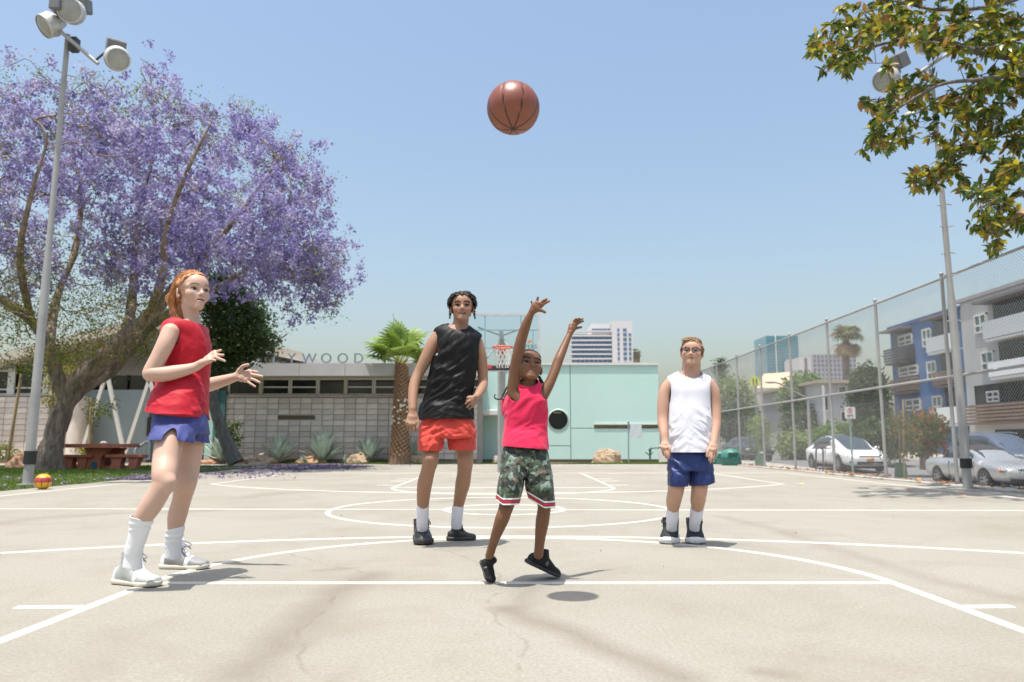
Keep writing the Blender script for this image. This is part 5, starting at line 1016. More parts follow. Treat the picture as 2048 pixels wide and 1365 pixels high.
# ------------------------------------------------------------------ trees and plants
def bark(name, c1, c2, sc_=9.0):
    m = NT(name); v = m.coord("Object", (1, 1, 0.3)); n = m.noise(v, sc_, 5, 0.65, 0.4); m.set(Base_Color=m.ramp(n, [(0.35, c1), (0.7, c2)]), Roughness=0.9); m.bump(m.noise(v, sc_ * 2.2, 5, 0.7), 0.8, 0.04); return m.m
class Skel:
    """branch skeleton: main limbs by hand, then every target joins its nearest branch"""
    def __init__(s): s.p = []; s.par = []; s.br = []; s.rmin = []
    def limb(s, pts, r, parent=-1, n=None):
        n = n or max(6, 4 * len(pts)); Q = spline(np.c_[np.asarray(pts, float), np.asarray(r, float)], n); ids = []
        if parent >= 0: ids.append(parent)
        for q in Q[(1 if parent >= 0 else 0):]:
            s.p.append(q[:3]); s.par.append(ids[-1] if ids else -1); s.rmin.append(q[3]); ids.append(len(s.p) - 1)
        s.br.append(ids); return ids
    def near(s, p): A = np.array(s.p); return int(np.argmin(((A - p) ** 2).sum(1)))
    def grow(s, targets, r, bend=0.18, m=6, up=0.0, maxd=None, start=0):
        A = np.array(s.p); T = np.asarray(targets, float); d = np.array([np.sqrt(((A - t) ** 2).sum(1)).min() for t in T])
        for i in np.argsort(d):
            t = T[i]; A = np.array(s.p); dd = ((A[start:] - t) ** 2).sum(1); k = int(np.argmin(dd)) + start; a = A[k]; L = math.sqrt(dd[k - start])
            if L < 0.12: continue
            pa = A[s.par[k]] if s.par[k] >= 0 else a - [0, 0, .1]; dr = unit(a - pa); mid = (a + t) / 2 + dr * L * 0.22 + r.normal(size=3) * bend * L * 0.5 + [0, 0, up * L]
            Q = spline(np.array([a, mid, t]), max(4, min(m, int(L / .25) + 3))); ids = [k]
            for q in Q[1:]: s.p.append(q + r.normal(size=3) * 0.012); s.par.append(ids[-1]); s.rmin.append(0); ids.append(len(s.p) - 1)
            s.br.append(ids)
    def radii(s, rt, ex=0.42):
        n = len(s.p); c = np.zeros(n); ch = np.zeros(n); 
        for i in range(n - 1, -1, -1):
            if c[i] == 0: c[i] = 1
            if s.par[i] >= 0: c[s.par[i]] = max(c[s.par[i]], 0) + c[i] if ch[s.par[i]] else c[i]; ch[s.par[i]] = 1
        return np.maximum(rt * c ** ex, np.array(s.rmin))
    def mesh(s, name, rt, mat, K=7, ex=0.42, rough=0.0):
        R = s.radii(rt, ex); P_ = np.array(s.p); m = MB()
        for ids in s.br:
            if len(ids) < 2: continue
            r = R[ids].copy()
            if s.par[ids[1]] == ids[0] and s.br[0] is not ids: r[0] = min(r[0], r[1] * 1.25)
            kk = K + 5 if r.max() > .12 else (K if r.max() > 0.03 else 4); V, f = tube_geo(P_[ids][None], r[None], kk)
            if rough and r.max() > .12: n_ = V - np.repeat(P_[ids], kk, 0); V = V + n_ * (rough * fbm(V * np.array([5, 5, 1.6]), 3))[:, None]
            m.raw(V, [f])
        return make_mesh(name, np.concatenate(m.v), [np.concatenate(m.f)], mat, smooth=True)
def ell_pts(r, n, c, rad, shell=0.0, zmin=None):
    v = r.normal(size=(n, 3)); v /= np.linalg.norm(v, axis=1, keepdims=True); q = (shell + (1 - shell) * r.random(n)) ** (1 / 3); p = np.asarray(c) + v * q[:, None] * np.asarray(rad); return p
def quads_cloud(r, C, spread, n, size, aspect=0.55, flat=None, droop=0.0):
    """n leaf faces round each centre"""
    N = len(C) * n; c = np.repeat(C, n, 0) + r.normal(size=(N, 3)) * np.asarray(spread); s_ = size * r.uniform(0.6, 1.35, N)
    a = r.normal(size=(N, 3)); a[:, 2] -= droop; a /= np.linalg.norm(a, axis=1, keepdims=True); b = np.cross(a, r.normal(size=(N, 3))); b /= np.linalg.norm(b, axis=1, keepdims=True); cc = np.cross(a, b)
    a = a * s_[:, None]; b = b * (s_ * aspect)[:, None]; up = cc * (s_ * 0.18)[:, None]
    V = np.stack([c - a * .5, c + b * .5 + up, c + a * .5, c - b * .5 + up], 1).reshape(-1, 3); return V, np.arange(4 * N).reshape(-1, 4), N
def foliage(name, r, C, spread, n, size, cols, mat, par, aspect=0.55, droop=0.0, jitter=0.2):
    V, f, N = quads_cloud(r, C, spread, n, size, aspect, droop=droop); k = r.integers(0, len(cols), len(C)); base = np.array(cols)[k]; c = np.repeat(base, n, 0) * (1 + r.normal(size=(N, 1)) * jitter); k2 = r.random(N) < .25; c[k2] = np.array(cols)[r.integers(0, len(cols), k2.sum())]
    me = make_mesh(name, V, [f], mat); setcol(me, np.clip(np.repeat(c, 4, 0), 0.004, 0.9)); o = obj(name, me, par); return o
KEEP |= {"tree", "plant", "palm", "bush", "hedge"}
# ============ jacaranda
r = np.random.default_rng(21); YJ = 19.8
def J(px, py, dY=0.0): return P(px, py, YJ + dY)
jt = empty("jacaranda_tree", J(95, 942) * [1, 1, 0], 0, "large jacaranda tree covered in purple blossom on the lawn at the left", "tree")
S = Skel(); base_ = J(95, 945); base_[2] = -0.1
tr = S.limb([base_, J(99, 915), J(106, 880), J(119, 840), J(135, 805), J(150, 775)], [.44, .33, .28, .26, .25, .26], n=26)
A_ = S.limb([J(150, 775), J(185, 740, -.2), J(235, 692, -.4), J(278, 650, -.5), J(330, 598, -.6), J(400, 520, -.8), J(470, 440, -1.0), J(530, 360, -1.0)], [.27, .25, .22, .19, .15, .11, .07, .04], tr[-1], 34)
A2 = S.limb([S.p[S.near(J(250, 678, -.4))], J(264, 600, .6), J(270, 500, 1.0), J(285, 400, 1.4), J(310, 280, 1.6), J(300, 150, 1.7)], [.14, .12, .10, .07, .05, .02], S.near(J(250, 678, -.4)), 24)
A3 = S.limb([S.p[S.near(J(300, 628, -.5))], J(322, 560, -1.6), J(335, 450, -2.2), J(375, 340, -2.6), J(420, 250, -2.6)], [.11, .10, .07, .05, .02], S.near(J(300, 628, -.5)), 20)
B_ = S.limb([S.p[S.near(J(132, 812))], J(113, 748, -.3), J(98, 690, -.5), J(58, 640, -.9), J(0, 598, -1.4), J(-90, 535, -1.8), J(-180, 430, -2)], [.17, .16, .14, .12, .10, .07, .03], S.near(J(132, 812)), 28)
B2 = S.limb([S.p[S.near(J(100, 695, -.5))], J(112, 600, .6), J(150, 500, 1.2), J(162, 380, 1.6), J(130, 270, 1.9)], [.11, .10, .08, .05, .02], S.near(J(100, 695, -.5)), 22)
C_ = S.limb([tr and S.p[tr[-2]], J(205, 752, .7), J(250, 710, 1.2), J(312, 645, 1.8), J(420, 585, 2.4), J(540, 515, 2.6), J(630, 520, 2.6), J(680, 560, 2.6)], [.20, .19, .17, .13, .09, .06, .03, .02], tr[-2], 32)
D_ = S.limb([S.p[S.near(J(60, 640, -.9))], J(40, 520, -2.4), J(60, 400, -3.2), J(90, 300, -3.4)], [.09, .08, .05, .02], S.near(J(60, 640, -.9)), 18)
def jell(px, py, rx, ry, dY, rY): c = J(px, py, dY); k = MPP(px, py, YJ + dY); return c, np.array([rx * k, rY, ry * k])
E = [jell(115, 395, 235, 175, 0, 4.4), jell(325, 360, 160, 145, .5, 3.8), jell(480, 415, 165, 160, .5, 3.6), jell(585, 500, 85, 95, .6, 2.2), jell(-130, 470, 180, 200, 0, 4.0), jell(80, 280, 190, 110, .3, 3.0), jell(400, 540, 180, 70, .8, 3.0), jell(635, 545, 40, 60, .8, 1.2)]
wts = [180, 125, 145, 55, 66, 56, 50, 20]; tg = np.concatenate([ell_pts(r, n_, c, rad, 0.35) for n_, (c, rad) in zip(wts, E)])
sp = np.array([J(280, 118, .8), J(300, 175, .8), J(335, 150, .8), J(350, 205, .8), J(310, 140, 1.2), J(418, 232, -.5), J(436, 225, 0), J(492, 222, 0), J(505, 232, .3), J(548, 268, 0), J(590, 290, .2), J(155, 172, 0), J(45, 190, -.3), J(110, 175, .4), J(205, 182, .4), J(245, 190, .5), J(690, 520, .8), J(690, 590, .8), J(668, 610, .8), J(640, 615, .8), J(600, 628, .8), J(560, 615, .8), J(655, 380, .6), J(262, 675, -1.3), J(20, 235, 0)])
tg = np.concatenate([tg, sp]); S.grow(tg, r, 0.22, 7, 0.05)
tips = np.array([S.p[b[-1]] for b in S.br[8:]])
zlow = 3.9; low_t = np.concatenate([ell_pts(r, 70, *jell(165, 655, 190, 80, 0, 3.6), 0.1), ell_pts(r, 26, *jell(55, 700, 110, 60, -.5, 2.5), 0.1), ell_pts(r, 14, *jell(340, 690, 70, 40, 1, 2), 0.1)]); S.grow(low_t, r, 0.3, 6, 0.0)
jb = bark("jacaranda_bark", (0.11, 0.08, 0.058), (0.40, 0.32, 0.245)); tk = obj("trunk", S.mesh("trunk", 0.0105, jb, 8, 0.395, 0.42), jt)
fmat = leafmat("jacaranda_petal", 0.40, 0.6); purple = [(0.34, 0.31, 0.62), (0.43, 0.395, 0.69), (0.24, 0.205, 0.50), (0.55, 0.51, 0.74), (0.32, 0.275, 0.56)]
# blossom panicles: several small sprays round every twig end
tips = tips[r.random(len(tips)) < .74]; sub = np.concatenate([tips[:, None] + r.normal(size=(len(tips), 5, 3)) * [.34, .34, .27]]).reshape(-1, 3); foliage("blossom", r, sub, (.075, .075, .085), 34, 0.082, purple, fmat, jt, 0.75, 0.2, 0.16)
mids = np.array([S.p[b[len(b) // 2]] for b in S.br[8:8 + len(tips)]]); kk = r.random(len(mids)) < 0.35; foliage("blossom", r, mids[kk] + r.normal(size=(kk.sum(), 3)) * .15, (.09, .09, .09), 30, 0.08, purple, fmat, jt, 0.7, 0.2, 0.16)
lmat = leafmat("green_leaf", 0.45, 0.5); ylg = [(0.22, 0.26, 0.035), (0.32, 0.30, 0.04), (0.13, 0.20, 0.04), (0.30, 0.21, 0.04), (0.09, 0.15, 0.04)]
ltips = np.array([S.p[b[-1]] for b in S.br[8 + len(tips):]]); ls = (ltips[:, None] + r.normal(size=(len(ltips), 5, 3)) * [.30, .30, .22]).reshape(-1, 3); foliage("leaves", r, ls, (.15, .15, .11), 16, 0.075, ylg, lmat, jt, 0.45, 0.3)
ins = ell_pts(r, 300, *jell(170, 570, 240, 130, 0, 3.8), 0.0); foliage("leaves", r, ins, (.17, .17, .14), 16, 0.075, ylg + [(0.20, 0.13, 0.05)], lmat, jt, 0.4, 0.3)
# ============ dark tree behind the girl
def simple_tree(name, lab, base, limbs, ells, cols, leaf, n_t, per, spread, size, seed, bk=None, rt=0.012, cat="tree", grp=None, shell=0.25, trunk_r=None, stuff=False, aspect=.55, trans=None):
    r = np.random.default_rng(seed); t = empty(name, np.asarray(base) * [1, 1, 0], 0, lab, cat, grp); S = Skel(); ids = None
    for i, (pts, rr) in enumerate(limbs):
        if i == 0: S.limb(pts, rr, n=14)
        else: k = S.near(pts[0]); S.limb([S.p[k]] + list(pts[1:]), rr, k, 12)
    nb = len(S.br); T = np.concatenate([ell_pts(r, int(n_t * w_), c, rad, shell) for c, rad, w_ in ells]); S.grow(T, r, 0.2, 5, 0.0); obj("trunk", S.mesh("trunk", rt, bk or jb, 7), t)
    tips = np.array([S.p[b[-1]] for b in S.br[nb:]]); o = foliage("crown", r, tips, spread, per, size, cols, leaf, t, aspect); return t
def pe(px, py, rx, ry, Y, rY, w_=1.0): k = MPP(px, py, Y); return P(px, py, Y), np.array([rx * k, rY, ry * k]), w_
dkl = leafmat("dark_leaf", 0.25, 0.4, 0.4); dcols = [(0.030, 0.065, 0.018), (0.045, 0.085, 0.022), (0.022, 0.050, 0.016), (0.07, 0.11, 0.03)]; Yd = 24.6
simple_tree("dark_tree", "dark green tree with a thin leaning grey trunk behind the girl in red", P(470, 925, Yd), [([P(472, 926, Yd), P(458, 895, Yd), P(440, 850, Yd), P(426, 800, Yd), P(424, 750, Yd), P(440, 700, Yd)], [.26, .22, .19, .17, .14, .10]), ([P(424, 760, Yd), P(470, 720, Yd), P(520, 705, Yd), P(575, 668, Yd)], [.08, .06, .045, .02]), ([P(440, 702, Yd), P(480, 640, Yd), P(500, 590, Yd)], [.08, .05, .03])],
            [pe(472, 650, 52, 68, Yd, 1.5), pe(448, 600, 42, 52, Yd, 1.3, .7), pe(512, 690, 30, 26, Yd, .9, .4), pe(448, 728, 34, 24, Yd, 1.0, .35)], [mul(c, 1.35) for c in dcols], dkl, 110, 60, (.20, .20, .17), 0.13, 31, bark("grey_bark", (0.11, 0.11, 0.10), (0.22, 0.22, 0.20)), 0.010)
simple_tree("young_shrub", "small leafy green shrub at the foot of the leaning dark tree", P(458, 920, 26.4), [([P(456, 922, 26.4), P(458, 895, 26.4), P(460, 870, 26.4)], [.04, .03, .02])], [pe(460, 875, 18, 28, 26.4, .35)], [(0.08, 0.15, 0.03), (0.12, 0.19, 0.04)], lmat, 26, 40, (.10, .10, .09), 0.10, 33, rt=.006, cat="bush")
# ============ magnolia branch over the right of the court
r = np.random.default_rng(77); YM = 10.4
mg = empty("magnolia_tree", (9.6, 9.2, 0), 0, "magnolia tree with glossy green and rusty leaves reaching in from the top right", "tree"); Mq = lambda px, py, d=0.0: P(px, py, YM + d)
S = Skel(); top_ = Mq(2330, 60, -1.0)
t0 = S.limb([(9.7, 9.2, -0.8), (9.65, 9.2, 1.5), (9.5, 9.25, 3.2), top_], [.26, .22, .18, .13], n=16)
k0 = t0[-1]; kk_ = t0[-4]
for pts, rr in (([Mq(2200, 60, -.6), Mq(2060, 110, -.3), Mq(1960, 105), Mq(1860, 75, .2), Mq(1760, 90, .3), Mq(1690, 115, .4), Mq(1640, 90, .5)], [.09, .065, .05, .035, .022, .014, .008]),
                ([Mq(2200, 170, -.5), Mq(2060, 150, -.5), Mq(1960, 160, -.6), Mq(1880, 170, -.7), Mq(1800, 215, -.7), Mq(1740, 260, -.6)], [.06, .045, .032, .022, .014, .008]),
                ([Mq(2200, 260, .2), Mq(2080, 250, .3), Mq(2000, 270, .4), Mq(1930, 310, .5), Mq(1870, 350, .5), Mq(1830, 385, .6)], [.05, .035, .025, .018, .012, .006]),
                ([Mq(2200, 380, -.3), Mq(2110, 370, -.2), Mq(2040, 390, -.2), Mq(1990, 430, -.3), Mq(1975, 480, -.3)], [.04, .03, .02, .012, .006]),
                ([Mq(2150, -40, 0), Mq(2000, 10, .1), Mq(1880, 20, .2), Mq(1800, 5, .3), Mq(1730, -10, .3)], [.05, .035, .025, .015, .008])):
    S.limb([S.p[k0]] + pts, [.1] + rr, k0, 26)
blobs = [(1640, 85, 22, 45, 10), (1690, 110, 45, 60, 30), (1740, 55, 60, 45, 26), (1800, 30, 60, 30, 22), (1860, 60, 60, 50, 26), (1930, 50, 70, 60, 34), (2010, 60, 60, 65, 34), (1775, 215, 50, 50, 26), (1755, 280, 28, 36, 14), (1800, 280, 24, 22, 8), (1840, 180, 40, 40, 16), (1890, 220, 40, 40, 20), (1900, 290, 30, 36, 16), (1850, 365, 34, 30, 14), (1895, 350, 28, 34, 14), (1960, 200, 45, 50, 26), (1970, 270, 40, 45, 24), (2020, 160, 45, 60, 26), (2020, 260, 40, 40, 22), (1990, 385, 36, 34, 20), (1985, 450, 32, 32, 16), (2025, 340, 30, 35, 16), (1985, 495, 22, 16, 8), (2035, 430, 24, 45, 12), (1930, 380, 18, 20, 6), (2080, 100, 60, 90, 24), (2090, 300, 50, 80, 22), (2120, 20, 80, 60, 20), (1950, -30, 150, 30, 26)]
T_ = []
for px, py, rx, ry, n_ in blobs:
    for _ in range(n_): a = r.normal(size=2) * .5; T_.append(Mq(px + a[0] * rx, py + a[1] * ry, r.normal() * .5))
nb = len(S.br); S.grow(np.array(T_), r, .2, 5, 0.0, start=len(t0)); obj("trunk", S.mesh("trunk", 0.0042, bark("magnolia_bark", (0.10, 0.085, 0.07), (0.22, 0.19, 0.16)), 6, .42), mg)
tips = [(np.array(S.p[b[-1]]), unit(np.array(S.p[b[-1]]) - np.array(S.p[b[-2]]))) for b in S.br[nb:]]
def leaf_geo(L, W, fold=0.25, bend=0.15):
    x = np.array([0.0, .12, .35, .6, .82, 1.0]); w_ = np.array([.0, .35, 1.0, .95, .55, 0.0]) * W / 2; V = []
    for xi, wi in zip(x, w_): z = -bend * L * xi * xi; V += [[xi * L, -wi, z + fold * wi], [xi * L, 0, z], [xi * L, wi, z + fold * wi]]
    f = [];
    for i in range(5): a = 3 * i; f += [[a, a + 3, a + 4, a + 1], [a + 1, a + 4, a + 5, a + 2]]
    return np.array(V), np.array(f)
gl_m = {}
for nm, c, b_ in (("glossy_green_leaf", (0.075, 0.135, 0.028), .30), ("olive_leaf", (0.21, 0.22, 0.03), .35), ("rusty_leaf", (0.32, 0.18, 0.05), .45), ("yellow_green_leaf", (0.46, 0.40, 0.04), .35)):
    q = NT(nm); cc = q.ramp(q.noise(q.coord("Object"), 22, 3), [(.3, mul(c, .75)), (.7, mul(c, 1.25))]); q.set(Base_Color=cc, Roughness=b_); q.b.inputs["Specular IOR Level"].default_value = .55; tb_ = q.n("ShaderNodeBsdfTranslucent"); q.l(q.mix(1.0, cc, (1.0, .95, .6), 'MULTIPLY'), tb_.inputs[0]); ms = q.n("ShaderNodeMixShader"); ms.inputs[0].default_value = .35; q.l(q.b.outputs[0], ms.inputs[1]); q.l(tb_.outputs[0], ms.inputs[2]); q.l(ms.outputs[0], q.o.inputs[0]); gl_m[nm] = q.m
Lv, Lf = leaf_geo(1.0, .42); protos = [make_mesh("leaf", Lv, [Lf], m_) for m_ in gl_m.values()]; lst = []
for p, d in tips:
    for _ in range(r.integers(12, 19)):
        dd = unit(d * .7 + r.normal(size=3) * .75 + [0, 0, -.25]); L = r.uniform(.095, .18); off = p - d * r.uniform(0, .16); up_ = unit(np.array([0, 0, 1.0]) + r.normal(size=3) * .5); y_ = unit(np.cross(up_, dd)); z_ = np.cross(dd, y_); lst.append((off, dd, y_, z_, L, int(r.choice(4, p=[.44, .25, .14, .17]))))
def onview(p):
    v = p - np.array([0, 0, CAMH]); zc = v[1] * CT + v[2] * ST; yc = v[2] * CT - v[1] * ST; px = CXP + FPX * v[0] / zc; py = CYP - FPX * yc / zc; return -20 < px < 2070 and -20 < py < 1380, zc
sc_ = sorted(range(len(lst)), key=lambda i: (not onview(lst[i][0])[0], onview(lst[i][0])[1] / lst[i][4])); restV = []; restF = []; restM = []
for rank, i in enumerate(sc_):
    off, dd, y_, z_, L, k = lst[i]
    if rank < 300:
        o = obj("leaf", protos[k], mg); M_ = Matrix(((dd[0] * L, y_[0] * L, z_[0] * L, off[0]), (dd[1] * L, y_[1] * L, z_[1] * L, off[1]), (dd[2] * L, y_[2] * L, z_[2] * L, off[2]), (0, 0, 0, 1))); o.matrix_basis = M_
    else: restV.append((Lv * L) @ np.stack([dd, y_, z_]) + off); restF.append(Lf + 18 * len(restF)); restM.append(np.full(len(Lf), k))
o = obj("leaves", make_mesh("leaves", np.concatenate(restV), [np.concatenate(restF)], list(gl_m.values()), np.concatenate(restM)), mg); o["kind"] = "stuff"
# ============ fan palm, agaves
def frond(par, base, d, Lp, R_, mat, pm, r, name="frond", nseg=20, droop=.5):
    x, y, d = basis(d); hub = np.asarray(base) + d * Lp + np.array([0, 0, -.12 * Lp]); m = MB(); m.tube(spline([base, np.asarray(base) + d * Lp * .5 + [0, 0, .05], hub], 8), [.028, .026, .024, .022, .02, .018, .016, .014], 6, 1)
    d2 = unit(d + [0, 0, -.25]); sd_ = unit(np.cross([0, 0, 1.0], d2)); nn = np.cross(d2, sd_)
    for i in range(nseg):
        a = -2.0 + 4.0 * i / (nseg - 1); q = d2 * math.cos(a) + sd_ * math.sin(a); L = R_ * (.75 + .25 * math.cos(a * .7)) * r.uniform(.9, 1.08); pw = unit(np.cross(q, nn)); w_ = .05 * R_ * 1.5
        pts = [hub, hub + q * L * .45 + nn * .06, hub + q * L * .75 + nn * .02 - [0, 0, .05 * droop], hub + q * L - np.array([0, 0, .28 * droop * L])]; V = []; fo = nn * w_ * .5
        for pt, ww in zip(pts, (.15, 1.0, .75, .06)): V += [pt - pw * w_ * ww + fo * ww * .6, pt, pt + pw * w_ * ww + fo * ww * .6]
        f = []
        for k in range(3): a_ = 3 * k; f += [[a_, a_ + 3, a_ + 4, a_ + 1], [a_ + 1, a_ + 4, a_ + 5, a_ + 2]]
        m.raw(np.array(V), [np.array(f)], 0)
    return m.build(name, [mat, pm], par)
def simple_leaf_mat(name, c, var=.25, rough=.5, tr=.3):
    q = NT(name); cc = q.ramp(q.noise(q.coord("Object"), 5, 3), [(.3, mul(c, 1 - var)), (.7, mul(c, 1 + var))]); q.set(Base_Color=cc, Roughness=rough); tb_ = q.n("ShaderNodeBsdfTranslucent"); q.l(cc, tb_.inputs[0]); ms = q.n("ShaderNodeMixShader"); ms.inputs[0].default_value = tr; q.l(q.b.outputs[0], ms.inputs[1]); q.l(tb_.outputs[0], ms.inputs[2]); q.l(ms.outputs[0], q.o.inputs[0]); return q.m
pf = simple_leaf_mat("palm_frond", (0.22, 0.32, 0.06)); pf2 = simple_leaf_mat("dry_palm_frond", (0.34, 0.25, 0.12)); pst = pmat("palm_stem", (0.30, 0.34, 0.10), .5)
r = np.random.default_rng(5); YPm = 26.3; pm_ = empty("fan_palm", P(800, 920, YPm) * [1, 1, 0], 0, "stocky fan palm with a brown scaly trunk in the planting bed", "palm"); zt_ = Zat(728, YPm); xb_ = P(800, 900, YPm)[0]; xt_ = P(799, 740, YPm)[0]
m = MB(); prof = [(.40, 0), (.36, .3), (.30, .6), (.27, 1.0), (.25, 1.8), (.22, 2.6), (.19, zt_ - .2), (.17, zt_)]; m.lathe(prof, (xb_, YPm, 0), 24); m.build("trunk", bark("palm_trunk", (0.12, 0.075, 0.045), (0.27, 0.18, 0.11), 12), pm_, True)
m = MB(); zz_ = np.array([p_[1] for p_ in prof]); rr_ = np.array([p_[0] for p_ in prof])
for k in range(430):
    z_ = .25 + (zt_ - .3) * k / 430; a = k * 2.39996; R_ = np.interp(z_, zz_, rr_); c = np.array([xb_ + math.cos(a) * R_, YPm + math.sin(a) * R_, z_]); o_ = np.array([math.cos(a), math.sin(a), 0]); t_ = np.array([-math.sin(a), math.cos(a), 0]); w_ = .052; V = [c - t_ * w_ - o_ * .02, c + t_ * w_ - o_ * .02, c + t_ * w_ * .6 + [0, 0, .11] + o_ * .055, c - t_ * w_ * .6 + [0, 0, .11] + o_ * .055, c + [0, 0, .10] - o_ * .02]; m.raw(np.array(V), [np.array([[0, 1, 2, 3]]), np.array([[3, 2, 4], [0, 3, 4], [1, 4, 2]])])
o = m.build("leaf_base", pmat("cut_leaf_base", (0.33, 0.21, 0.12), .85, .35, 14.0), pm_); o["kind"] = "stuff"
m = MB()
for k in range(26): a = r.uniform(3.4, 6.2); z_ = Zat(r.uniform(800, 848), YPm); m.sphere((xb_ + math.cos(a) * .29, YPm + math.sin(a) * .29, z_), (.045, .03, .04), 7, 5)
o = m.build("white_flowers", pmat("cream_flower", (0.70, 0.66, 0.52), .8), pm_); o["kind"] = "stuff"
ctr = np.array([xt_, YPm, zt_ - .05])
for px, py, dY, L, R_ in ((740, 672, .2, .75, .85), (762, 690, -.5, .65, .75), (757, 655, .6, .85, .8), (800, 655, .9, .9, .8), (815, 690, -.75, .55, .85), (780, 668, -.3, .7, .75), (842, 665, .2, .8, .85), (826, 648, .5, .9, .8), (855, 690, -.2, .8, .8), (742, 702, .3, .7, .7), (860, 712, .4, .7, .6), (795, 640, .1, 1.0, .7)): q = P(px, py, YPm + dY); frond(pm_, ctr, unit(q - ctr), L * 1.1, R_ * 1.12, pf, pst, r)
m = MB(); m.tube([ctr, P(786, 628, YPm)], [.04, .008], 6); m.build("spear", pst, pm_)
ag = simple_leaf_mat("agave_leaf", (0.42, 0.50, 0.43), .18, .55, .08)
def agave(px, py, wpx, hpx, Y, lab, seed, n=34):
    r = np.random.default_rng(seed); b_ = P(px, py, Y); b_[2] = .02; t = empty("agave", b_, 0, lab, "agave", "agaves in the planting bed"); Rr = wpx / 2 * Y / FPX * 1.15; Hh = hpx * Y / FPX * 1.15
    for k in range(n):
        e = math.radians(18 + 68 * (k / n) ** .9 + r.normal() * 4); a = k * 2.39996 + r.normal() * .2; L = (math.hypot(Rr * math.cos(e), Hh * math.sin(e))) * r.uniform(.88, 1.05); hd = np.array([math.cos(a), math.sin(a), 0]); d = hd * math.cos(e) + np.array([0, 0, math.sin(e)]); s_ = np.array([-math.sin(a), math.cos(a), 0]); nn = np.cross(s_, d); nn = nn if nn[2] > 0 else -nn; V = []; W = .098 * (L / .9)
        for x_, w_ in ((0.02, .75), (.25, .8), (.5, 1.0), (.75, .72), (.92, .3), (1.0, .02)): c = d * L * x_ + np.array([0, 0, .10 * L * (x_ - x_ * x_)]) ; V += [c - s_ * W * w_ + nn * W * .45 * w_, c - nn * .012 * (1 - x_), c + s_ * W * w_ + nn * W * .45 * w_, c + nn * W * .12 * w_]
        f = []
        for i in range(5):
            q = 4 * i
            for j in range(4): f.append([q + j, q + (j + 1) % 4, q + 4 + (j + 1) % 4, q + 4 + j])
        obj("leaf", make_mesh("leaf", np.array(V), [np.array(f)], ag), t)
agave(445, 915, 92, 52, 26.9, "agave partly behind the leaning dark tree trunk", 1); agave(556, 916, 74, 54, 27.2, "grey green agave below the long vent slot, left of the biggest one", 2); agave(646, 916, 90, 60, 27.2, "biggest grey green agave in the middle of the planting bed", 3); agave(738, 914, 70, 50, 27.2, "grey green agave just left of the palm trunk", 4); agave(838, 914, 56, 46, 27.3, "agave half hidden behind the teenager's red shorts", 5)
agave(690, 917, 22, 18, 26.8, "small young agave between the two right agaves", 6, 16); agave(608, 918, 24, 17, 26.7, "small young agave right of the second agave", 7, 16)
# ============ stakes and sapling by the tree
wd_ = pmat("bamboo_stake", (0.40, 0.29, 0.14), .7, .2, 6.0)
for (a, b_, Y, lab) in (((16, 900), (43, 748), 24.0, "tall leaning wooden stake left of the light pole"), ((180, 880), (183, 795), 25.0, "short wooden stake right of the purple tree trunk")): m = MB(); m.tube([P(*a, Y) * [1, 1, 0], P(*b_, Y)], [.05, .042], 8); tag(m.build("wooden_stake", wd_, None, True), lab, "stake")
simple_tree("sapling", "thin yellow green sapling behind the floodlight pole at the left", P(108, 915, 25.4), [([P(108, 918, 25.4), P(108, 850, 25.4), P(106, 780, 25.4), P(104, 730, 25.4)], [.04, .035, .03, .02])], [pe(108, 770, 22, 48, 25.4, .5), pe(140, 735, 28, 22, 25.4, .5, .4)], [(0.32, 0.29, 0.03), (0.25, 0.26, 0.04), (0.38, 0.33, 0.05)], lmat, 34, 26, (.12, .12, .12), .08, 41, rt=.005)
simple_tree("sapling", "small drooping green sapling tied to the short stake by the picnic table", P(186, 905, 25.2), [([P(186, 915, 25.2), P(185, 850, 25.2), P(190, 805, 25.2)], [.03, .025, .015])], [pe(195, 822, 30, 24, 25.2, .4)], [(0.10, 0.15, 0.04), (0.15, 0.18, 0.05)], lmat, 18, 22, (.10, .10, .12), .10, 42, rt=.005)
simple_tree("low_bush", "low yellow green bush at the far left edge beside the white path", P(15, 915, 24.5), [([P(12, 918, 24.5), P(12, 905, 24.5)], [.03, .02])], [pe(12, 906, 22, 14, 24.5, .4)], [(0.20, 0.24, 0.04), (0.27, 0.27, 0.05)], lmat, 24, 40, (.09, .09, .07), .08, 43, rt=.005, cat="bush")
simple_tree("low_bush", "low yellow green bush under the zigzag struts behind the picnic table", P(172, 905, 25.8), [([P(172, 918, 25.8), P(172, 906, 25.8)], [.03, .02])], [pe(174, 904, 18, 9, 25.8, .3)], [(0.30, 0.27, 0.04), (0.24, 0.25, 0.05)], lmat, 14, 40, (.09, .09, .06), .08, 44, rt=.005, cat="bush")
# ============ trees across the street
gA = [(0.26, 0.34, 0.14), (0.33, 0.40, 0.18), (0.20, 0.27, 0.11), (0.37, 0.43, 0.20)]; gB = [(0.17, 0.27, 0.075), (0.23, 0.34, 0.10), (0.13, 0.21, 0.06)]; gC = [(0.06, 0.11, 0.036), (0.09, 0.15, 0.05), (0.045, 0.08, 0.03)]
def roundtree(lab, px, py, rx, ry, Y, cols, seed, n=150, per=60, name="street_tree", pyb=905, rY=None, sz=None): k = MPP(px, py, Y); simple_tree(name, lab, P(px, pyb, Y), [([P(px, pyb, Y) - [0, 0, .5], P(px, py + ry * .6, Y), P(px, py, Y)], [.3 * Y / 50, .25 * Y / 50, .12 * Y / 50])], [(P(px, py, Y), np.array([rx * k, rY or rx * k, ry * k]), 1.0)], cols, lmat, n, per, (.0065 * Y,) * 3 if sz is None else (.8, .8, .35), sz or .0058 * Y, seed, rt=.02 * Y / 50)
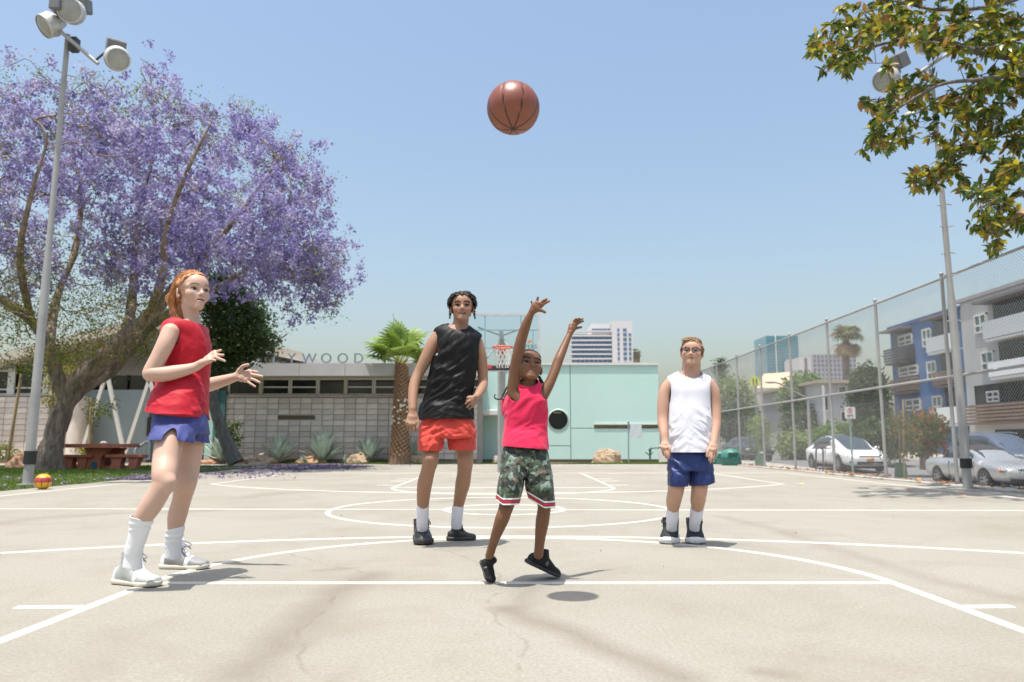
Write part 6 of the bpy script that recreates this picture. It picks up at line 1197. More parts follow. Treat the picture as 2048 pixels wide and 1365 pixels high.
roundtree("pale green bushy tree right of the boy in white beyond the fence", 1460, 808, 32, 42, 62, gA, 51, 190); roundtree("rounded mid green tree behind the curved street lamp", 1607, 795, 34, 34, 56, gB, 52, 190); roundtree("dark lower tree under the rounded tree beyond the road", 1610, 850, 28, 26, 54, gC, 53, 120)
roundtree("dark cypress shaped conifer right of the pale house", 1738, 805, 21, 66, 41, gC, 54, 260, 70); roundtree("dark clipped hedge tree beyond the bins", 1468, 845, 36, 20, 58, gC, 55, 110); roundtree("low green shrubs in front of the pale house", 1690, 880, 60, 16, 46, gB, 56, 110, name="low_bush"); roundtree("low grey green bush left of the white car", 1598, 893, 28, 16, 48, gA, 57, 60, name="low_bush")
roundtree("orange flowering bush behind the blue estate car", 1848, 868, 34, 32, 31, [(0.08, 0.13, 0.03), (0.11, 0.16, 0.04), (0.42, 0.15, 0.03), (0.05, 0.09, 0.02)], 58, 150, 46, "flowering_bush", 915)
roundtree("dark hedge below the cypress at the street edge", 1760, 880, 50, 26, 39, gC, 61, 110, name="low_bush"); roundtree("tall thin layered conifer far behind the fence", 1441, 742, 10, 26, 210, gC, 59, 44, 30, "tall_conifer", 900, None, .5)
simple_tree("street_sapling", "bushy young street tree with a wooden stake near the dark car", P(1516, 935, 25.6), [([P(1516, 940, 25.6), P(1516, 880, 25.6), P(1517, 840, 25.6)], [.03, .025, .015])], [pe(1517, 868, 22, 36, 25.6, .5)], gB, lmat, 70, 34, (.10, .10, .10), .075, 60, rt=.004)
YS = 15.6; simple_tree("street_sapling", "spindly young street tree with a green mesh guard by the silver car", P(1800, 958, YS), [([P(1800, 962, YS), P(1800, 900, YS), P(1797, 840, YS), P(1795, 810, YS)], [.025, .022, .016, .01])], [pe(1785, 890, 24, 36, YS, .3, .8), pe(1800, 850, 26, 32, YS, .3, .8), pe(1822, 880, 18, 30, YS, .3, .5)], [(0.09, 0.125, 0.04), (0.12, 0.15, 0.06), (0.06, 0.09, 0.03), (0.35, 0.20, 0.05)], lmat, 60, 22, (.055, .055, .06), .055, 62, rt=.003)
m = MB(); m.tube([P(1808, 958, YS - .1), P(1806, 800, YS - .1)], [.018, .018], 8); tag(m.build("wooden_stake", wd_, None, True), "tall wooden stake beside the spindly sapling at the fence", "stake"); m = MB(); m.lathe([(.115, 0), (.125, .15), (.105, .38), (.09, .42)], P(1803, 960, YS + .05) * [1, 1, 0] + [0, 0, -.1], 18); tag(m.build("tree_guard", pmat("green_mesh_guard", (0.06, 0.17, 0.10), .7, .3, 30.0), None, True), "green mesh guard round the foot of the spindly sapling", "tree guard"); m = MB(); m.lathe([(.15, 0), (.17, .2), (.13, .42)], P(1521, 940, 25.4) * [1, 1, 0] + [0, 0, -.1], 18); tag(m.build("tree_guard", pmat("green_mesh_guard", (0.06, 0.17, 0.10), .7, .3, 30.0), None, True), "dark green guard round the foot of the bushy street tree", "tree guard"); m = MB(); m.tube([P(1528, 938, 25.5), P(1526, 830, 25.5)], [.025, .022], 8); tag(m.build("wooden_stake", wd_, None, True), "wooden stake tied to the bushy young street tree", "stake")
def palm_far(name, lab, px, pyt, pyb, rpx, Y, seed, mats, n=34):
    r = np.random.default_rng(seed); c = P(px, pyt, Y); k = MPP(px, pyt, Y); t = empty(name, P(px, pyb, Y) * [1, 1, 0], 0, lab, "palm"); m = MB(); m.tube(spline([P(px + 2, pyb, Y) - [0, 0, 1], P(px + 1, (pyt + pyb) / 2, Y), c], 10), np.linspace(.0055, .0045, 10) * Y, 8); m.build("trunk", bark(name + "_trunk", (0.14, 0.11, 0.085), (0.26, 0.21, 0.17), 3), t, True)
    for i in range(n):
        a = r.uniform(0, 6.28); e = r.uniform(-1.0, 1.2); d = np.array([math.cos(a) * math.cos(e), math.sin(a) * math.cos(e), math.sin(e)]); old = e < -.15; frond(t, c - [0, 0, .1 * rpx * k * (old * 4)], d, rpx * k * .5, rpx * k * .55, mats[1] if (old or r.random() < .25) else mats[0], pst, r, nseg=11, droop=1.2)
pff = simple_leaf_mat("far_palm_frond", (0.10, 0.14, 0.04)); palm_far("fan_palm", "tall fan palm with a shaggy brown and green head beyond the fence", 1692, 672, 900, 34, 62, 3, (pff, pf2), 60); palm_far("fan_palm", "tiny distant palm above the roof of the mint building", 1273, 704, 900, 11, 300, 4, (pff, pff), 16)
# ------------------------------------------------------------------ people
def M_skin(name, col, rough=0.5):
    m = NT(name); v = m.coord("Object"); c = m.attr("Col")
    n1 = m.noise(v, 28, 4, 0.6); c = m.mix(m.ramp(n1, [(0.35, 0.0), (0.75, 0.16)]), c, mul(col, 0.72))
    n2 = m.noise(v, 9, 2); c = m.mix(m.ramp(n2, [(0.45, 0.0), (0.8, 0.14)]), c, (min(1, col[0] * 1.05), col[1] * 0.78, col[2] * 0.72))
    m.set(Base_Color=c, Roughness=rough); m.b.inputs["Subsurface Weight"].default_value = 0.12
    m.b.inputs["Subsurface Radius"].default_value = (0.012, 0.005, 0.003); m.b.inputs["Subsurface Scale"].default_value = 1.0
    m.b.inputs["Specular IOR Level"].default_value = 0.28
    m.bump(m.noise(v, 420, 2), 0.12, 0.001); return m.m
def M_cloth(name, col, rough=0.85, weave=700, var=0.06, sheen=0.25, wr=0.35, spec=0.3):
    m = NT(name); v = m.coord("Object")
    c = m.ramp(m.noise(v, 7, 3), [(0.3, mul(col, 1 - var)), (0.7, mul(col, 1 + var))])
    m.set(Base_Color=c, Roughness=rough); m.b.inputs["Sheen Weight"].default_value = sheen * 0.4; m.b.inputs["Specular IOR Level"].default_value = spec
    h = m.math('ADD', m.math('MULTIPLY', m.noise(m.coord("Object", (1, 1, 0.45), (0.3, 0.2, 0.4)), 30, 3, 0.55, 0.6), wr), m.math('MULTIPLY', m.noise(v, weave, 1), 0.06))
    m.bump(h, 0.45, 0.012); return m.m
def M_hair(name, c1, c2, rough=0.42):
    m = NT(name); v = m.coord("Object", (1, 1, 0.35)); n1 = m.noise(v, 75, 3, 0.6)
    c = m.ramp(n1, [(0.3, c1), (0.72, c2)]); m.set(Base_Color=c, Roughness=rough); m.b.inputs["Specular IOR Level"].default_value = 0.5
    m.bump(m.noise(m.coord("Object", (1, 1, 0.1)), 320, 2), 0.5, 0.004); return m.m
M_eye = None
def eye_mat():
    global M_eye
    if M_eye is None:
        m = NT("eye_surface"); m.set(Base_Color=m.attr("Col"), Roughness=0.2); m.b.inputs["Specular IOR Level"].default_value = 0.25; M_eye = m.m
    return M_eye

class Head:
    def __init__(s, c, H, f, pitch=0.0, roll=0.0, wide=1.0, face=1.0):
        """c: centre (mid head, half height); f: horizontal facing; pitch>0 looks up; roll>0 tilts toward own left"""
        f = unit([f[0], f[1], 0]); u = np.array([0, 0, 1.0]); l = np.cross(u, f)
        f2 = f * math.cos(pitch) + u * math.sin(pitch); u2 = np.cross(f2, l)
        l2 = l * math.cos(roll) - u2 * math.sin(roll); u3 = np.cross(f2, l2)
        s.c = np.asarray(c, float); s.H = H; s.l, s.f, s.u = l2, f2, u3; s.R = np.stack([s.l, s.f, s.u]); s.wide = wide
    def w(s, x, y, z): return s.c + s.H * (x * s.wide * s.l + y * s.f + (z - 0.5) * s.u)
    def wv(s, A):
        A = np.asarray(A, float); return s.c + s.H * (A[..., 0:1] * s.wide * s.l + A[..., 1:2] * s.f + (A[..., 2:3] - 0.5) * s.u)
    def loc(s, V):
        q = (V - s.c) @ s.R.T / s.H; q[..., 0] /= s.wide; q[..., 2] += 0.5; return q
    def ell(s, F, x, y, z, rx, ry, rz, k, mode=1, R=None):
        F.ell(s.w(x, y, z), s.R if R is None else R, np.array([rx * s.wide, ry, rz]) * s.H, k * s.H, mode)
    def rc(s, F, a, b, ra, rb, k, mode=1): F.rc(s.w(*a), s.w(*b), ra * s.H, rb * s.H, k * s.H, mode)
    def sculpt(s, F, mouth=0.0, smile=0.0, fat=0.0, nose=1.0, squint=0.0, chinw=1.0, jaw=1.0):
        E = s.ell; C = s.rc
        E(F, 0, -0.07, 0.665, 0.345, 0.435, 0.345, 0.0)
        E(F, 0, 0.13, 0.42, (0.262 + fat * 0.04) * (.5 + .5 * jaw), 0.262, 0.36, 0.10)
        E(F, 0, 0.16, 0.66, 0.27, 0.25, 0.24, 0.08)
        for sx in (-1, 1):
            C(F, (sx * (0.205 + 0.03 * fat) * jaw, -0.03, 0.31 + 0.10 * (1 - jaw)), (sx * 0.060 * chinw, 0.285 - .10 * (1 - jaw), 0.085), (0.085 + fat * 0.03) * jaw, 0.070 * jaw, 0.08)
            E(F, sx * 0.185, 0.235, 0.385, 0.105 + fat * 0.03, 0.10, 0.115, 0.08)
            C(F, (sx * 0.23, 0.25, 0.565), (sx * 0.06, 0.345, 0.56), 0.05, 0.045, 0.06)
        E(F, 0, 0.305 - .12 * (1 - jaw), 0.075 + .06 * (1 - jaw), 0.10 * chinw * jaw, 0.085, 0.075, 0.06)
        C(F, (0, 0.30, 0.21), (0, 0.30, 0.30), 0.10, 0.10, 0.08)
        for sx in (-1, 1):   # eye sockets, then lids round the eyeball
            E(F, sx * 0.155, 0.42, 0.497, 0.105, 0.085, 0.060, 0.05, -1)
        for sx in (-1, 1):
            E(F, sx * 0.152, 0.262, 0.497, 0.092, 0.086, 0.082, 0.02)
            E(F, sx * 0.154, 0.352, 0.494, 0.080, 0.06, 0.036 * (1 - squint), 0.004, -1)
            E(F, sx * 0.152, 0.262, 0.497, 0.070, 0.070, 0.070, 0.0, -1)
        C(F, (0, 0.335, 0.545), (0, 0.43, 0.375), 0.032 * nose, 0.046 * nose, 0.045)
        E(F, 0, 0.425, 0.365, 0.052 * nose, 0.052, 0.045, 0.03)
        for sx in (-1, 1):
            E(F, sx * 0.060 * nose, 0.375, 0.350, 0.036 * nose, 0.045, 0.034, 0.02)
            E(F, sx * 0.028 * nose, 0.405, 0.318, 0.016, 0.026, 0.014, 0.008, -1)
        # mouth
        zc = 0.222; g = 0.024 + mouth * 0.048; wd = 0.108 + 0.030 * smile; cz = zc + 0.030 * smile
        s.lips = []; s.open = 1 - squint
        up = [(-wd, 0.318 - 0.02 * smile, cz), (-0.045, 0.366, zc + g * 0.75), (0, 0.374, zc + g * 0.62), (0.045, 0.366, zc + g * 0.75), (wd, 0.318 - 0.02 * smile, cz)]
        lo = [(-wd, 0.316 - 0.02 * smile, cz), (-0.05, 0.352, zc - g), (0, 0.360, zc - g * 1.12), (0.05, 0.352, zc - g), (wd, 0.316 - 0.02 * smile, cz)]
        for i in range(4):
            C(F, up[i], up[i + 1], 0.021, 0.021, 0.014); C(F, lo[i], lo[i + 1], 0.025, 0.025, 0.014)
            s.lips += [(up[i], up[i + 1]), (lo[i], lo[i + 1])]
        E(F, 0, 0.385, zc - 0.004 * mouth, wd * 0.88, 0.08 if mouth > 0.2 else 0.035, 0.006 + 0.034 * mouth, 0.004, -1)
        s.mz = zc; s.mo = mouth; s.wd = wd
        for sx in (-1, 1):   # ears
            t = 0.45; ax = unit(s.l * sx * math.cos(t) - s.f * math.sin(t)); fw = unit(s.f * math.cos(t) + s.l * sx * math.sin(t))
            R = np.stack([ax, fw, s.u]); c0 = (sx * 0.355, -0.055, 0.455)
            E(F, *c0, 0.030, 0.072, 0.125, 0.02, R=R)
            E(F, sx * 0.392, -0.05, 0.47, 0.024, 0.040, 0.075, 0.015, -1, R=R)
            E(F, sx * 0.345, -0.02, 0.36, 0.030, 0.04, 0.045, 0.02)
    def paint(s, V, col, skin, lip, dark, brow_shade=None, blush=0.25):
        q = s.loc(V); inh = (q[:, 2] > -0.05) & (q[:, 2] < 1.1) & (np.abs(q[:, 0]) < 0.5) & (q[:, 1] > -0.55) & (q[:, 1] < 0.6)
        d = np.full(len(V), 9.0)
        for a, b in s.lips:
            a = np.array(a); b = np.array(b); ab = b - a; t = np.clip(((q - a) @ ab) / (ab @ ab), 0, 1)
            d = np.minimum(d, np.linalg.norm(q - a - t[:, None] * ab, axis=1))
        wl = np.clip((0.036 - d - 0.10 * np.maximum(0, np.abs(q[:, 0]) - 0.075)) / 0.009, 0, 1) * inh; col[:] = col * (1 - wl[:, None]) + np.array(lip) * wl[:, None]
        if s.mo > 0.15:
            wm = inh & (np.abs(q[:, 0]) < s.wd * 0.9) & (q[:, 1] < 0.352) & (q[:, 1] > 0.2) & (np.abs(q[:, 2] - s.mz) < 0.04 * s.mo + 0.006)
            col[wm] = np.array(dark)
        for sx in (-1, 1):
            e = np.sqrt(((q - np.array([sx * 0.2, 0.27, 0.375])) ** 2).sum(1)); wb = np.clip(1 - e / 0.12, 0, 1) * blush * inh
            col[:] = col * (1 - wb[:, None]) + col * np.array([1.0, 0.72, 0.70]) * wb[:, None]
            e = np.sqrt((((q - np.array([sx * 0.152, 0.33, 0.497])) / np.array([0.092, 0.09, 0.046])) ** 2).sum(1)); wb = np.clip((1.15 - e) / 0.35, 0, 1) * 0.5 * inh
            col[:] = col * (1 - wb[:, None] * 0.6)
        wn = inh * np.clip(1 - np.sqrt(((q - np.array([0, 0.44, 0.36])) ** 2).sum(1)) / 0.07, 0, 1) * blush
        col[:] = col * (1 - wn[:, None]) + col * np.array([1.0, 0.75, 0.72]) * wn[:, None]
    def eyes(s, par, iris, gaze=(0, 0, 0)):
        for sx in (-1, 1):
            m = MB(); m.sphere((0, 0, 0), 0.0735 * s.H, 28, 20); V = np.concatenate(m.v)
            g = unit(s.f + gaze[0] * s.l + gaze[1] * s.u); a = np.degrees(np.arccos(np.clip(V @ g / (0.0735 * s.H), -1, 1)))
            c = np.tile(np.array([0.50, 0.46, 0.43]), (len(V), 1)); c[a < 36] = iris; c[a < 17] = (0.006, 0.006, 0.006)
            me = m.mesh("eye", eye_mat(), True); setcol(me, c); o = obj("eye", me, par, s.w(sx * 0.152, 0.262, 0.497))
    def surf(s, x, z):
        q = s.Q; d = (q[:, 0] - x) ** 2 + (q[:, 2] - z) ** 2; i = np.argsort(d)[:6]; return q[i, 1].max()
    def lashes(s, par, mat, th=0.006):
        for sx in (-1, 1):
            p = []
            for t in np.linspace(-1, 1, 11):
                x = sx * (0.154 + 0.080 * t); z = 0.494 + 0.033 * math.sqrt(max(0, 1 - t * t)) * s.open; p.append([x, 0, z])
            p = np.array(p); p[:, 1] = 0.262 + np.sqrt(np.maximum(0.0004, 0.083 ** 2 - ((p[:, 0] - sx * 0.152) * 0.92) ** 2 - (p[:, 2] - 0.497) ** 2)) + 0.002
            m = MB(); m.tube(s.wv(p), np.array([0.4, .7, .9, 1, 1, 1, 1, 1, .9, .7, .4]) * th * s.H, 5); m.build("eyelash", mat, par, True)
    def brows(s, par, mat, th=0.010, arch=0.0, lift=0.0, n=46):
        for sx in (-1, 1):
            pts = []
            for i in range(n):
                t = i / (n - 1); x = sx * (0.065 + 0.185 * t); z = 0.590 + lift + 0.028 * math.sin(t * 2.4) + arch * t - 0.02 * t * t; y = s.surf(x, z) + 0.004
                z += rng.normal(0, th * 0.6); d = np.array([sx * 0.045, -0.012, 0.012 - 0.03 * t])
                p = np.array([x, y, z]); pts.append([p - d * 0.5, p + [0, 0.010, 0], p + d * 0.5])
            A = s.wv(np.array(pts)); r = np.tile(np.array([th * 0.45, th * 0.62, th * 0.15]) * s.H, (n, 1))
            V, f = tube_geo(A, r, 4); obj("eyebrow", make_mesh("eyebrow", V, [f], mat, smooth=True), par)

def finger(F, pts, r0, r1, k=0.003):
    F.chain(pts, np.linspace(r0, r1, len(pts)), 0.005, 3)
def hand(F, wrist, fingers, thumb, fr=0.0075, palm=0.0125, wr=0.02):
    """fingers: 4 polylines starting at the knuckles; thumb: polyline starting near the palm base"""
    K = [np.asarray(f[0]) for f in fingers]; wrist = np.asarray(wrist)
    for kx in K: F.rc(wrist, kx, wr * 0.72, palm * 0.86, 0.010)
    for i in range(len(K) - 1):
        F.rc(K[i], K[i + 1], palm * 0.8, palm * 0.8, 0.008)
        F.rc((K[i] * 0.55 + wrist * 0.45), (K[i + 1] * 0.55 + wrist * 0.45), palm, palm, 0.01)
    for f, sc_ in zip(fingers, (1.0, 1.05, 1.0, 0.86)): finger(F, [np.asarray(p) for p in f], fr * sc_ * 1.08, fr * sc_ * 0.82)
    t = [np.asarray(p) for p in thumb]; F.rc(wrist * 0.7 + t[0] * 0.3, t[0], palm * 0.95, palm * 0.95, 0.012); finger(F, t, fr * 1.45, fr * 1.0)
    # nails are left to the skin paint

def fold_disp(V, N, amp, seeds):
    """seeds: list of (direction along fold, wavelength, strength, centre, radius)"""
    d = np.zeros(len(V))
    for (dr, wl, st, c, r) in seeds:
        dr = unit(dr); a, b, _ = basis(dr); q = np.stack([V @ a, V @ b, (V @ dr) * 0.22], 1) / wl
        nz = fbm(q + np.array([3.1, 7.7, 1.3]) * wl * 100, 2); rdg = 1 - np.abs(nz) * 2.6
        w_ = st if c is None else st * np.exp(-(((V - np.asarray(c)) ** 2).sum(1)) / r ** 2)
        d += w_ * np.clip(rdg, -0.6, 1)
    return V + N * (d * amp)[:, None]
def garment(name, F, clips, mat, par, folds=(), amp=0.006, thick=0.003, smooth=1, attr=None, disp=None):
    V, Q = F.mesh(); V = smooth_v(V, Q, smooth + 1); T = tri(Q)
    if folds: V = fold_disp(V, vnormals(V, T), amp, folds)
    if disp is not None: V = disp(V, vnormals(V, T))
    for c in clips: V, T = clip(V, T, c)
    me = make_mesh(name, V, [T], mat, smooth=True)
    if attr is not None:
        for k, fn in attr.items(): setattrf(me, fn(V), k)
    o = obj(name, me, par)
    if thick:
        md = o.modifiers.new("thickness", 'SOLIDIFY'); md.thickness = thick; md.offset = -1.0
    return o
def rows(rr, Y, right, dep, dY=0.0):
    """rr: (py, xl, xr[, depth factor]) traced rows -> loft stations on plane Y"""
    st = []
    for r in rr:
        py, xl, xr = r[:3]; d = r[3] if len(r) > 3 else dep; yy = Y + (r[4] if len(r) > 4 else 0.0)
        c = P((xl + xr) / 2, py, yy); hw = (xr - xl) / 2 * MPP((xl + xr) / 2, py, yy)
        st.append((c, hw, d, np.asarray(right, float)))
    return st

def shoe(par, heel, toe, up, mats, hgt=0.09, high=0.0, width=1.0, stripe=True, lean=(0, 0), laces=True, sole_h=0.026, toebox=1.0, chunky=0.0, bow=False, strap=False, slope=0.30, at=0.22, ctop=None):
    """heel, toe: sole points; mats = upper, sole, lace, toe/trim"""
    heel = np.asarray(heel, float); toe = np.asarray(toe, float); L = np.linalg.norm(toe - heel); d = (toe - heel) / L
    up = np.asarray(up, float); up = unit(up - (up @ d) * d); r = np.cross(d, up); wd = width * L
    W = lambda t, x, z: heel + d * (t * L) + r * (x * wd) + up * (z * L)
    S = L / 0.25
    top = hgt / 0.25 + high
    lo = np.min([W(t, x, z) for t in (-.1, 1.1) for x in (-.3, .3) for z in (-0.1, top + 0.25)], 0); hi = np.max([W(t, x, z) for t in (-.1, 1.1) for x in (-.3, .3) for z in (-0.1, top + 0.25)], 0)
    F = Field(lo, hi, 0.0034 * max(1, S))
    prof = [(0.035, 0.105, 0.26), (0.12, 0.132, 0.31), (0.28, 0.140, 0.40), (0.42, 0.145, 0.36), (0.56, 0.160, 0.265 * toebox), (0.75, 0.172, 0.185 * toebox), (0.88, 0.155, 0.155 * toebox), (0.97, 0.095, 0.115 * toebox)]
    st = [(W(t, 0.0, hh * 0.36 + 0.04), hw * wd, hh * 0.60 * L, r) for t, hw, hh in prof]
    F.loft(st, 0.0, 2.25, m=40); F.ell(W(0.93, 0, 0.085), [r, d, up], [0.125 * wd, 0.085 * L, 0.075 * L * toebox], 0.02)
    ank = W(at - 0.02 + lean[1], lean[0], top + 0.05)
    F.loft([(W(at, 0, 0.15), 0.14 * wd, 0.18 * L, r), (W(at - 0.01, 0, 0.28), 0.150 * wd, 0.18 * L, r), (ank, 0.162 * wd, 0.175 * L, r)], 0.012, 2.0)
    if slope > 0.1: F.loft([(W(at + 0.25, 0, 0.24), 0.085 * wd, 0.04 * L, r), (W(at + 0.18, 0, 0.40), 0.085 * wd, 0.035 * L, r), (W(at + 0.155, 0, 0.58), 0.080 * wd, 0.022 * L, r)], 0.008, 2.6)
    V, Q = F.mesh(); V = smooth_v(V, Q, 1); T = tri(Q)
    
    V, T = clip(V, T, plane_cut(W(at - 0.02, 0, top + 0.03), unit(up - d * slope)) if ctop is None else (lambda Q_: Q_[:, 2] - ctop))
    V, T = clip(V, T, plane_cut(W(0, 0, sole_h / 0.25 * 0.6), -up))
    me = make_mesh("shoe", V, [T], [mats[0], mats[3]], smooth=True)
    q = np.stack([(V[T].mean(1) - heel) @ d / L, (V[T].mean(1) - heel) @ r / wd, (V[T].mean(1) - heel) @ up / L], 1)
    mi = np.zeros(len(T), int)
    if stripe: mi[(np.abs(q[:, 1]) < 0.075 - 0.02 * q[:, 0]) & (q[:, 0] > 0.30) & (q[:, 0] < 0.68) & (q[:, 2] > 0.12)] = 1
    if stripe: mi[(q[:, 0] < 0.13) & (q[:, 2] < 0.30)] = 1
    if stripe: mi[(np.abs(q[:, 0] - 0.60 - 0.25 * (q[:, 2] - .1)) < 0.045) & (q[:, 2] < 0.24)] = 1
    me.polygons.foreach_set("material_index", mi.astype(np.int32))
    o = obj("shoe", me, par); md = o.modifiers.new("thickness", 'SOLIDIFY'); md.thickness = 0.006; md.offset = -1
    F = Field(lo, hi, 0.0034 * max(1, S)); sh = sole_h / 0.25
    stt = [(0.0, 0.105 + chunky, 0), (0.10, 0.150 + chunky, 0), (0.3, 0.150 + chunky, 0), (0.5, 0.152 + chunky, 0), (0.72, 0.186 + chunky, 0), (0.88, 0.172 + chunky, 0.006), (1.0, 0.105, 0.02)]
    F.loft([(W(t, 0, sh * 0.5 + e), (hw) * wd, sh * 0.5 * L, r) for t, hw, e in stt], 0.0, 3.6, m=40)
    F.ell(W(0.955, 0, sh * 0.55 + 0.016), [r, d, up], [0.135 * wd, 0.075 * L, sh * 0.5 * L], 0.006)
    V, Q = F.mesh(); V = smooth_v(V, Q, 1); so = obj("sole", make_mesh("sole", V, [Q], mats[1], smooth=True), o)
    if laces:
        m = MB()
        for i in range(6):
            t = 0.36 + 0.048 * i; z = np.interp(t, [0.34, 0.42, 0.5, 0.56, 0.65], [0.40, 0.375, 0.325, 0.285 * toebox, 0.24 * toebox])
            sg = 1 if i % 2 else -1
            m.tube(spline([W(t - 0.01, -0.085, z - 0.035), W(t + sg * 0.012, 0, z + 0.012), W(t + 0.015, 0.085, z - 0.035)], 7), 0.0042 * S, 6)
        if bow:
            zz = 0.41 + high * 0.3
            for sx in (-1, 1):
                m.tube(spline([W(0.36, 0, zz), W(0.42, sx * 0.10, zz + 0.06), W(0.55, sx * 0.15, zz - 0.01), W(0.50, sx * 0.06, zz - 0.04), W(0.37, 0, zz)], 14), 0.0034 * S, 5)
                m.tube(spline([W(0.36, 0, zz), W(0.44, sx * 0.07, zz + 0.01), W(0.56, sx * 0.13, zz - 0.10)], 8), 0.0032 * S, 5)
        m.build("lace", mats[2], o, True)
    if strap:
        m = MB(); m.tube(spline([W(0.42, -0.155, 0.16), W(0.44, -0.10, 0.27), W(0.45, 0, 0.31), W(0.44, 0.10, 0.27), W(0.42, 0.155, 0.16)], 12), 0.014 * S, 8); m.build("strap", mats[3], o, True)
    return o
def locks(name, par, mat, paths, rad, K=5, prof=(0.7, 1.0, 0.9, 0.6, 0.15)):
    """paths (N,m,3) control points -> one mesh of tapered strands"""
    N = len(paths); M = 14; A = np.stack([spline(p, M) for p in paths])
    r = np.interp(np.linspace(0, 1, M), np.linspace(0, 1, len(prof)), prof)[None] * np.broadcast_to(np.asarray(rad, float).reshape(-1, 1), (N, 1))
    V, f = tube_geo(A, r, K); return obj(name, make_mesh(name, V, [f], mat, smooth=True), par)
XR = (1.0, 0, 0)
CRC = np.array([0, -0.07, 0.665]); CRR = np.array([0.345, 0.435, 0.345])
def limb(F, pts, k=0.012):
    F.chain([P(*a[:3]) for a in pts], [a[3] * MPP(*a[:3]) for a in pts], k)
def tubeloft(F, rr, Y0, Y1, dep=0.85, k=0.0, grow=0.0):
    n = len(rr); st = []
    for i, (py, xl, xr) in enumerate(rr):
        Y = Y0 + (Y1 - Y0) * i / (n - 1); c = P((xl + xr) / 2, py, Y); hw = (xr - xl) / 2 * MPP((xl + xr) / 2, py, Y)
        st.append((c, hw, hw * dep if dep < 5 else dep, np.array(XR)))
    F.loft(st, k, 2.0, grow=grow)
def bounds(*pts, m=0.12):
    A = np.array(pts); return A.min(0) - m, A.max(0) + m
def hair_cap(h, par, mat, hz, scale=1.07, grow=0.0, extra=None, amp=0.02, name="hair", z0=0.0):
    """hz: [(y, z)] hairline height by depth along the head"""
    lo, hi = bounds(h.c, m=h.H * 0.95); F = Field(lo, hi, 0.0042)
    h.ell(F, CRC[0], CRC[1], CRC[2] + z0, *(CRR * scale), 0.0)
    h.ell(F, 0, 0.15, 0.665 + z0, *(np.array([0.285, 0.265, 0.255]) * scale), 0.08)
    if extra: extra(F)
    yy = [a for a, b in hz]; zz = [b for a, b in hz]
    def cut(V):
        q = h.loc(V); jag = 0.02 * vnoise(q * 22); z_ = np.interp(q[:, 1], yy, zz)
        return (z_ + jag - q[:, 2]) * h.H
    def disp(V, N):
        q = h.loc(V); return V + N * (fbm(q * np.array([14, 5, 5]), 2) * amp * h.H)[:, None]
    return garment(name, F, [cut], mat, par, disp=disp, thick=0.004, smooth=1)
def scalp_paths(h, n, flow, length, lift=0.12, wave=0.02, mask=None, scale=1.05, steps=6, seed=1, fall=0.0):
    r = np.random.default_rng(seed); out = []
    while len(out) < n:
        v = unit(r.normal(size=3)); p = CRC + CRR * scale * v
        if mask is not None and not mask(p): continue
        L = length * r.uniform(0.7, 1.25) / steps; ps = [p]; lf = lift * r.uniform(0.4, 1.4); ph = r.uniform(0, 6.28)
        for i in range(steps):
            d = np.asarray(flow(p, r), float); nrm = unit((p - CRC) / CRR ** 2); d = unit(d - nrm * (d @ nrm))
            q = p + d * L + np.array([0, 0, -fall * (i / steps) * L]); rad = np.linalg.norm((q - CRC) / (CRR * scale)); tgt = 1 + lf * ((i + 1) / steps) ** 1.4
            q = CRC + (q - CRC) / rad * tgt; q = q + np.cross(nrm, d) * wave * math.sin(ph + i * 1.5); ps.append(q); p = q
        out.append(h.wv(np.array(ps)))
    return np.array(out)
def finish_body(name, F, mat, paintf, skin, label, group):
    V, Q = F.mesh(); V = smooth_v(V, Q, 1, 0.25); col = np.tile(np.array(skin), (len(V), 1)); paintf(V, col)
    me = make_mesh(name, V, [Q], mat, smooth=True); setcol(me, np.clip(col, 0, 1)); return V, me
def make_person(F, mat, paintf, skin, base, label, h=None):
    root = empty("person", base, 0, label, "person", "children playing basketball on the court")
    V, me = finish_body("body", F, mat, paintf, skin, label, None)
    if h is not None:
        q = h.loc(V); k = (np.abs(q[:, 0]) < 0.45) & (q[:, 1] > 0.05) & (q[:, 2] > 0) & (q[:, 2] < 1); h.Q = q[k]
    o = obj("body", me, root); o.matrix_parent_inverse = Matrix.Translation(-Vector(tuple(base))); root["_b"] = 0; del root["_b"]
    return root
class Par:
    """parents children to an empty while keeping world coordinates"""
    pass
_old_obj = obj
def obj(name, me, parent=None, loc=None):
    o = _old_obj(name, me, parent, loc)
    if parent is not None and parent.type == 'EMPTY' and parent.get("category") == "person": o.matrix_parent_inverse = Matrix.Translation(-parent.location)
    return o
def nailpaint(V, col, tips, r=0.010, f=(1.0, 0.80, 0.76)):
    for t in tips:
        w_ = np.clip(1 - np.linalg.norm(V - np.asarray(t), axis=1) / r, 0, 1) * 0.8
        col[:] = col * (1 - w_[:, None]) + col * np.array(f) * w_[:, None]
def shadeband(F, rr, Y, dep, k=0.0): F.loft(rows(rr, Y, XR, dep), k)
PP = lambda L: [P(*p) for p in L]

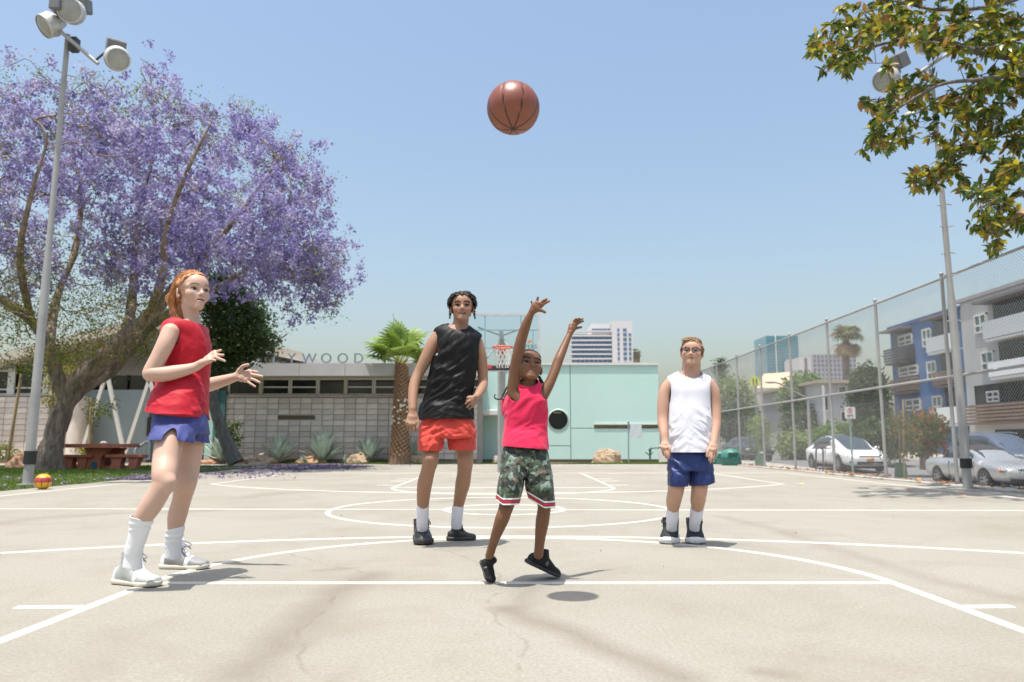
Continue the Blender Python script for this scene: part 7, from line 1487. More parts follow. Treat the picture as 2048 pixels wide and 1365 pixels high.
# ============================================================ girl in red
def girl():
    skin = (0.54, 0.36, 0.275); mat = M_skin("fair_skin", skin)
    h = Head(P(385.5, 586, 4.08), 0.228, (math.cos(0.68), -math.sin(0.68)), 0.13, 0.02)
    lo, hi = bounds(P(225, 1180, 3.6), P(225, 1180, 4.5), P(535, 530, 3.9), P(535, 530, 4.55), m=0.04); lo[2] = 0.05
    hb = (h.c - 0.16, h.c + 0.16)
    F = Field(lo, hi, 0.0046, [(P(395, 745, 3.84), P(455, 692, 4.05)), (P(465, 780, 4.36), P(530, 722, 4.5)), hb], 0.0028)
    sh = [(842, 302, 411.5, .178, -.07), (822, 303, 410.5, .168, -.06), (800, 309, 411, .150, -.045), (775, 316, 413, .128, -.02), (750, 322, 415.5, .112), (725, 325, 417.5, .118), (700, 326, 418.5, .125), (680, 327, 416, .13), (664, 328, 411, .135), (652, 334, 403, .125), (643, 345, 396, .09)]
    st = rows(sh, 4.08, XR, .12); F.loft(rows([(r[0], r[1], r[2], min(r[3], .105)) for r in sh[3:]], 4.07, XR, .12), 0.0, 2.2, grow=-0.02)
    F.loft(rows([(866, 318, 400, .10), (845, 318, 399, .085), (780, 326, 402, .075)], 4.02, XR, .12), 0.02, 2.2, grow=-0.014)
    limb(F, [(386, 660, 4.080, 19), (384, 640, 4.080, 15.5), (379, 612, 4.070, 15.5)], 0.02)
    # near arm
    limb(F, [(341, 664, 3.945, 17), (330, 690, 3.915, 16.8), (316, 718, 3.90, 15.8), (302, 745, 3.89, 15.6), (306, 748, 3.885, 15.6), (325, 748.5, 3.90, 15.8), (350, 745, 3.92, 14.2), (385, 736.5, 3.95, 10), (401, 728.5, 3.955, 8.2)], 0.014)
    hand(F, P(403, 727, 3.950), [PP([(429, 706, 3.970), (436, 703, 3.970), (441.5, 701, 3.970)]), PP([(431, 710.5, 3.960), (439, 710.5, 3.950), (446.5, 710.7, 3.950)]), PP([(431, 715.5, 3.950), (440, 718.5, 3.940), (449.5, 722.5, 3.940)]), PP([(419, 722, 3.940), (425, 720, 3.920), (430.5, 721.5, 3.915)])],
         PP([(413, 717, 3.985), (424, 707, 4.005), (430, 703, 4.010)]), 0.0078, 0.0125, 0.019)
    # far arm
    limb(F, [(402, 668, 4.440, 15), (398, 715, 4.470, 15), (392, 768, 4.480, 15.5), (412, 771, 4.460, 14.5), (440, 764, 4.420, 12), (470, 755, 4.400, 8.6)], 0.014)
    hand(F, P(471, 754.5, 4.400), [PP([(498.5, 743.5, 4.410), (507, 743.5, 4.405), (514.5, 744.5, 4.405)]), PP([(500, 749.5, 4.405), (512, 751.2, 4.395), (524.5, 753.5, 4.390)]), PP([(498, 757, 4.400), (508, 760, 4.390), (519, 765.5, 4.385)]), PP([(491.5, 761, 4.395), (500, 767, 4.385), (510, 773.5, 4.380)])],
         PP([(479, 741, 4.395), (486, 733, 4.385), (496, 730, 4.380)]), 0.0085, 0.0150, 0.022)
    # legs
    limb(F, [(346, 862, 3.93, 24), (338, 888, 3.875, 26.5), (331, 925, 3.82, 25), (328, 950, 3.765, 23), (327, 966, 3.755, 21.5), (317, 987, 3.75, 20.5), (303, 1010, 3.75, 21), (286, 1036, 3.75, 18), (280, 1050, 3.755, 14), (276, 1075, 3.765, 11), (266, 1115, 3.78, 10)], 0.02)
    F.rc(P(339, 965, 3.735), P(336, 976, 3.735), 0.026, 0.022, 0.03)
    limb(F, [(378, 862, 4.10, 27), (381.5, 893, 4.08, 24.5), (376, 930, 4.08, 23), (371, 962, 4.07, 22.5), (364, 998, 4.12, 18), (355, 1030, 4.15, 18.2), (351, 1054, 4.165, 15), (349, 1068, 4.17, 12), (346, 1095, 4.18, 10)], 0.02)
    F.rc(P(382, 966, 4.04), P(380, 976, 4.045), 0.024, 0.02, 0.03)
    h.sculpt(F, mouth=0.28, smile=0.25, nose=0.84, squint=0.05, chinw=.9, jaw=.86)
    def pf(V, col):
        h.paint(V, col, skin, (0.52, 0.19, 0.17), (0.14, 0.04, 0.035), blush=0.5)
        nailpaint(V, col, [P(429, 706, 3.970), P(431, 711, 3.960), P(431, 716, 3.950), P(302, 747, 3.990)], 0.03, (1.0, .86, .84)); nailpaint(V, col, [P(338, 968, 4.060), P(380, 968, 4.370)], 0.06, (1.0, .82, .79))
    base = (-1.80, 3.95, 0)
    root = make_person(F, mat, pf, skin, base, "person with long red hair in red sleeveless top, hands held out", h)
    h.eyes(root, (0.10, 0.12, 0.10), (0.15, 0.1, 0)); bm = M_hair("auburn_brow", (0.20, 0.085, 0.035), (0.30, 0.14, 0.06)); h.brows(root, bm, 0.0062); h.lashes(root, bm, .008)
    red = M_cloth("red_jersey", (0.43, 0.005, 0.019), 0.62, 900, 0.05, 0.2, wr=0.25)
    F = Field(*bounds(P(295, 850, 3.900), P(425, 630, 4.250), m=0.08), 0.0048); F.loft(st, 0.0, 2.5)
    for (px, py, Y) in ((343, 661, 3.975), (402, 664, 4.200)): F.rc(P(384, 655, 4.080), P(px, py, Y), 0.046, 0.044, 0.03)
    nk = P(387, 640, 4.070)
    fo = [((1, 0, -0.4), 0.05, 0.8, P(330, 800, 3.960), 0.17), ((1, 0, 0.25), 0.06, 0.7, P(395, 800, 3.960), 0.15), ((0.5, 0, 1), 0.07, 0.5, P(350, 720, 3.960), 0.14), ((1, 0, -0.7), 0.045, 0.5, P(400, 700, 4.000), 0.1)]
    g = garment("shirt", F, [ball_cut(nk, np.eye(3), (0.062, 0.075, 0.036)), plane_cut(P(387, 646, 4.070), (0.25, 0, 1)), ball_cut(P(334, 674, 3.880), np.eye(3), (0.060, 0.085, 0.082)), ball_cut(P(402, 676, 4.280), np.eye(3), (0.05, 0.08, 0.085)), plane_cut(P(360, 832.5, 4.08), (-0.15, 0, -1))], red, root, fo, 0.008)
    m = MB(); m.beam(P(319, 796.5, 3.952), P(328, 796.5, 3.952), 0.003, 0.011); m.build("tag", pmat("white_tag", (0.75, 0.75, 0.75)), g)
    # shorts
    blu = M_cloth("purple_blue_shorts", (0.06, 0.072, 0.235), 0.6, 900, 0.05, 0.15, wr=0.2)
    F = Field(*bounds(P(295, 905, 3.75), P(425, 805, 4.2), m=0.06), 0.0045)
    F.loft(rows([(868, 304, 413, .155), (848, 304, 412, .145), (800, 317, 402, .100)], 4.01, XR, .13), 0.0, 2.1)
    F.loft(rows([(905, 300, 385, .112), (880, 301, 386, .108), (850, 314, 378, .05)], 3.895, XR, .085), 0.035, 2.2)
    F.loft(rows([(905, 352, 416, .100), (880, 352, 413, .10), (850, 357, 403, .05)], 4.08, XR, .085), 0.035, 2.2)
    E3 = np.eye(3); z1 = P(340, 881, 3.8)[2]; z2 = P(390, 889, 3.98)[2]
    def hem1(V):
        t = np.clip((V[:, 0] + 1.66) / 0.07, 0, 1); t = t * t * (3 - 2 * t); return z1 * (1 - t) + z2 * t - V[:, 2]
    sl = P(337, 894, 3.79)
    sg = garment("shorts", F, [hem1, ball_cut(sl, E3, (0.036, 0.10, 0.104)), plane_cut(P(360, 804, 4.0), (0, 0, 1))], blu, root, [((0.1, 0, 1), 0.05, 0.8, None, 1)], 0.006)
    F = Field(*bounds(P(240, 1130, 3.7), P(310, 1030, 3.85), m=0.05), 0.0038)
    tubeloft(F, [(1030, 262, 309), (1046, 260.5, 303.5), (1070, 258, 295), (1100, 250.5, 285), (1116, 249, 283), (1135, 246, 284)], 3.752, 3.785, 0.92)
    wh = M_cloth("white_sock", (0.74, 0.74, 0.75), 0.9, 500, 0.03, 0.3, wr=0.25)
    rg = lambda c: (lambda V, N: V + N * (0.0028 * np.sin((V[:, 2] - c) * 210) * np.exp(-((V[:, 2] - c) / 0.03) ** 2) + 0.0016 * fbm(V * 45))[:, None])
    garment("sock", F, [plane_cut(P(285, 1037, 3.752), (0.25, 0, 1))], wh, root, disp=rg(P(285, 1050, 3.75)[2]), thick=0.003)
    F = Field(*bounds(P(320, 1110, 4.1), P(372, 1050, 4.25), m=0.05), 0.0038)
    tubeloft(F, [(1050, 333, 369.5), (1065, 332, 367), (1085, 331.5, 363), (1100, 331, 362), (1115, 329, 362)], 4.165, 4.19, 0.92)
    garment("sock", F, [plane_cut(P(350, 1057, 4.17), (-0.25, 0, 1))], wh, root, disp=rg(P(350, 1075, 4.17)[2]), thick=0.003)
    up = M_cloth("pale_grey_leather", (0.40, 0.42, 0.40), 0.55, 300, 0.06, 0.1, wr=0.15); sol = pmat("cream_rubber", (0.62, 0.58, 0.48), 0.6, 0.06, 12); lc = pmat("grey_lace", (0.28, 0.28, 0.30), 0.8); wt = pmat("white_leather", (0.78, 0.78, 0.78), 0.5, 0.04, 15)
    shoe(root, G(231, 1166.5), G(315, 1174.5), (-0.02, 0, 1), (up, sol, lc, wt), 0.085, 0.22, 1.02, lean=(0.0, 0.02), bow=True, at=0.36)
    up2 = M_cloth("grey_leather", (0.26, 0.26, 0.255), 0.5, 300, 0.06, 0.1, wr=0.15)
    shoe(root, G(322, 1137), G(415, 1138.5), (-0.02, 0, 1), (up2, sol, lc, wt), 0.085, 0.22, 1.0, lean=(0.0, 0.0), bow=True, at=0.27)
    # hair: swept back from the forehead, falling wavy to the shoulder
    hm = M_hair("auburn_hair", (0.26, 0.085, 0.022), (0.72, 0.36, 0.14), 0.42)
    def ex(F):
        F.loft([(h.w(0, -0.33, -0.12), 0.20 * h.H, 0.12 * h.H, h.l), (h.w(0, -0.40, 0.15), 0.27 * h.H, 0.16 * h.H, h.l), (h.w(0, -0.36, 0.45), 0.33 * h.H, 0.20 * h.H, h.l), (h.w(0, -0.28, 0.75), 0.30 * h.H, 0.22 * h.H, h.l)], 0.04, 2.0)
    hair = hair_cap(h, root, hm, [(-0.9, -0.4), (-0.22, -0.3), (-0.20, 0.30), (-0.10, 0.58), (0.08, 0.62), (0.14, 0.70), (0.24, 0.80), (0.30, 0.885), (0.6, 0.90)], 1.06, extra=ex, amp=0.035)
    r = np.random.default_rng(3); A = []; rad = []
    for i in range(1250):   # strands run from the hairline back to the gather, then hang in waves
        a = r.uniform(-1.6, 1.6); t = r.random() ** 1.5 * 0.55; sa = abs(math.sin(a))
        v = unit((np.array([0.335 * math.sin(a), 0.34 - 0.34 * sa ** 1.4 - t * .7, 0.885 - 0.25 * sa ** 1.7 + t * .12]) - CRC) / CRR); lf = r.uniform(1.07, 1.17)
        p0 = CRC + CRR * v * 1.055; v1 = unit(v + np.array([0, -0.55, 0.12])); p1 = CRC + CRR * v1 * lf; v2 = unit(v1 + np.array([-.25 * v1[0], -0.7, -0.05])); p2 = CRC + CRR * v2 * (lf + .02)
        sp = r.uniform(-0.36, 0.33); ph = r.choice([0.0, 1.3, 2.6, 4.0, 5.2]) + r.normal() * .25; L = r.uniform(-0.10, 0.30); am = r.uniform(.03, .07); pts = [p0, p1, p2]
        for k, z in enumerate(np.linspace(0.52, -0.34 + L, 6)): pts.append(np.array([sp * (1 - .10 * k) + am * math.sin(ph + 1.9 * k) * (k > 0), -0.52 + .015 * k + am * .8 * math.cos(ph + 1.9 * k) + (.10 if z < -.1 else 0), z]))
        A.append(h.wv(spline(np.array(pts), 12))); rad.append(r.uniform(0.0008, 0.0017))
    for i in range(420):   # near side hair falls behind the ear onto the shoulder
        sx = -1 if r.random() < 0.72 else 1; t = r.uniform(0, 1); ph = r.uniform(0, 6.28)
        p0 = np.array([sx * (0.25 + 0.08 * r.random()), 0.14 - 0.32 * t, 0.74 + 0.12 * r.random()]); p0 = CRC + CRR * unit((p0 - CRC) / CRR) * 1.04
        p1 = np.array([sx * (0.37 + 0.02 * r.normal()), -0.08 - 0.22 * t, 0.58]); p2 = np.array([sx * (0.36 + 0.03 * r.normal()), -0.22 - 0.16 * t, 0.34]); wv = 0.05 * math.sin(ph)
        p3 = np.array([sx * (0.32 + wv), -0.26 - 0.14 * t, 0.16]); p4 = np.array([sx * (0.25 - wv), -0.20 - 0.16 * t, -0.02]); p5 = np.array([sx * (0.27 + wv * .6), -0.06 - 0.16 * t + 0.07 * r.normal(), -0.24 - 0.16 * r.random()])
        A.append(h.wv(spline(np.array([p0, p1, p2, p3, p4, p5]), 12))); rad.append(r.uniform(0.0008, 0.0017))
    for i in range(26):    # loose wisps
        ph = r.uniform(-1.2, 1.2); p0 = CRC + CRR * np.array([math.sin(ph) * 0.6, 0.45 * r.random(), 0.85]) * 1.05; d = np.array([r.normal() * 0.12, -0.12 - 0.2 * r.random(), 0.05 + 0.05 * r.random()])
        A.append(h.wv(spline(np.array([p0, p0 + d * 0.5 + [0, 0, 0.03], p0 + d, p0 + d * 1.6 - [0, 0, 0.06]]), 12))); rad.append(0.0005)
    for i in range(16):    # wisps across the temple
        p0 = np.array([-0.30, 0.02 * r.normal(), 0.72 - 0.3 * r.random()]); A.append(h.wv(spline(np.array([p0, p0 + [-0.03, 0.1, -0.05], p0 + [-0.01, 0.20, -0.10 + 0.04 * r.normal()]]), 12))); rad.append(0.0006)
    locks("hair_lock", hair, hm, np.array(A), np.array(rad))
    return root

# ============================================================ teenager in black
def teen():
    skin = (0.34, 0.195, 0.125); mat = M_skin("olive_skin", skin)
    h = Head(P(924.5, 616.5, 5.36), 0.222, (0.06, -1), 0.12, -0.02)
    lo, hi = bounds(P(805, 1095, 5.1), P(980, 575, 5.7), m=0.05); lo[2] = 0.06
    F = Field(lo, hi, 0.0056, [(h.c - 0.16, h.c + 0.16), (P(808, 870, 5.1), P(840, 815, 5.3)), (P(928, 822, 5.1), P(962, 785, 5.3))], 0.0037)
    sh = [(844, 837, 949, .145), (820, 843, 948, .130), (800, 848, 947, .11), (760, 857, 949, .108), (735, 863, 953, .11), (710, 868, 957, .115), (690, 871, 959, .115), (673, 871, 960, .105), (662, 873, 950, .085), (653, 885, 938, .06)]
    st = rows(sh, 5.38, XR, .11); F.loft(rows([(r[0], r[1] + 3, r[2] - 3, min(r[3], .105)) for r in sh[2:]], 5.38, XR, .11), 0.0, 2.3, grow=-0.018)
    F.loft(rows([(868, 852, 938, .10), (850, 851, 939, .095), (800, 858, 936, .085)], 5.38, XR, .11), 0.02, grow=-0.012)
    limb(F, [(919, 668, 5.39, 21), (921, 652, 5.39, 15.5), (923, 630, 5.39, 15.5)], 0.03)
    limb(F, [(919, 660, 5.40, 12), (880, 668, 5.38, 10)], 0.03); limb(F, [(919, 660, 5.40, 12), (952, 674, 5.40, 10)], 0.03)
    limb(F, [(876, 674, 5.37, 13.5), (866, 690, 5.36, 14), (853, 716, 5.35, 13), (838, 746, 5.34, 10.6), (829, 768, 5.31, 10.6), (825.5, 795, 5.26, 9.3), (825, 818, 5.22, 8)], 0.014)
    hand(F, P(825, 820, 5.22), [PP([(833, 846, 5.20), (834, 857, 5.19), (830, 863, 5.22)]), PP([(827.5, 849, 5.185), (828, 861, 5.18), (826, 865, 5.21)]), PP([(821, 849, 5.18), (821, 860, 5.18), (820.5, 864, 5.21)]), PP([(815, 846, 5.185), (815.5, 856, 5.19), (817, 860, 5.22)])],
         PP([(833, 836, 5.215), (837, 846, 5.20), (834.5, 857, 5.185)]), 0.0085, 0.0165, 0.026)
    limb(F, [(954, 687, 5.40, 12.5), (961, 712, 5.41, 12), (965, 742, 5.42, 10.6), (966, 764, 5.42, 9.8), (965, 772, 5.39, 9.8), (961, 782, 5.33, 9.2), (955, 792, 5.26, 7.6)], 0.014)
    hand(F, P(954, 793.5, 5.25), [PP([(947, 795, 5.19), (939, 797.5, 5.17), (933.5, 801.5, 5.175)]), PP([(944.5, 800, 5.185), (937, 803, 5.16), (931.5, 807.5, 5.165)]), PP([(943.5, 806, 5.185), (938, 810, 5.165), (934.5, 815, 5.18)]), PP([(946, 811, 5.195), (942, 815, 5.18), (938.5, 818.5, 5.19)])],
         PP([(948, 798, 5.225), (941, 794, 5.19), (935, 796, 5.165)]), 0.0082, 0.0155, 0.022)
    limb(F, [(868, 860, 5.36, 22), (862, 890, 5.33, 18.5), (861, 908, 5.31, 17), (860.5, 923, 5.30, 16), (856, 942, 5.31, 14), (850, 966, 5.34, 15), (847, 990, 5.41, 13.5), (846, 1011, 5.45, 11.6), (845.5, 1022, 5.475, 9.2), (845, 1050, 5.515, 8)], 0.02)
    F.rc(P(861, 918, 5.26), P(860, 928, 5.27), 0.034, 0.026, 0.03)
    limb(F, [(922, 860, 5.38, 22), (928, 890, 5.40, 18.5), (930, 908, 5.41, 17.3), (930.5, 923, 5.42, 16.3), (929, 944, 5.45, 14.3), (925.5, 968, 5.50, 14.8), (921, 990, 5.55, 12.5), (917, 1011, 5.59, 10.6), (915.5, 1022, 5.60, 8.4), (914, 1045, 5.62, 7.5)], 0.02)
    F.rc(P(931, 918, 5.37), P(931, 928, 5.38), 0.034, 0.026, 0.03)
    h.sculpt(F, mouth=0.75, smile=0.75, nose=1.05)
    def pf(V, col):
        h.paint(V, col, skin, (0.34, 0.12, 0.10), (0.05, 0.012, 0.010), blush=0.22); nailpaint(V, col, [P(861, 922, 5.26), P(931, 922, 5.36)], 0.06, (1.05, .95, .92))
    root = make_person(F, mat, pf, skin, (-0.52, 5.45, 0), "tall dark haired person in black sleeveless shirt and coral shorts, mouth open", h)
    h.eyes(root, (0.035, 0.016, 0.008), (0.05, 0.08, 0)); hm = M_hair("black_brown_hair", (0.006, 0.004, 0.004), (0.035, 0.022, 0.016), 0.5); h.brows(root, hm, 0.016, 0.0); h.lashes(root, hm, 0.009)
    m = MB(); pts = h.wv(np.array([[x, 0.335 - 1.3 * x * x, 0.240 + 0.9 * x * x] for x in np.linspace(-0.080, 0.080, 9)])); m.tube(pts, 0.014 * h.H, 6); m.build("teeth", pmat("tooth_enamel", (0.72, 0.68, 0.60), 0.3), root, True)
    blk = M_cloth("black_jersey", (0.0045, 0.0045, 0.005), 0.55, 900, 0.15, 0.0, wr=0.45, spec=0.28)
    F = Field(*bounds(P(825, 850, 5.2), P(968, 635, 5.6), m=0.06), 0.0054); F.loft(st, 0.0, 2.3)
    F.rc(P(916, 658, 5.39), P(880, 666, 5.38), 0.062, 0.042, 0.03); F.rc(P(919, 660, 5.39), P(953, 675, 5.40), 0.062, 0.040, 0.03); F.rc(P(842, 838, 5.42), P(848, 815, 5.42), 0.03, 0.03, 0.03)
    c0 = P(900, 755, 5.28)
    fo = [((1, 0, 0.75), 0.055, 1.0, P(890, 745, 5.27), 0.20), ((1, 0, 0.55), 0.05, 0.9, P(885, 790, 5.27), 0.17), ((0.7, 0, 1.0), 0.05, 0.6, P(895, 700, 5.27), 0.13), ((1, 0, -0.2), 0.05, 0.5, P(920, 825, 5.27), 0.16), ((-0.3, 0, 1), 0.06, 0.5, P(940, 720, 5.27), 0.2)]
    garment("shirt", F, [ball_cut(P(917, 649, 5.36), np.eye(3), (0.080, 0.105, 0.068)), ball_cut(P(866, 690, 5.36), np.stack([unit((0.85, 0, 0.5)), (0, 1, 0), unit((-0.5, 0, 0.85))]), (0.040, 0.13, 0.115)), ball_cut(P(966, 704, 5.41), np.eye(3), (0.034, 0.12, 0.115)), plane_cut(P(895, 839, 5.38), (0.0, 0, -1))], blk, root, fo, 0.013)
    cor = M_cloth("coral_shorts", (0.58, 0.062, 0.045), 0.75, 700, 0.06, 0.25, wr=0.6)
    F = Field(*bounds(P(828, 910, 5.2), P(960, 825, 5.6), m=0.06), 0.0052)
    F.loft(rows([(874, 839, 951, .135), (855, 840, 951, .128), (816, 856, 938, .095)], 5.38, XR, .12), 0.0, 2.4)
    F.loft(rows([(910, 837, 880.5, .105), (885, 837, 886, .105), (858, 846, 886, .06)], 5.34, XR, .1), 0.025, 2.3); F.loft(rows([(910, 901.5, 951.5, .105), (885, 896, 951, .105), (858, 896, 944, .06)], 5.40, XR, .1), 0.025, 2.3)
    fo = [((1, 0, 0.3), 0.05, 0.9, P(865, 860, 5.25), 0.13), ((1, 0, -0.8), 0.05, 0.9, P(930, 870, 5.25), 0.15), ((0.5, 0, 1), 0.05, 0.8, P(870, 885, 5.25), 0.12), ((1, 0, 0.1), 0.035, 0.6, P(935, 890, 5.25), 0.1)]
    garment("shorts", F, [lambda V: np.where(V[:, 0] < -0.455, P(860, 902.5, 5.25)[2], P(925, 901, 5.3)[2]) - V[:, 2], plane_cut(P(895, 820, 5.38), (0, 0, 1))], cor, root, fo, 0.013)
    wh = M_cloth("lilac_white_sock", (0.70, 0.70, 0.77), 0.9, 500, 0.03, 0.3, wr=0.15)
    for rr, Y0, Y1, tp in (([(1009, 832.5, 858), (1030, 833, 857.5), (1048, 833, 856), (1060, 834, 855)], 5.45, 5.53, (845, 1012.5, 5.45)), ([(1009, 904, 928.5), (1030, 903, 926), (1046, 902, 924), (1056, 902, 923)], 5.59, 5.64, (916, 1012.5, 5.59))):
        F = Field(*bounds(P(rr[0][1], rr[0][0], Y0), P(rr[-1][2], rr[-1][0], Y1), m=0.07), 0.0045); tubeloft(F, rr, Y0, Y1, 0.95)
        s_ = garment("sock", F, [plane_cut(P(*tp), (0, 0, 1))], wh, root, disp=lambda V, N: V + N * (0.0016 * fbm(V * 50))[:, None])
        zc = P(tp[0], 1028, Y0); hw = (rr[1][2] - rr[1][1]) / 2 * MPP(*zc[:2], Y0) if False else 0.0455
        F = None
    bu = M_cloth("black_leather", (0.008, 0.0085, 0.0095), 0.42, 250, 0.2, 0.1, wr=0.3, spec=0.6); bs = pmat("dark_rubber_sole", (0.045, 0.043, 0.040), 0.6, 0.2, 20); bl = pmat("black_lace", (0.010, 0.010, 0.011), 0.7)
    shoe(root, G(840.5, 1080), G(849, 1091.5), (0, 0, 1), (bu, bs, bl, bu), 0.105, 0.02, 1.12, sole_h=0.036, toebox=1.2, chunky=0.012, bow=True)
    shoe(root, np.array([-0.478, 5.70, 0]), G(951, 1080.5), (0, 0, 1), (bu, bs, bl, bu), 0.105, 0.02, 1.12, sole_h=0.036, toebox=1.2, chunky=0.012, bow=True, at=0.36)
    hair = hair_cap(h, root, hm, [(-0.9, 0.10), (-0.30, 0.12), (-0.16, 0.30), (-0.09, 0.54), (0.05, 0.56), (0.14, 0.63), (0.24, 0.745), (0.32, 0.815), (0.36, 0.83), (0.6, 0.84)], np.array([1.26, 1.14, 1.13]), amp=0.09)
    fl = lambda p, r: np.array([np.sign(p[0] + 0.06) * (0.75 + 0.2 * abs(p[0])), -0.45 - 0.6 * (p[1] < 0), 0.1 - 1.3 * abs(p[0])])
    mk = lambda p: p[2] > np.interp(p[1], [-0.5, -0.2, -0.08, 0.1, 0.25, 0.33], [0.3, 0.4, 0.60, 0.68, 0.80, 0.86])
    A = scalp_paths(h, 900, fl, 0.40, 0.13, 0.03, mk, np.array([1.25, 1.12, 1.12]), seed=5)
    fr = np.random.default_rng(8)
    B = []
    for i in range(120):   # swept-up fringe falling to both temples
        sx = -1 if fr.random() < 0.6 else 1; p0 = CRC + CRR * unit(((np.array([sx * 0.20 * fr.random() - 0.03, 0.32, 0.90]) - CRC) / CRR)) * 1.05
        e = fr.normal(size=3) * 0.012
        B.append(h.wv(spline(np.array([p0, p0 + [sx * 0.05, 0.025, 0.035], p0 + [sx * 0.13, 0.0, 0.02], p0 + [sx * 0.205, -0.08, -0.09] + e, p0 + [sx * 0.235, -0.14, -0.22] + e * 2]), 7)))
    for i in range(110):
        sx = -1 if fr.random() < 0.62 else 1; z = 0.26 + 0.30 * fr.random(); y = -0.14 - 0.25 * fr.random(); p0 = np.array([sx * 0.36, y, z + 0.12]); o = 0.03 + 0.07 * fr.random()
        B.append(h.wv(spline(np.array([p0, p0 + [sx * 0.03, -0.02, -0.07], p0 + [sx * (0.02 + o * 0.4), -0.05, -0.14], p0 + [sx * o, -0.04, -0.18 + 0.04 * fr.random()]]), 7)))
    locks("hair_lock", hair, hm, np.concatenate([A, np.array(B)]), np.concatenate([np.full(len(A), 0.0032), np.full(len(B), 0.0024)]))
    return root

# ============================================================ boy in pink throwing
def boy():
    skin = (0.185, 0.090, 0.048); mat = M_skin("brown_skin", skin, 0.42)
    h = Head(P(1057, 735, 4.0), 0.188, (0.27, -1), 0.34, 0.10, wide=1.06)
    lo, hi = bounds(P(950, 1170, 3.6), P(950,1170,4.15), P(1178, 585, 3.7), P(1178, 585, 4.2), m=0.05); lo[2] = 0.04
    F = Field(lo, hi, 0.0046, [(h.c - 0.14, h.c + 0.14), (P(1055, 630, 3.8), P(1104, 590, 3.95)), (P(1134, 670, 4.05), P(1170, 630, 4.2))], 0.0027)
    sh = [(908, 1001.5, 1097.5, .142), (893, 1003, 1097, .132), (880, 1005, 1096, .115), (868, 1007, 1095, .10), (858, 1008, 1094.5, .086), (835, 1010, 1094, .088), (812, 1010, 1096, .09), (797, 1012, 1094, .085), (783, 1020, 1087, .075), (772, 1030, 1080, .06), (764, 1040, 1073, .045)]
    st = rows(sh, 4.0, XR, .085); F.loft(rows([(r[0], r[1] + 2, r[2] - 2, min(r[3], .086)) for r in sh[3:]], 4.0, XR, .085), 0.0, 2.3, grow=-0.014)
    F.loft(rows([(945, 1012, 1090, .085), (910, 1014, 1086, .075), (860, 1016, 1084, .060)], 3.98, XR, .085), 0.02, grow=-0.006)
    limb(F, [(1056, 782, 4.010, 17), (1057, 765, 4.005, 15), (1057, 745, 4.000, 15)], 0.02)
    limb(F, [(1029, 792, 3.980, 14), (1028, 775, 3.974, 13.5), (1030, 744, 3.955, 11.6), (1036, 712, 3.933, 12), (1041, 686, 3.918, 11), (1045, 672, 3.912, 10.6), (1053, 648, 3.896, 9.4), (1061, 630, 3.884, 6.8), (1064, 624, 3.881, 6.3)], 0.014)
    hand(F, P(1065, 622.5, 3.881), [PP([(1083, 611, 3.875), (1091, 606.5, 3.872), (1098.5, 602.5, 3.870)]), PP([(1079.5, 608, 3.875), (1086, 602.5, 3.872), (1093, 598.5, 3.870)]), PP([(1073.5, 607.5, 3.876), (1074.5, 601, 3.875), (1075.8, 595.5, 3.873)]), PP([(1067.5, 611, 3.878), (1064.5, 607, 3.878), (1062.8, 603.5, 3.878)])],
         PP([(1076, 620, 3.875), (1083.5, 621.5, 3.870), (1090, 625, 3.868)]), 0.0074, 0.0122, 0.0170)
    limb(F, [(1081, 796, 4.000, 13), (1088, 786, 4.007, 12), (1098, 769, 4.020, 10.5), (1107, 749, 4.038, 9.6), (1114, 729, 4.061, 10), (1118, 718, 4.070, 9.4), (1126, 699, 4.097, 8.4), (1134, 680, 4.119, 6.6), (1139.5, 668, 4.133, 5.6)], 0.014)
    hand(F, P(1140, 666.5, 4.135), [PP([(1149, 653.5, 4.155), (1158, 646.5, 4.167), (1166.5, 642.8, 4.169)]), PP([(1147, 650.5, 4.153), (1156, 642, 4.162), (1165.5, 638, 4.164)]), PP([(1144.5, 649.5, 4.151), (1151, 641.5, 4.155), (1158.5, 636.8, 4.157)]), PP([(1141.5, 651.5, 4.146), (1146, 643.5, 4.151), (1152, 637.5, 4.151)])],
         PP([(1146, 660, 4.151), (1154, 656.5, 4.164), (1162.5, 655, 4.169)]), 0.0062, 0.0112, 0.0155)
    limb(F, [(1025, 950, 3.94, 22), (1019, 985, 3.90, 18), (1013, 1012, 3.87, 15), (1009, 1025, 3.86, 14), (1004, 1039, 3.86, 14), (995, 1063, 3.88, 11.3), (987, 1085, 3.93, 9.2), (979, 1112, 3.96, 8.5)], 0.018)
    limb(F, [(1078, 950, 3.95, 22), (1086, 985, 3.94, 17), (1088.5, 1012, 3.94, 13.6), (1087, 1028, 3.95, 13.3), (1085, 1042, 3.965, 13.6), (1082, 1063, 3.98, 12), (1079.5, 1085, 4.0, 10), (1077, 1110, 4.01, 9.5)], 0.018)
    h.sculpt(F, mouth=0.0, smile=0.55, nose=1.12, fat=0.25, squint=0.15)
    def pf(V, col): h.paint(V, col, skin, (0.19, 0.065, 0.055), (0.03, 0.01, 0.01), blush=0.10); nailpaint(V, col, [P(1090, 625, 3.870), P(1098, 602.5, 3.870), P(1093, 598.5, 3.870), P(1166, 642.5, 3.870), P(1076, 613, 3.870)], 0.022, (1.5, 1.35, 1.3))
    root = make_person(F, mat, pf, skin, (0.12, 3.9, 0), "small person in pink top and camouflage shorts throwing with both arms raised", h)
    h.eyes(root, (0.012, 0.007, 0.005), (0.1, 0.2, 0)); hm = M_hair("black_braids", (0.004, 0.004, 0.005), (0.018, 0.016, 0.017), 0.5); h.brows(root, hm, 0.010, 0.0); h.lashes(root, hm, 0.009)
    pk = M_cloth("pink_red_cotton", (0.62, 0.018, 0.075), 0.85, 600, 0.05, 0.3, wr=0.45)
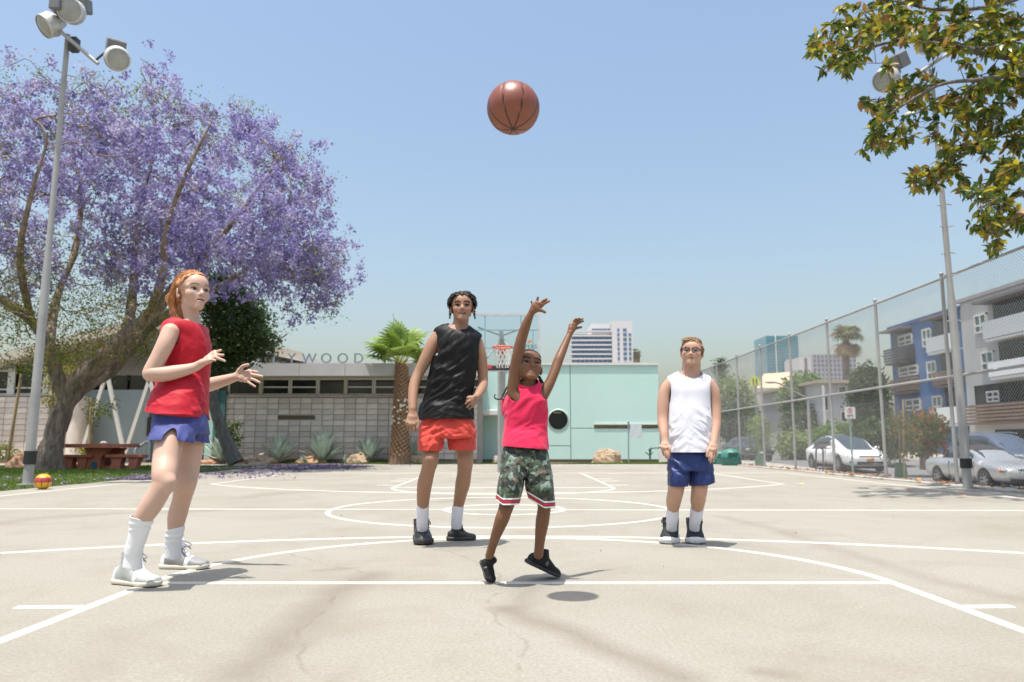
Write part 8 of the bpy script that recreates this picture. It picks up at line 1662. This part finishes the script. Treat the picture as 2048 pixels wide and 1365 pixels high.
    F = Field(*bounds(P(990, 910, 3.850), P(1105, 755, 4.1), m=0.06), 0.0046); F.loft(st, 0.0, 2.3)
    F.rc(P(1050, 772, 4.000), P(1030, 786, 3.995), 0.040, 0.030, 0.03); F.rc(P(1064, 772, 4.000), P(1083, 787, 3.995), 0.040, 0.030, 0.03)
    F.rc(P(1011, 806, 4.040), P(1013, 822, 4.030), 0.02, 0.02, 0.04)
    fo = [((1, 0, 0.9), 0.05, 0.8, P(1040, 800, 3.920), 0.13), ((1, 0, 0.5), 0.05, 0.6, P(1060, 845, 3.920), 0.14), ((0.4, 0, 1), 0.05, 0.8, P(1085, 810, 3.920), 0.1), ((1, 0, -0.5), 0.05, 0.5, P(1075, 880, 3.920), 0.1)]
    garment("shirt", F, [ball_cut(P(1056.5, 762, 3.970), np.eye(3), (0.052, 0.075, 0.036)), ball_cut(P(1023, 779, 3.960), np.stack([unit((0.9, 0, 0.45)), (0, 1, 0), unit((-0.45, 0, 0.9))]), (0.035, 0.11, 0.078)), ball_cut(P(1090, 785, 3.980), np.eye(3), (0.022, 0.1, 0.040)), plane_cut(P(1050, 896, 4.0), (-0.08, 0, -1))], pk, root, fo, 0.008)
    # camouflage shorts with striped hem
    m = NT("camouflage_cloth"); v = m.coord("Object"); n1 = m.noise(v, 19, 2, 0.5, 0.6); n2 = m.noise(m.coord("Object", (1, 1, 1.3), (0.4, 0.9, 0.2)), 23, 2, 0.5, 0.8); n3 = m.noise(m.coord("Object", (1.2, 1, 1), (1.4, 0.2, 0.7)), 27, 2, 0.5, 0.6)
    c = m.ramp(n1, [(0.0, (0.016, 0.026, 0.014)), (0.53, (0.045, 0.075, 0.035))], 'CONSTANT'); c = m.mix(m.ramp(n2, [(0.0, 0.0), (0.56, 1.0)], 'CONSTANT'), c, (0.006, 0.006, 0.006)); c = m.mix(m.ramp(n3, [(0.0, 0.0), (0.60, 1.0)], 'CONSTANT'), c, (0.15, 0.21, 0.17)); c = m.mix(m.ramp(m.noise(m.coord("Object", (1, 1, 1), (2.0, 1, 0.3)), 21, 2, 0.5, 0.6), [(0.0, 0.0), (0.62, 1.0)], 'CONSTANT'), c, (0.085, 0.062, 0.04))
    st_ = m.ramp(m.attr("hem", 2), [(0.0, (0.72, 0.72, 0.72)), (0.20, (0.010, 0.008, 0.010)), (0.30, (0.50, 0.012, 0.03)), (0.62, (0.010, 0.008, 0.010)), (0.72, (0.72, 0.72, 0.72)), (0.94, (0.010, 0.01, 0.01))], 'CONSTANT')
    c = m.mix(m.math('LESS_THAN', m.attr("hem", 2), 0.97), c, st_); m.set(Base_Color=c, Roughness=0.6); m.b.inputs["Sheen Weight"].default_value = 0.1; m.bump(m.noise(v, 34, 3), 0.5, 0.012); camo = m.m
    F = Field(*bounds(P(982, 1025, 3.8), P(1116, 880, 4.1), m=0.06), 0.0046)
    F.loft(rows([(952, 1000.5, 1102, .108), (920, 1001, 1099, .100), (873, 1014, 1088, .068)], 3.98, XR, .1), 0.0, 2.3)
    lg1 = [(1022, 988, 1037, .085, -0.04), (1008, 990.5, 1037.5, .085, -0.035), (985, 995, 1042, .09, -0.025), (965, 999, 1046, .095, -0.01), (935, 1008, 1042, .05, 0)]; lg2 = [(1026, 1065, 1110.5, .085), (1010, 1063, 1110, .085), (990, 1057, 1108, .09), (965, 1051, 1105, .095), (935, 1055, 1095, .05)]
    F.loft(rows(lg1, 3.93, XR, .09), 0.025, 2.3); F.loft(rows(lg2, 3.945, XR, .09), 0.025, 2.3)
    hl = lambda V: P(1014, 1011, 3.8)[2] + 0.22 * (V[:, 0] + 0.02) * 0 + 0.03 * np.clip((-0.045 - V[:, 0]) / 0.05, 0, 1)
    hr = lambda V: P(1087, 1017, 3.85)[2] + 0.045 * np.clip((0.16 - V[:, 0]) / 0.08, 0, 1)
    hz = lambda V: np.where(V[:, 0] < 0.066, hl(V), hr(V))
    fo = [((1, 0, -1.0), 0.055, 0.9, P(1025, 930, 3.84), 0.12), ((1, 0, 1.0), 0.055, 0.9, P(1080, 950, 3.84), 0.12), ((0.15, 0, 1), 0.05, 0.7, P(1085, 990, 3.84), 0.1), ((0.1, 0, 1), 0.05, 0.7, P(1015, 985, 3.84), 0.1)]
    garment("shorts", F, [lambda V: hz(V) - V[:, 2], plane_cut(P(1050, 878, 3.98), (0, 0, 1))], camo, root, fo, 0.013, attr={"hem": lambda V: (V[:, 2] - hz(V)) / 0.036})
    bu = M_cloth("black_mesh_trainer", (0.009, 0.009, 0.0095), 0.7, 300, 0.2, 0.1, wr=0.4); bs = pmat("black_rubber_sole", (0.02, 0.02, 0.021), 0.55, 0.2, 20); tr = pmat("grey_toe_cap", (0.10, 0.10, 0.105), 0.35, 0.15, 30)
    hl_ = P(964, 1122, 4.02); tl_ = G(981, 1168) + np.array([0.0, 0.0, 0.004])
    shoe(root, hl_, tl_, (0, 0.1, 1), (bu, bs, bs, tr), 0.10, 0.16, 1.5, stripe=False, sole_h=0.028, toebox=1.2, chunky=0.012, laces=False, strap=True, lean=(0.02, 0.02), slope=0.0, at=0.26, ctop=0.158)
    hl_ = P(1053, 1127, 4.05); tl_ = G(1113, 1156) + np.array([0, 0, 0.003])
    shoe(root, hl_, tl_, (0.3, 0, 1), (bu, bs, bs, tr), 0.10, 0.22, 1.35, stripe=False, sole_h=0.028, toebox=1.2, chunky=0.012, laces=False, strap=True, lean=(0.0, -0.24), slope=0.0, at=0.37, ctop=0.152)
    hair = hair_cap(h, root, hm, [(-0.9, 0.2), (-0.35, 0.22), (-0.12, 0.45), (-0.05, 0.60), (0.08, 0.64), (0.16, 0.76), (0.24, 0.86), (0.30, 0.925), (0.6, 0.93)], 1.025, amp=0.012)
    A = []
    for i in range(13):    # cornrows
        x = -0.30 + 0.6 * i / 12; pts = []
        for t in np.linspace(0, 1, 8):
            a = 0.55 + 1.9 * t; v = unit(np.array([x * (1 - 0.15 * t) / 0.345, math.cos(a) * math.sqrt(max(0.05, 1 - (x / 0.345) ** 2 * .8)), math.sin(a) * math.sqrt(max(0.05, 1 - (x / 0.345) ** 2 * .8))])); pts.append(CRC + CRR * v * 1.035)
        A.append(h.wv(spline(np.array(pts), 8)))
    for a_ in A: locks("cornrow", hair, hm, a_[None], np.full(1, 0.0052), 6, (1, 1, 1, 1, 1))
    for pts in ([(1030, 752, 4.02), (1016, 772, 4.03), (1006, 790, 4.02), (1003, 797, 4.01), (997, 799, 4.0), (990, 797, 3.99), (989, 791, 3.99), (992, 789.5, 3.99)], [(1032, 755, 4.02), (1019, 776, 4.03), (1011, 792, 4.02), (1008, 799, 4.01), (1003, 800, 4.0)], [(1078, 752, 4.02), (1086, 766, 4.03), (1091, 776, 4.03), (1089, 790, 4.03)], [(1076, 752, 4.02), (1083, 768, 4.03), (1088, 779, 4.03)]):
        q = spline(np.array(PP(pts)), 26); r_ = 0.0058 * (0.8 + 0.3 * np.abs(np.sin(np.arange(26) * 1.7))) * np.linspace(1, 0.45, 26); m = MB(); m.tube(q, r_, 6); m.build("braid", hm, hair, True)
    return root

# ============================================================ boy in white with glasses
def specs_boy():
    skin = (0.50, 0.305, 0.22); mat = M_skin("pale_skin", skin)
    h = Head(P(1384, 705.5, 5.34), 0.200, (-0.33, -1), 0.10, 0.05, wide=1.04)
    lo, hi = bounds(P(1308, 1090, 5.1), P(1446, 670, 5.6), m=0.05); lo[2] = 0.06
    F = Field(lo, hi, 0.0056, [(h.c - 0.15, h.c + 0.15), (P(1318, 922, 5.1), P(1344, 878, 5.3)), (P(1408, 930, 5.1), P(1438, 880, 5.3))], 0.0037)
    sh = [(911, 1335.5, 1424.5, .155), (880, 1334, 1422.5, .145), (853, 1334, 1422, .138), (827, 1335, 1420.5, .132), (800, 1336, 1420, .12), (780, 1335, 1421, .115), (766, 1335, 1421, .10), (756, 1340, 1416, .08), (748, 1353, 1407, .06)]
    st = rows(sh, 5.37, XR, .12); F.loft(rows([(r[0], r[1] + 3, r[2] - 3, min(r[3], .125)) for r in sh[2:]], 5.37, XR, .12), 0.0, 2.3, grow=-0.02)
    F.loft(rows([(935, 1345, 1416, .11), (910, 1346, 1412, .10), (860, 1348, 1410, .095)], 5.37, XR, .12), 0.02, grow=-0.006)
    limb(F, [(1381, 765, 5.39, 23), (1382, 748, 5.38, 19), (1383, 728, 5.37, 18)], 0.03)
    limb(F, [(1340, 768, 5.36, 12), (1330, 784, 5.36, 12.2), (1326, 810, 5.35, 11.4), (1325, 833, 5.34, 10.3), (1325.5, 848, 5.32, 9.9), (1327.5, 866, 5.28, 8.2), (1329, 880, 5.26, 7)], 0.014)
    hand(F, P(1329.5, 882, 5.255), [PP([(1335, 896, 5.225), (1338.5, 908, 5.21), (1338, 916, 5.215)]), PP([(1331, 897, 5.22), (1334.5, 910, 5.205), (1335.5, 918.5, 5.21)]), PP([(1327, 896, 5.225), (1330, 908, 5.215), (1331.5, 916, 5.22)]), PP([(1323.5, 894, 5.235), (1325, 904, 5.23), (1327.5, 911, 5.235)])],
         PP([(1334.5, 889, 5.235), (1339, 896, 5.21), (1340.5, 904, 5.205)]), 0.0074, 0.0145, 0.0215)
    limb(F, [(1418, 768, 5.36, 12), (1427, 785, 5.36, 12.2), (1430.5, 812, 5.36, 11.4), (1431.5, 838, 5.34, 10.3), (1431, 853, 5.32, 10), (1429, 868, 5.29, 8.6), (1427.5, 883, 5.26, 7.4)], 0.014)
    hand(F, P(1427.5, 885, 5.255), [PP([(1420.5, 899, 5.225), (1418.5, 912, 5.205), (1418, 921, 5.21)]), PP([(1424.5, 901, 5.22), (1423, 915, 5.205), (1421, 925.5, 5.21)]), PP([(1428.5, 900, 5.225), (1428, 914, 5.215), (1425.5, 923, 5.22)]), PP([(1432, 898, 5.235), (1432.5, 909, 5.23), (1430, 917, 5.235)])],
         PP([(1421, 892, 5.235), (1415.5, 903, 5.21), (1413.5, 913, 5.205)]), 0.0074, 0.0150, 0.0225)
    limb(F, [(1358, 940, 5.37, 20), (1354, 965, 5.36, 17), (1351, 985, 5.36, 15.5), (1347.5, 1001, 5.43, 15), (1346, 1017, 5.49, 12), (1345, 1028, 5.515, 9.3), (1344, 1055, 5.56, 7)], 0.02)
    limb(F, [(1402, 940, 5.37, 20), (1400, 965, 5.36, 17), (1398, 985, 5.36, 15.5), (1396, 1001, 5.43, 14.8), (1395, 1013, 5.48, 12.5), (1393, 1026, 5.51, 9.6), (1389, 1055, 5.56, 7)], 0.02)
    for x in (1351, 1399): F.rc(P(x, 977, 5.31), P(x, 986, 5.32), 0.035, 0.03, 0.04)
    h.sculpt(F, mouth=0.32, smile=0.6, nose=0.95, fat=0.7, squint=0.35)
    def pf(V, col): h.paint(V, col, skin, (0.46, 0.20, 0.17), (0.09, 0.03, 0.025), blush=0.5); nailpaint(V, col, [P(1325, 838, 5.25), P(1432, 842, 5.25)], 0.08, (1.0, .88, .85))
    root = make_person(F, mat, pf, skin, (1.30, 5.4, 0), "person with glasses and short blond hair in white sleeveless top", h)
    h.eyes(root, (0.08, 0.10, 0.10), (0, 0.05, 0)); hm = M_hair("blond_hair", (0.20, 0.105, 0.045), (0.52, 0.32, 0.15), 0.45); bb = M_hair("blond_brow", (0.20, 0.11, 0.055), (0.28, 0.16, 0.08)); h.brows(root, bb, 0.011); h.lashes(root, bb, 0.008)
    m = MB(); pts = h.wv(np.array([[x, 0.338 - 1.3 * x * x, 0.230 + 1.0 * x * x] for x in np.linspace(-0.06, 0.06, 9)])); m.tube(pts, 0.010 * h.H, 6); m.build("teeth", pmat("tooth_enamel", (0.72, 0.68, 0.60), 0.3), root, True)
    wt = M_cloth("white_jersey", (0.70, 0.70, 0.76), 0.75, 700, 0.02, 0.3, wr=0.4)
    F = Field(*bounds(P(1325, 915, 5.2), P(1432, 738, 5.55), m=0.06), 0.0054); F.loft(st, 0.0, 2.3)
    F.rc(P(1377, 756, 5.38), P(1345, 764, 5.37), 0.068, 0.045, 0.03); F.rc(P(1386, 756, 5.38), P(1413, 765, 5.37), 0.068, 0.045, 0.03)
    fo = [((1, 0, 0.9), 0.05, 0.9, P(1340, 875, 5.25), 0.12), ((-1, 0, 0.7), 0.05, 1.0, P(1419, 845, 5.25), 0.10), ((0.1, 0, 1), 0.06, 0.5, P(1345, 810, 5.24), 0.12), ((1, 0, -0.5), 0.07, 0.4, P(1405, 890, 5.24), 0.12)]
    garment("shirt", F, [ball_cut(P(1381, 745.5, 5.34), np.eye(3), (0.082, 0.105, 0.052)), ball_cut(P(1330, 784, 5.36), np.eye(3), (0.036, 0.12, 0.115)), ball_cut(P(1426, 785, 5.36), np.eye(3), (0.034, 0.12, 0.115)), plane_cut(P(1380, 905, 5.37), (0, 0, -1))], wt, root, fo, 0.010)
    nv = M_cloth("navy_jersey_shorts", (0.008, 0.026, 0.13), 0.5, 700, 0.06, 0.3, wr=0.4, spec=0.45)
    F = Field(*bounds(P(1328, 985, 5.2), P(1434, 893, 5.55), m=0.06), 0.0052)
    F.loft(rows([(940, 1336, 1425, .135), (920, 1336.5, 1423, .135), (884, 1346, 1412, .10)], 5.37, XR, .12), 0.0, 2.4)
    F.loft(rows([(982, 1336.5, 1370.5, .105), (950, 1337, 1376, .108), (925, 1344, 1373, .06)], 5.36, XR, .1), 0.025, 2.4); F.loft(rows([(982, 1380.5, 1429, .105), (950, 1378.5, 1425.5, .108), (925, 1384, 1416, .06)], 5.36, XR, .1), 0.025, 2.4)
    garment("shorts", F, [lambda V: np.where(V[:, 0] < 1.241, P(1354, 974, 5.25)[2], P(1404, 971.5, 5.25)[2] + 0.03 * np.clip((V[:, 0] - 1.33) / 0.1, 0, 1)) - V[:, 2], plane_cut(P(1380, 889, 5.37), (0, 0, 1))], nv, root, [((1, 0, -0.8), 0.05, 0.9, P(1356, 930, 5.25), 0.12), ((0.1, 0, 1), 0.06, 0.6, P(1400, 950, 5.25), 0.14), ((1, 0, -0.2), 0.05, 0.6, P(1350, 955, 5.25), 0.09)], 0.011)
    wh = M_cloth("white_crew_sock", (0.72, 0.72, 0.80), 0.9, 500, 0.03, 0.3, wr=0.15)
    for rr, Y0, Y1, tp in (([(1016, 1332, 1357.5), (1035, 1332.5, 1357), (1048, 1333, 1354.5), (1060, 1333, 1353.5)], 5.49, 5.575, (1345, 1020, 5.49)), ([(1012, 1381.5, 1408.5), (1035, 1379.5, 1404), (1048, 1378.5, 1400), (1060, 1379, 1398.5)], 5.49, 5.575, (1395, 1015.5, 5.49))):
        F = Field(*bounds(P(rr[0][1], rr[0][0], Y0), P(rr[-1][2], rr[-1][0], Y1), m=0.07), 0.0045); tubeloft(F, rr, Y0, Y1, 0.95)
        garment("sock", F, [plane_cut(P(*tp), (0.0, 0, 1))], wh, root, disp=lambda V, N: V + N * (0.0016 * fbm(V * 50))[:, None])
    bu = M_cloth("black_knit_trainer", (0.022, 0.023, 0.025), 0.7, 260, 0.25, 0.1, wr=0.35); bs = pmat("white_rubber_sole", (0.70, 0.70, 0.69), 0.55, 0.06, 20); bl = pmat("black_lace", (0.010, 0.010, 0.011), 0.7); tr = pmat("black_trim", (0.012, 0.012, 0.013), 0.5)
    shoe(root, G(1343.5, 1078), G(1337, 1089.5), (0, 0, 1), (bu, bs, bl, tr), 0.10, 0.035, 1.12, sole_h=0.034, toebox=1.1, chunky=0.01, bow=True)
    shoe(root, G(1389, 1078), G(1391.5, 1089.5), (0, 0, 1), (bu, bs, bl, tr), 0.10, 0.035, 1.12, sole_h=0.034, toebox=1.1, chunky=0.01, bow=True)
    hair = hair_cap(h, root, hm, [(-0.9, 0.18), (-0.35, 0.20), (-0.14, 0.40), (-0.06, 0.60), (0.06, 0.62), (0.14, 0.68), (0.22, 0.76), (0.30, 0.81), (0.36, 0.82), (0.6, 0.83)], 1.06, amp=0.03)
    fl = lambda p, r: np.array([-0.25 - 0.2 * r.random(), 0.75 if p[2] > 0.85 else -0.4, 0.1 if p[2] > 0.8 else -0.9])
    mk = lambda p: p[2] > np.interp(p[1], [-0.5, -0.2, -0.08, 0.1, 0.25, 0.33], [0.25, 0.4, 0.62, 0.70, 0.84, 0.88])
    A = scalp_paths(h, 480, fl, 0.22, 0.13, 0.008, mk, 1.04, seed=9); fr = np.random.default_rng(12); B = []
    for i in range(150):   # quiff
        x = fr.uniform(-0.24, 0.26); p0 = CRC + CRR * unit((np.array([x, 0.32 - 0.25 * fr.random(), 0.86]) - CRC) / CRR) * 1.03
        B.append(h.wv(spline(np.array([p0, p0 + [-0.02, 0.045, 0.02], p0 + [-0.07, 0.07, 0.035 + 0.012 * fr.normal()], p0 + [-0.13, 0.055, 0.02]]), 7)))
    locks("hair_lock", hair, hm, np.concatenate([A, np.array(B)]), np.concatenate([np.full(len(A), 0.0022), np.full(len(B), 0.0024)]))
    fm = pmat("black_glasses_frame", (0.008, 0.008, 0.009), 0.25); gm = NT("clear_lens"); gb = gm.n("ShaderNodeBsdfGlossy"); gb.inputs["Roughness"].default_value = 0.03; tb = gm.n("ShaderNodeBsdfTransparent"); mx = gm.n("ShaderNodeMixShader"); mx.inputs[0].default_value = 0.04; gm.l(tb.outputs[0], mx.inputs[1]); gm.l(gb.outputs[0], mx.inputs[2]); gm.l(mx.outputs[0], gm.o.inputs[0])
    m = MB(); LN = []
    for sx in (-1, 1):
        th = np.linspace(0, 2 * math.pi, 23); q = np.stack([sx * 0.165 + 0.118 * np.cos(th), 0.425 - 0.25 * (0.118 * np.cos(th) * sx * 0.5 + 0.08) + 0 * th, 0.485 + 0.095 * np.sin(th)], 1); m.tube(h.wv(q), 0.0009, 6, cap=False); LN.append(h.wv(q[:-1]))
        q = np.array([[sx * 0.16 + 0.125 * math.cos(t), 0.428 - 0.25 * (0.118 * math.cos(t) * sx * 0.5 + 0.08), 0.488 + 0.097 * math.sin(t)] for t in np.linspace(0.35, math.pi - 0.35, 12)]); m.tube(h.wv(q), 0.0025, 6)
        m.tube(h.wv(np.array([[sx * 0.275, 0.385, 0.52], [sx * 0.355, 0.33, 0.525], [sx * 0.385, 0.0, 0.52], [sx * 0.375, -0.06, 0.50]])), 0.0028, 6)
    m.tube(h.wv(np.array([[-0.055, 0.425, 0.51], [0, 0.44, 0.525], [0.055, 0.425, 0.51]])), 0.0024, 6)
    gl = m.build("glasses", fm, root, True)
    for L in LN: obj("lens", make_mesh("lens", L, [np.arange(len(L))[None]], gm.m), gl)
    return root

girl(); teen(); boy(); specs_boy()
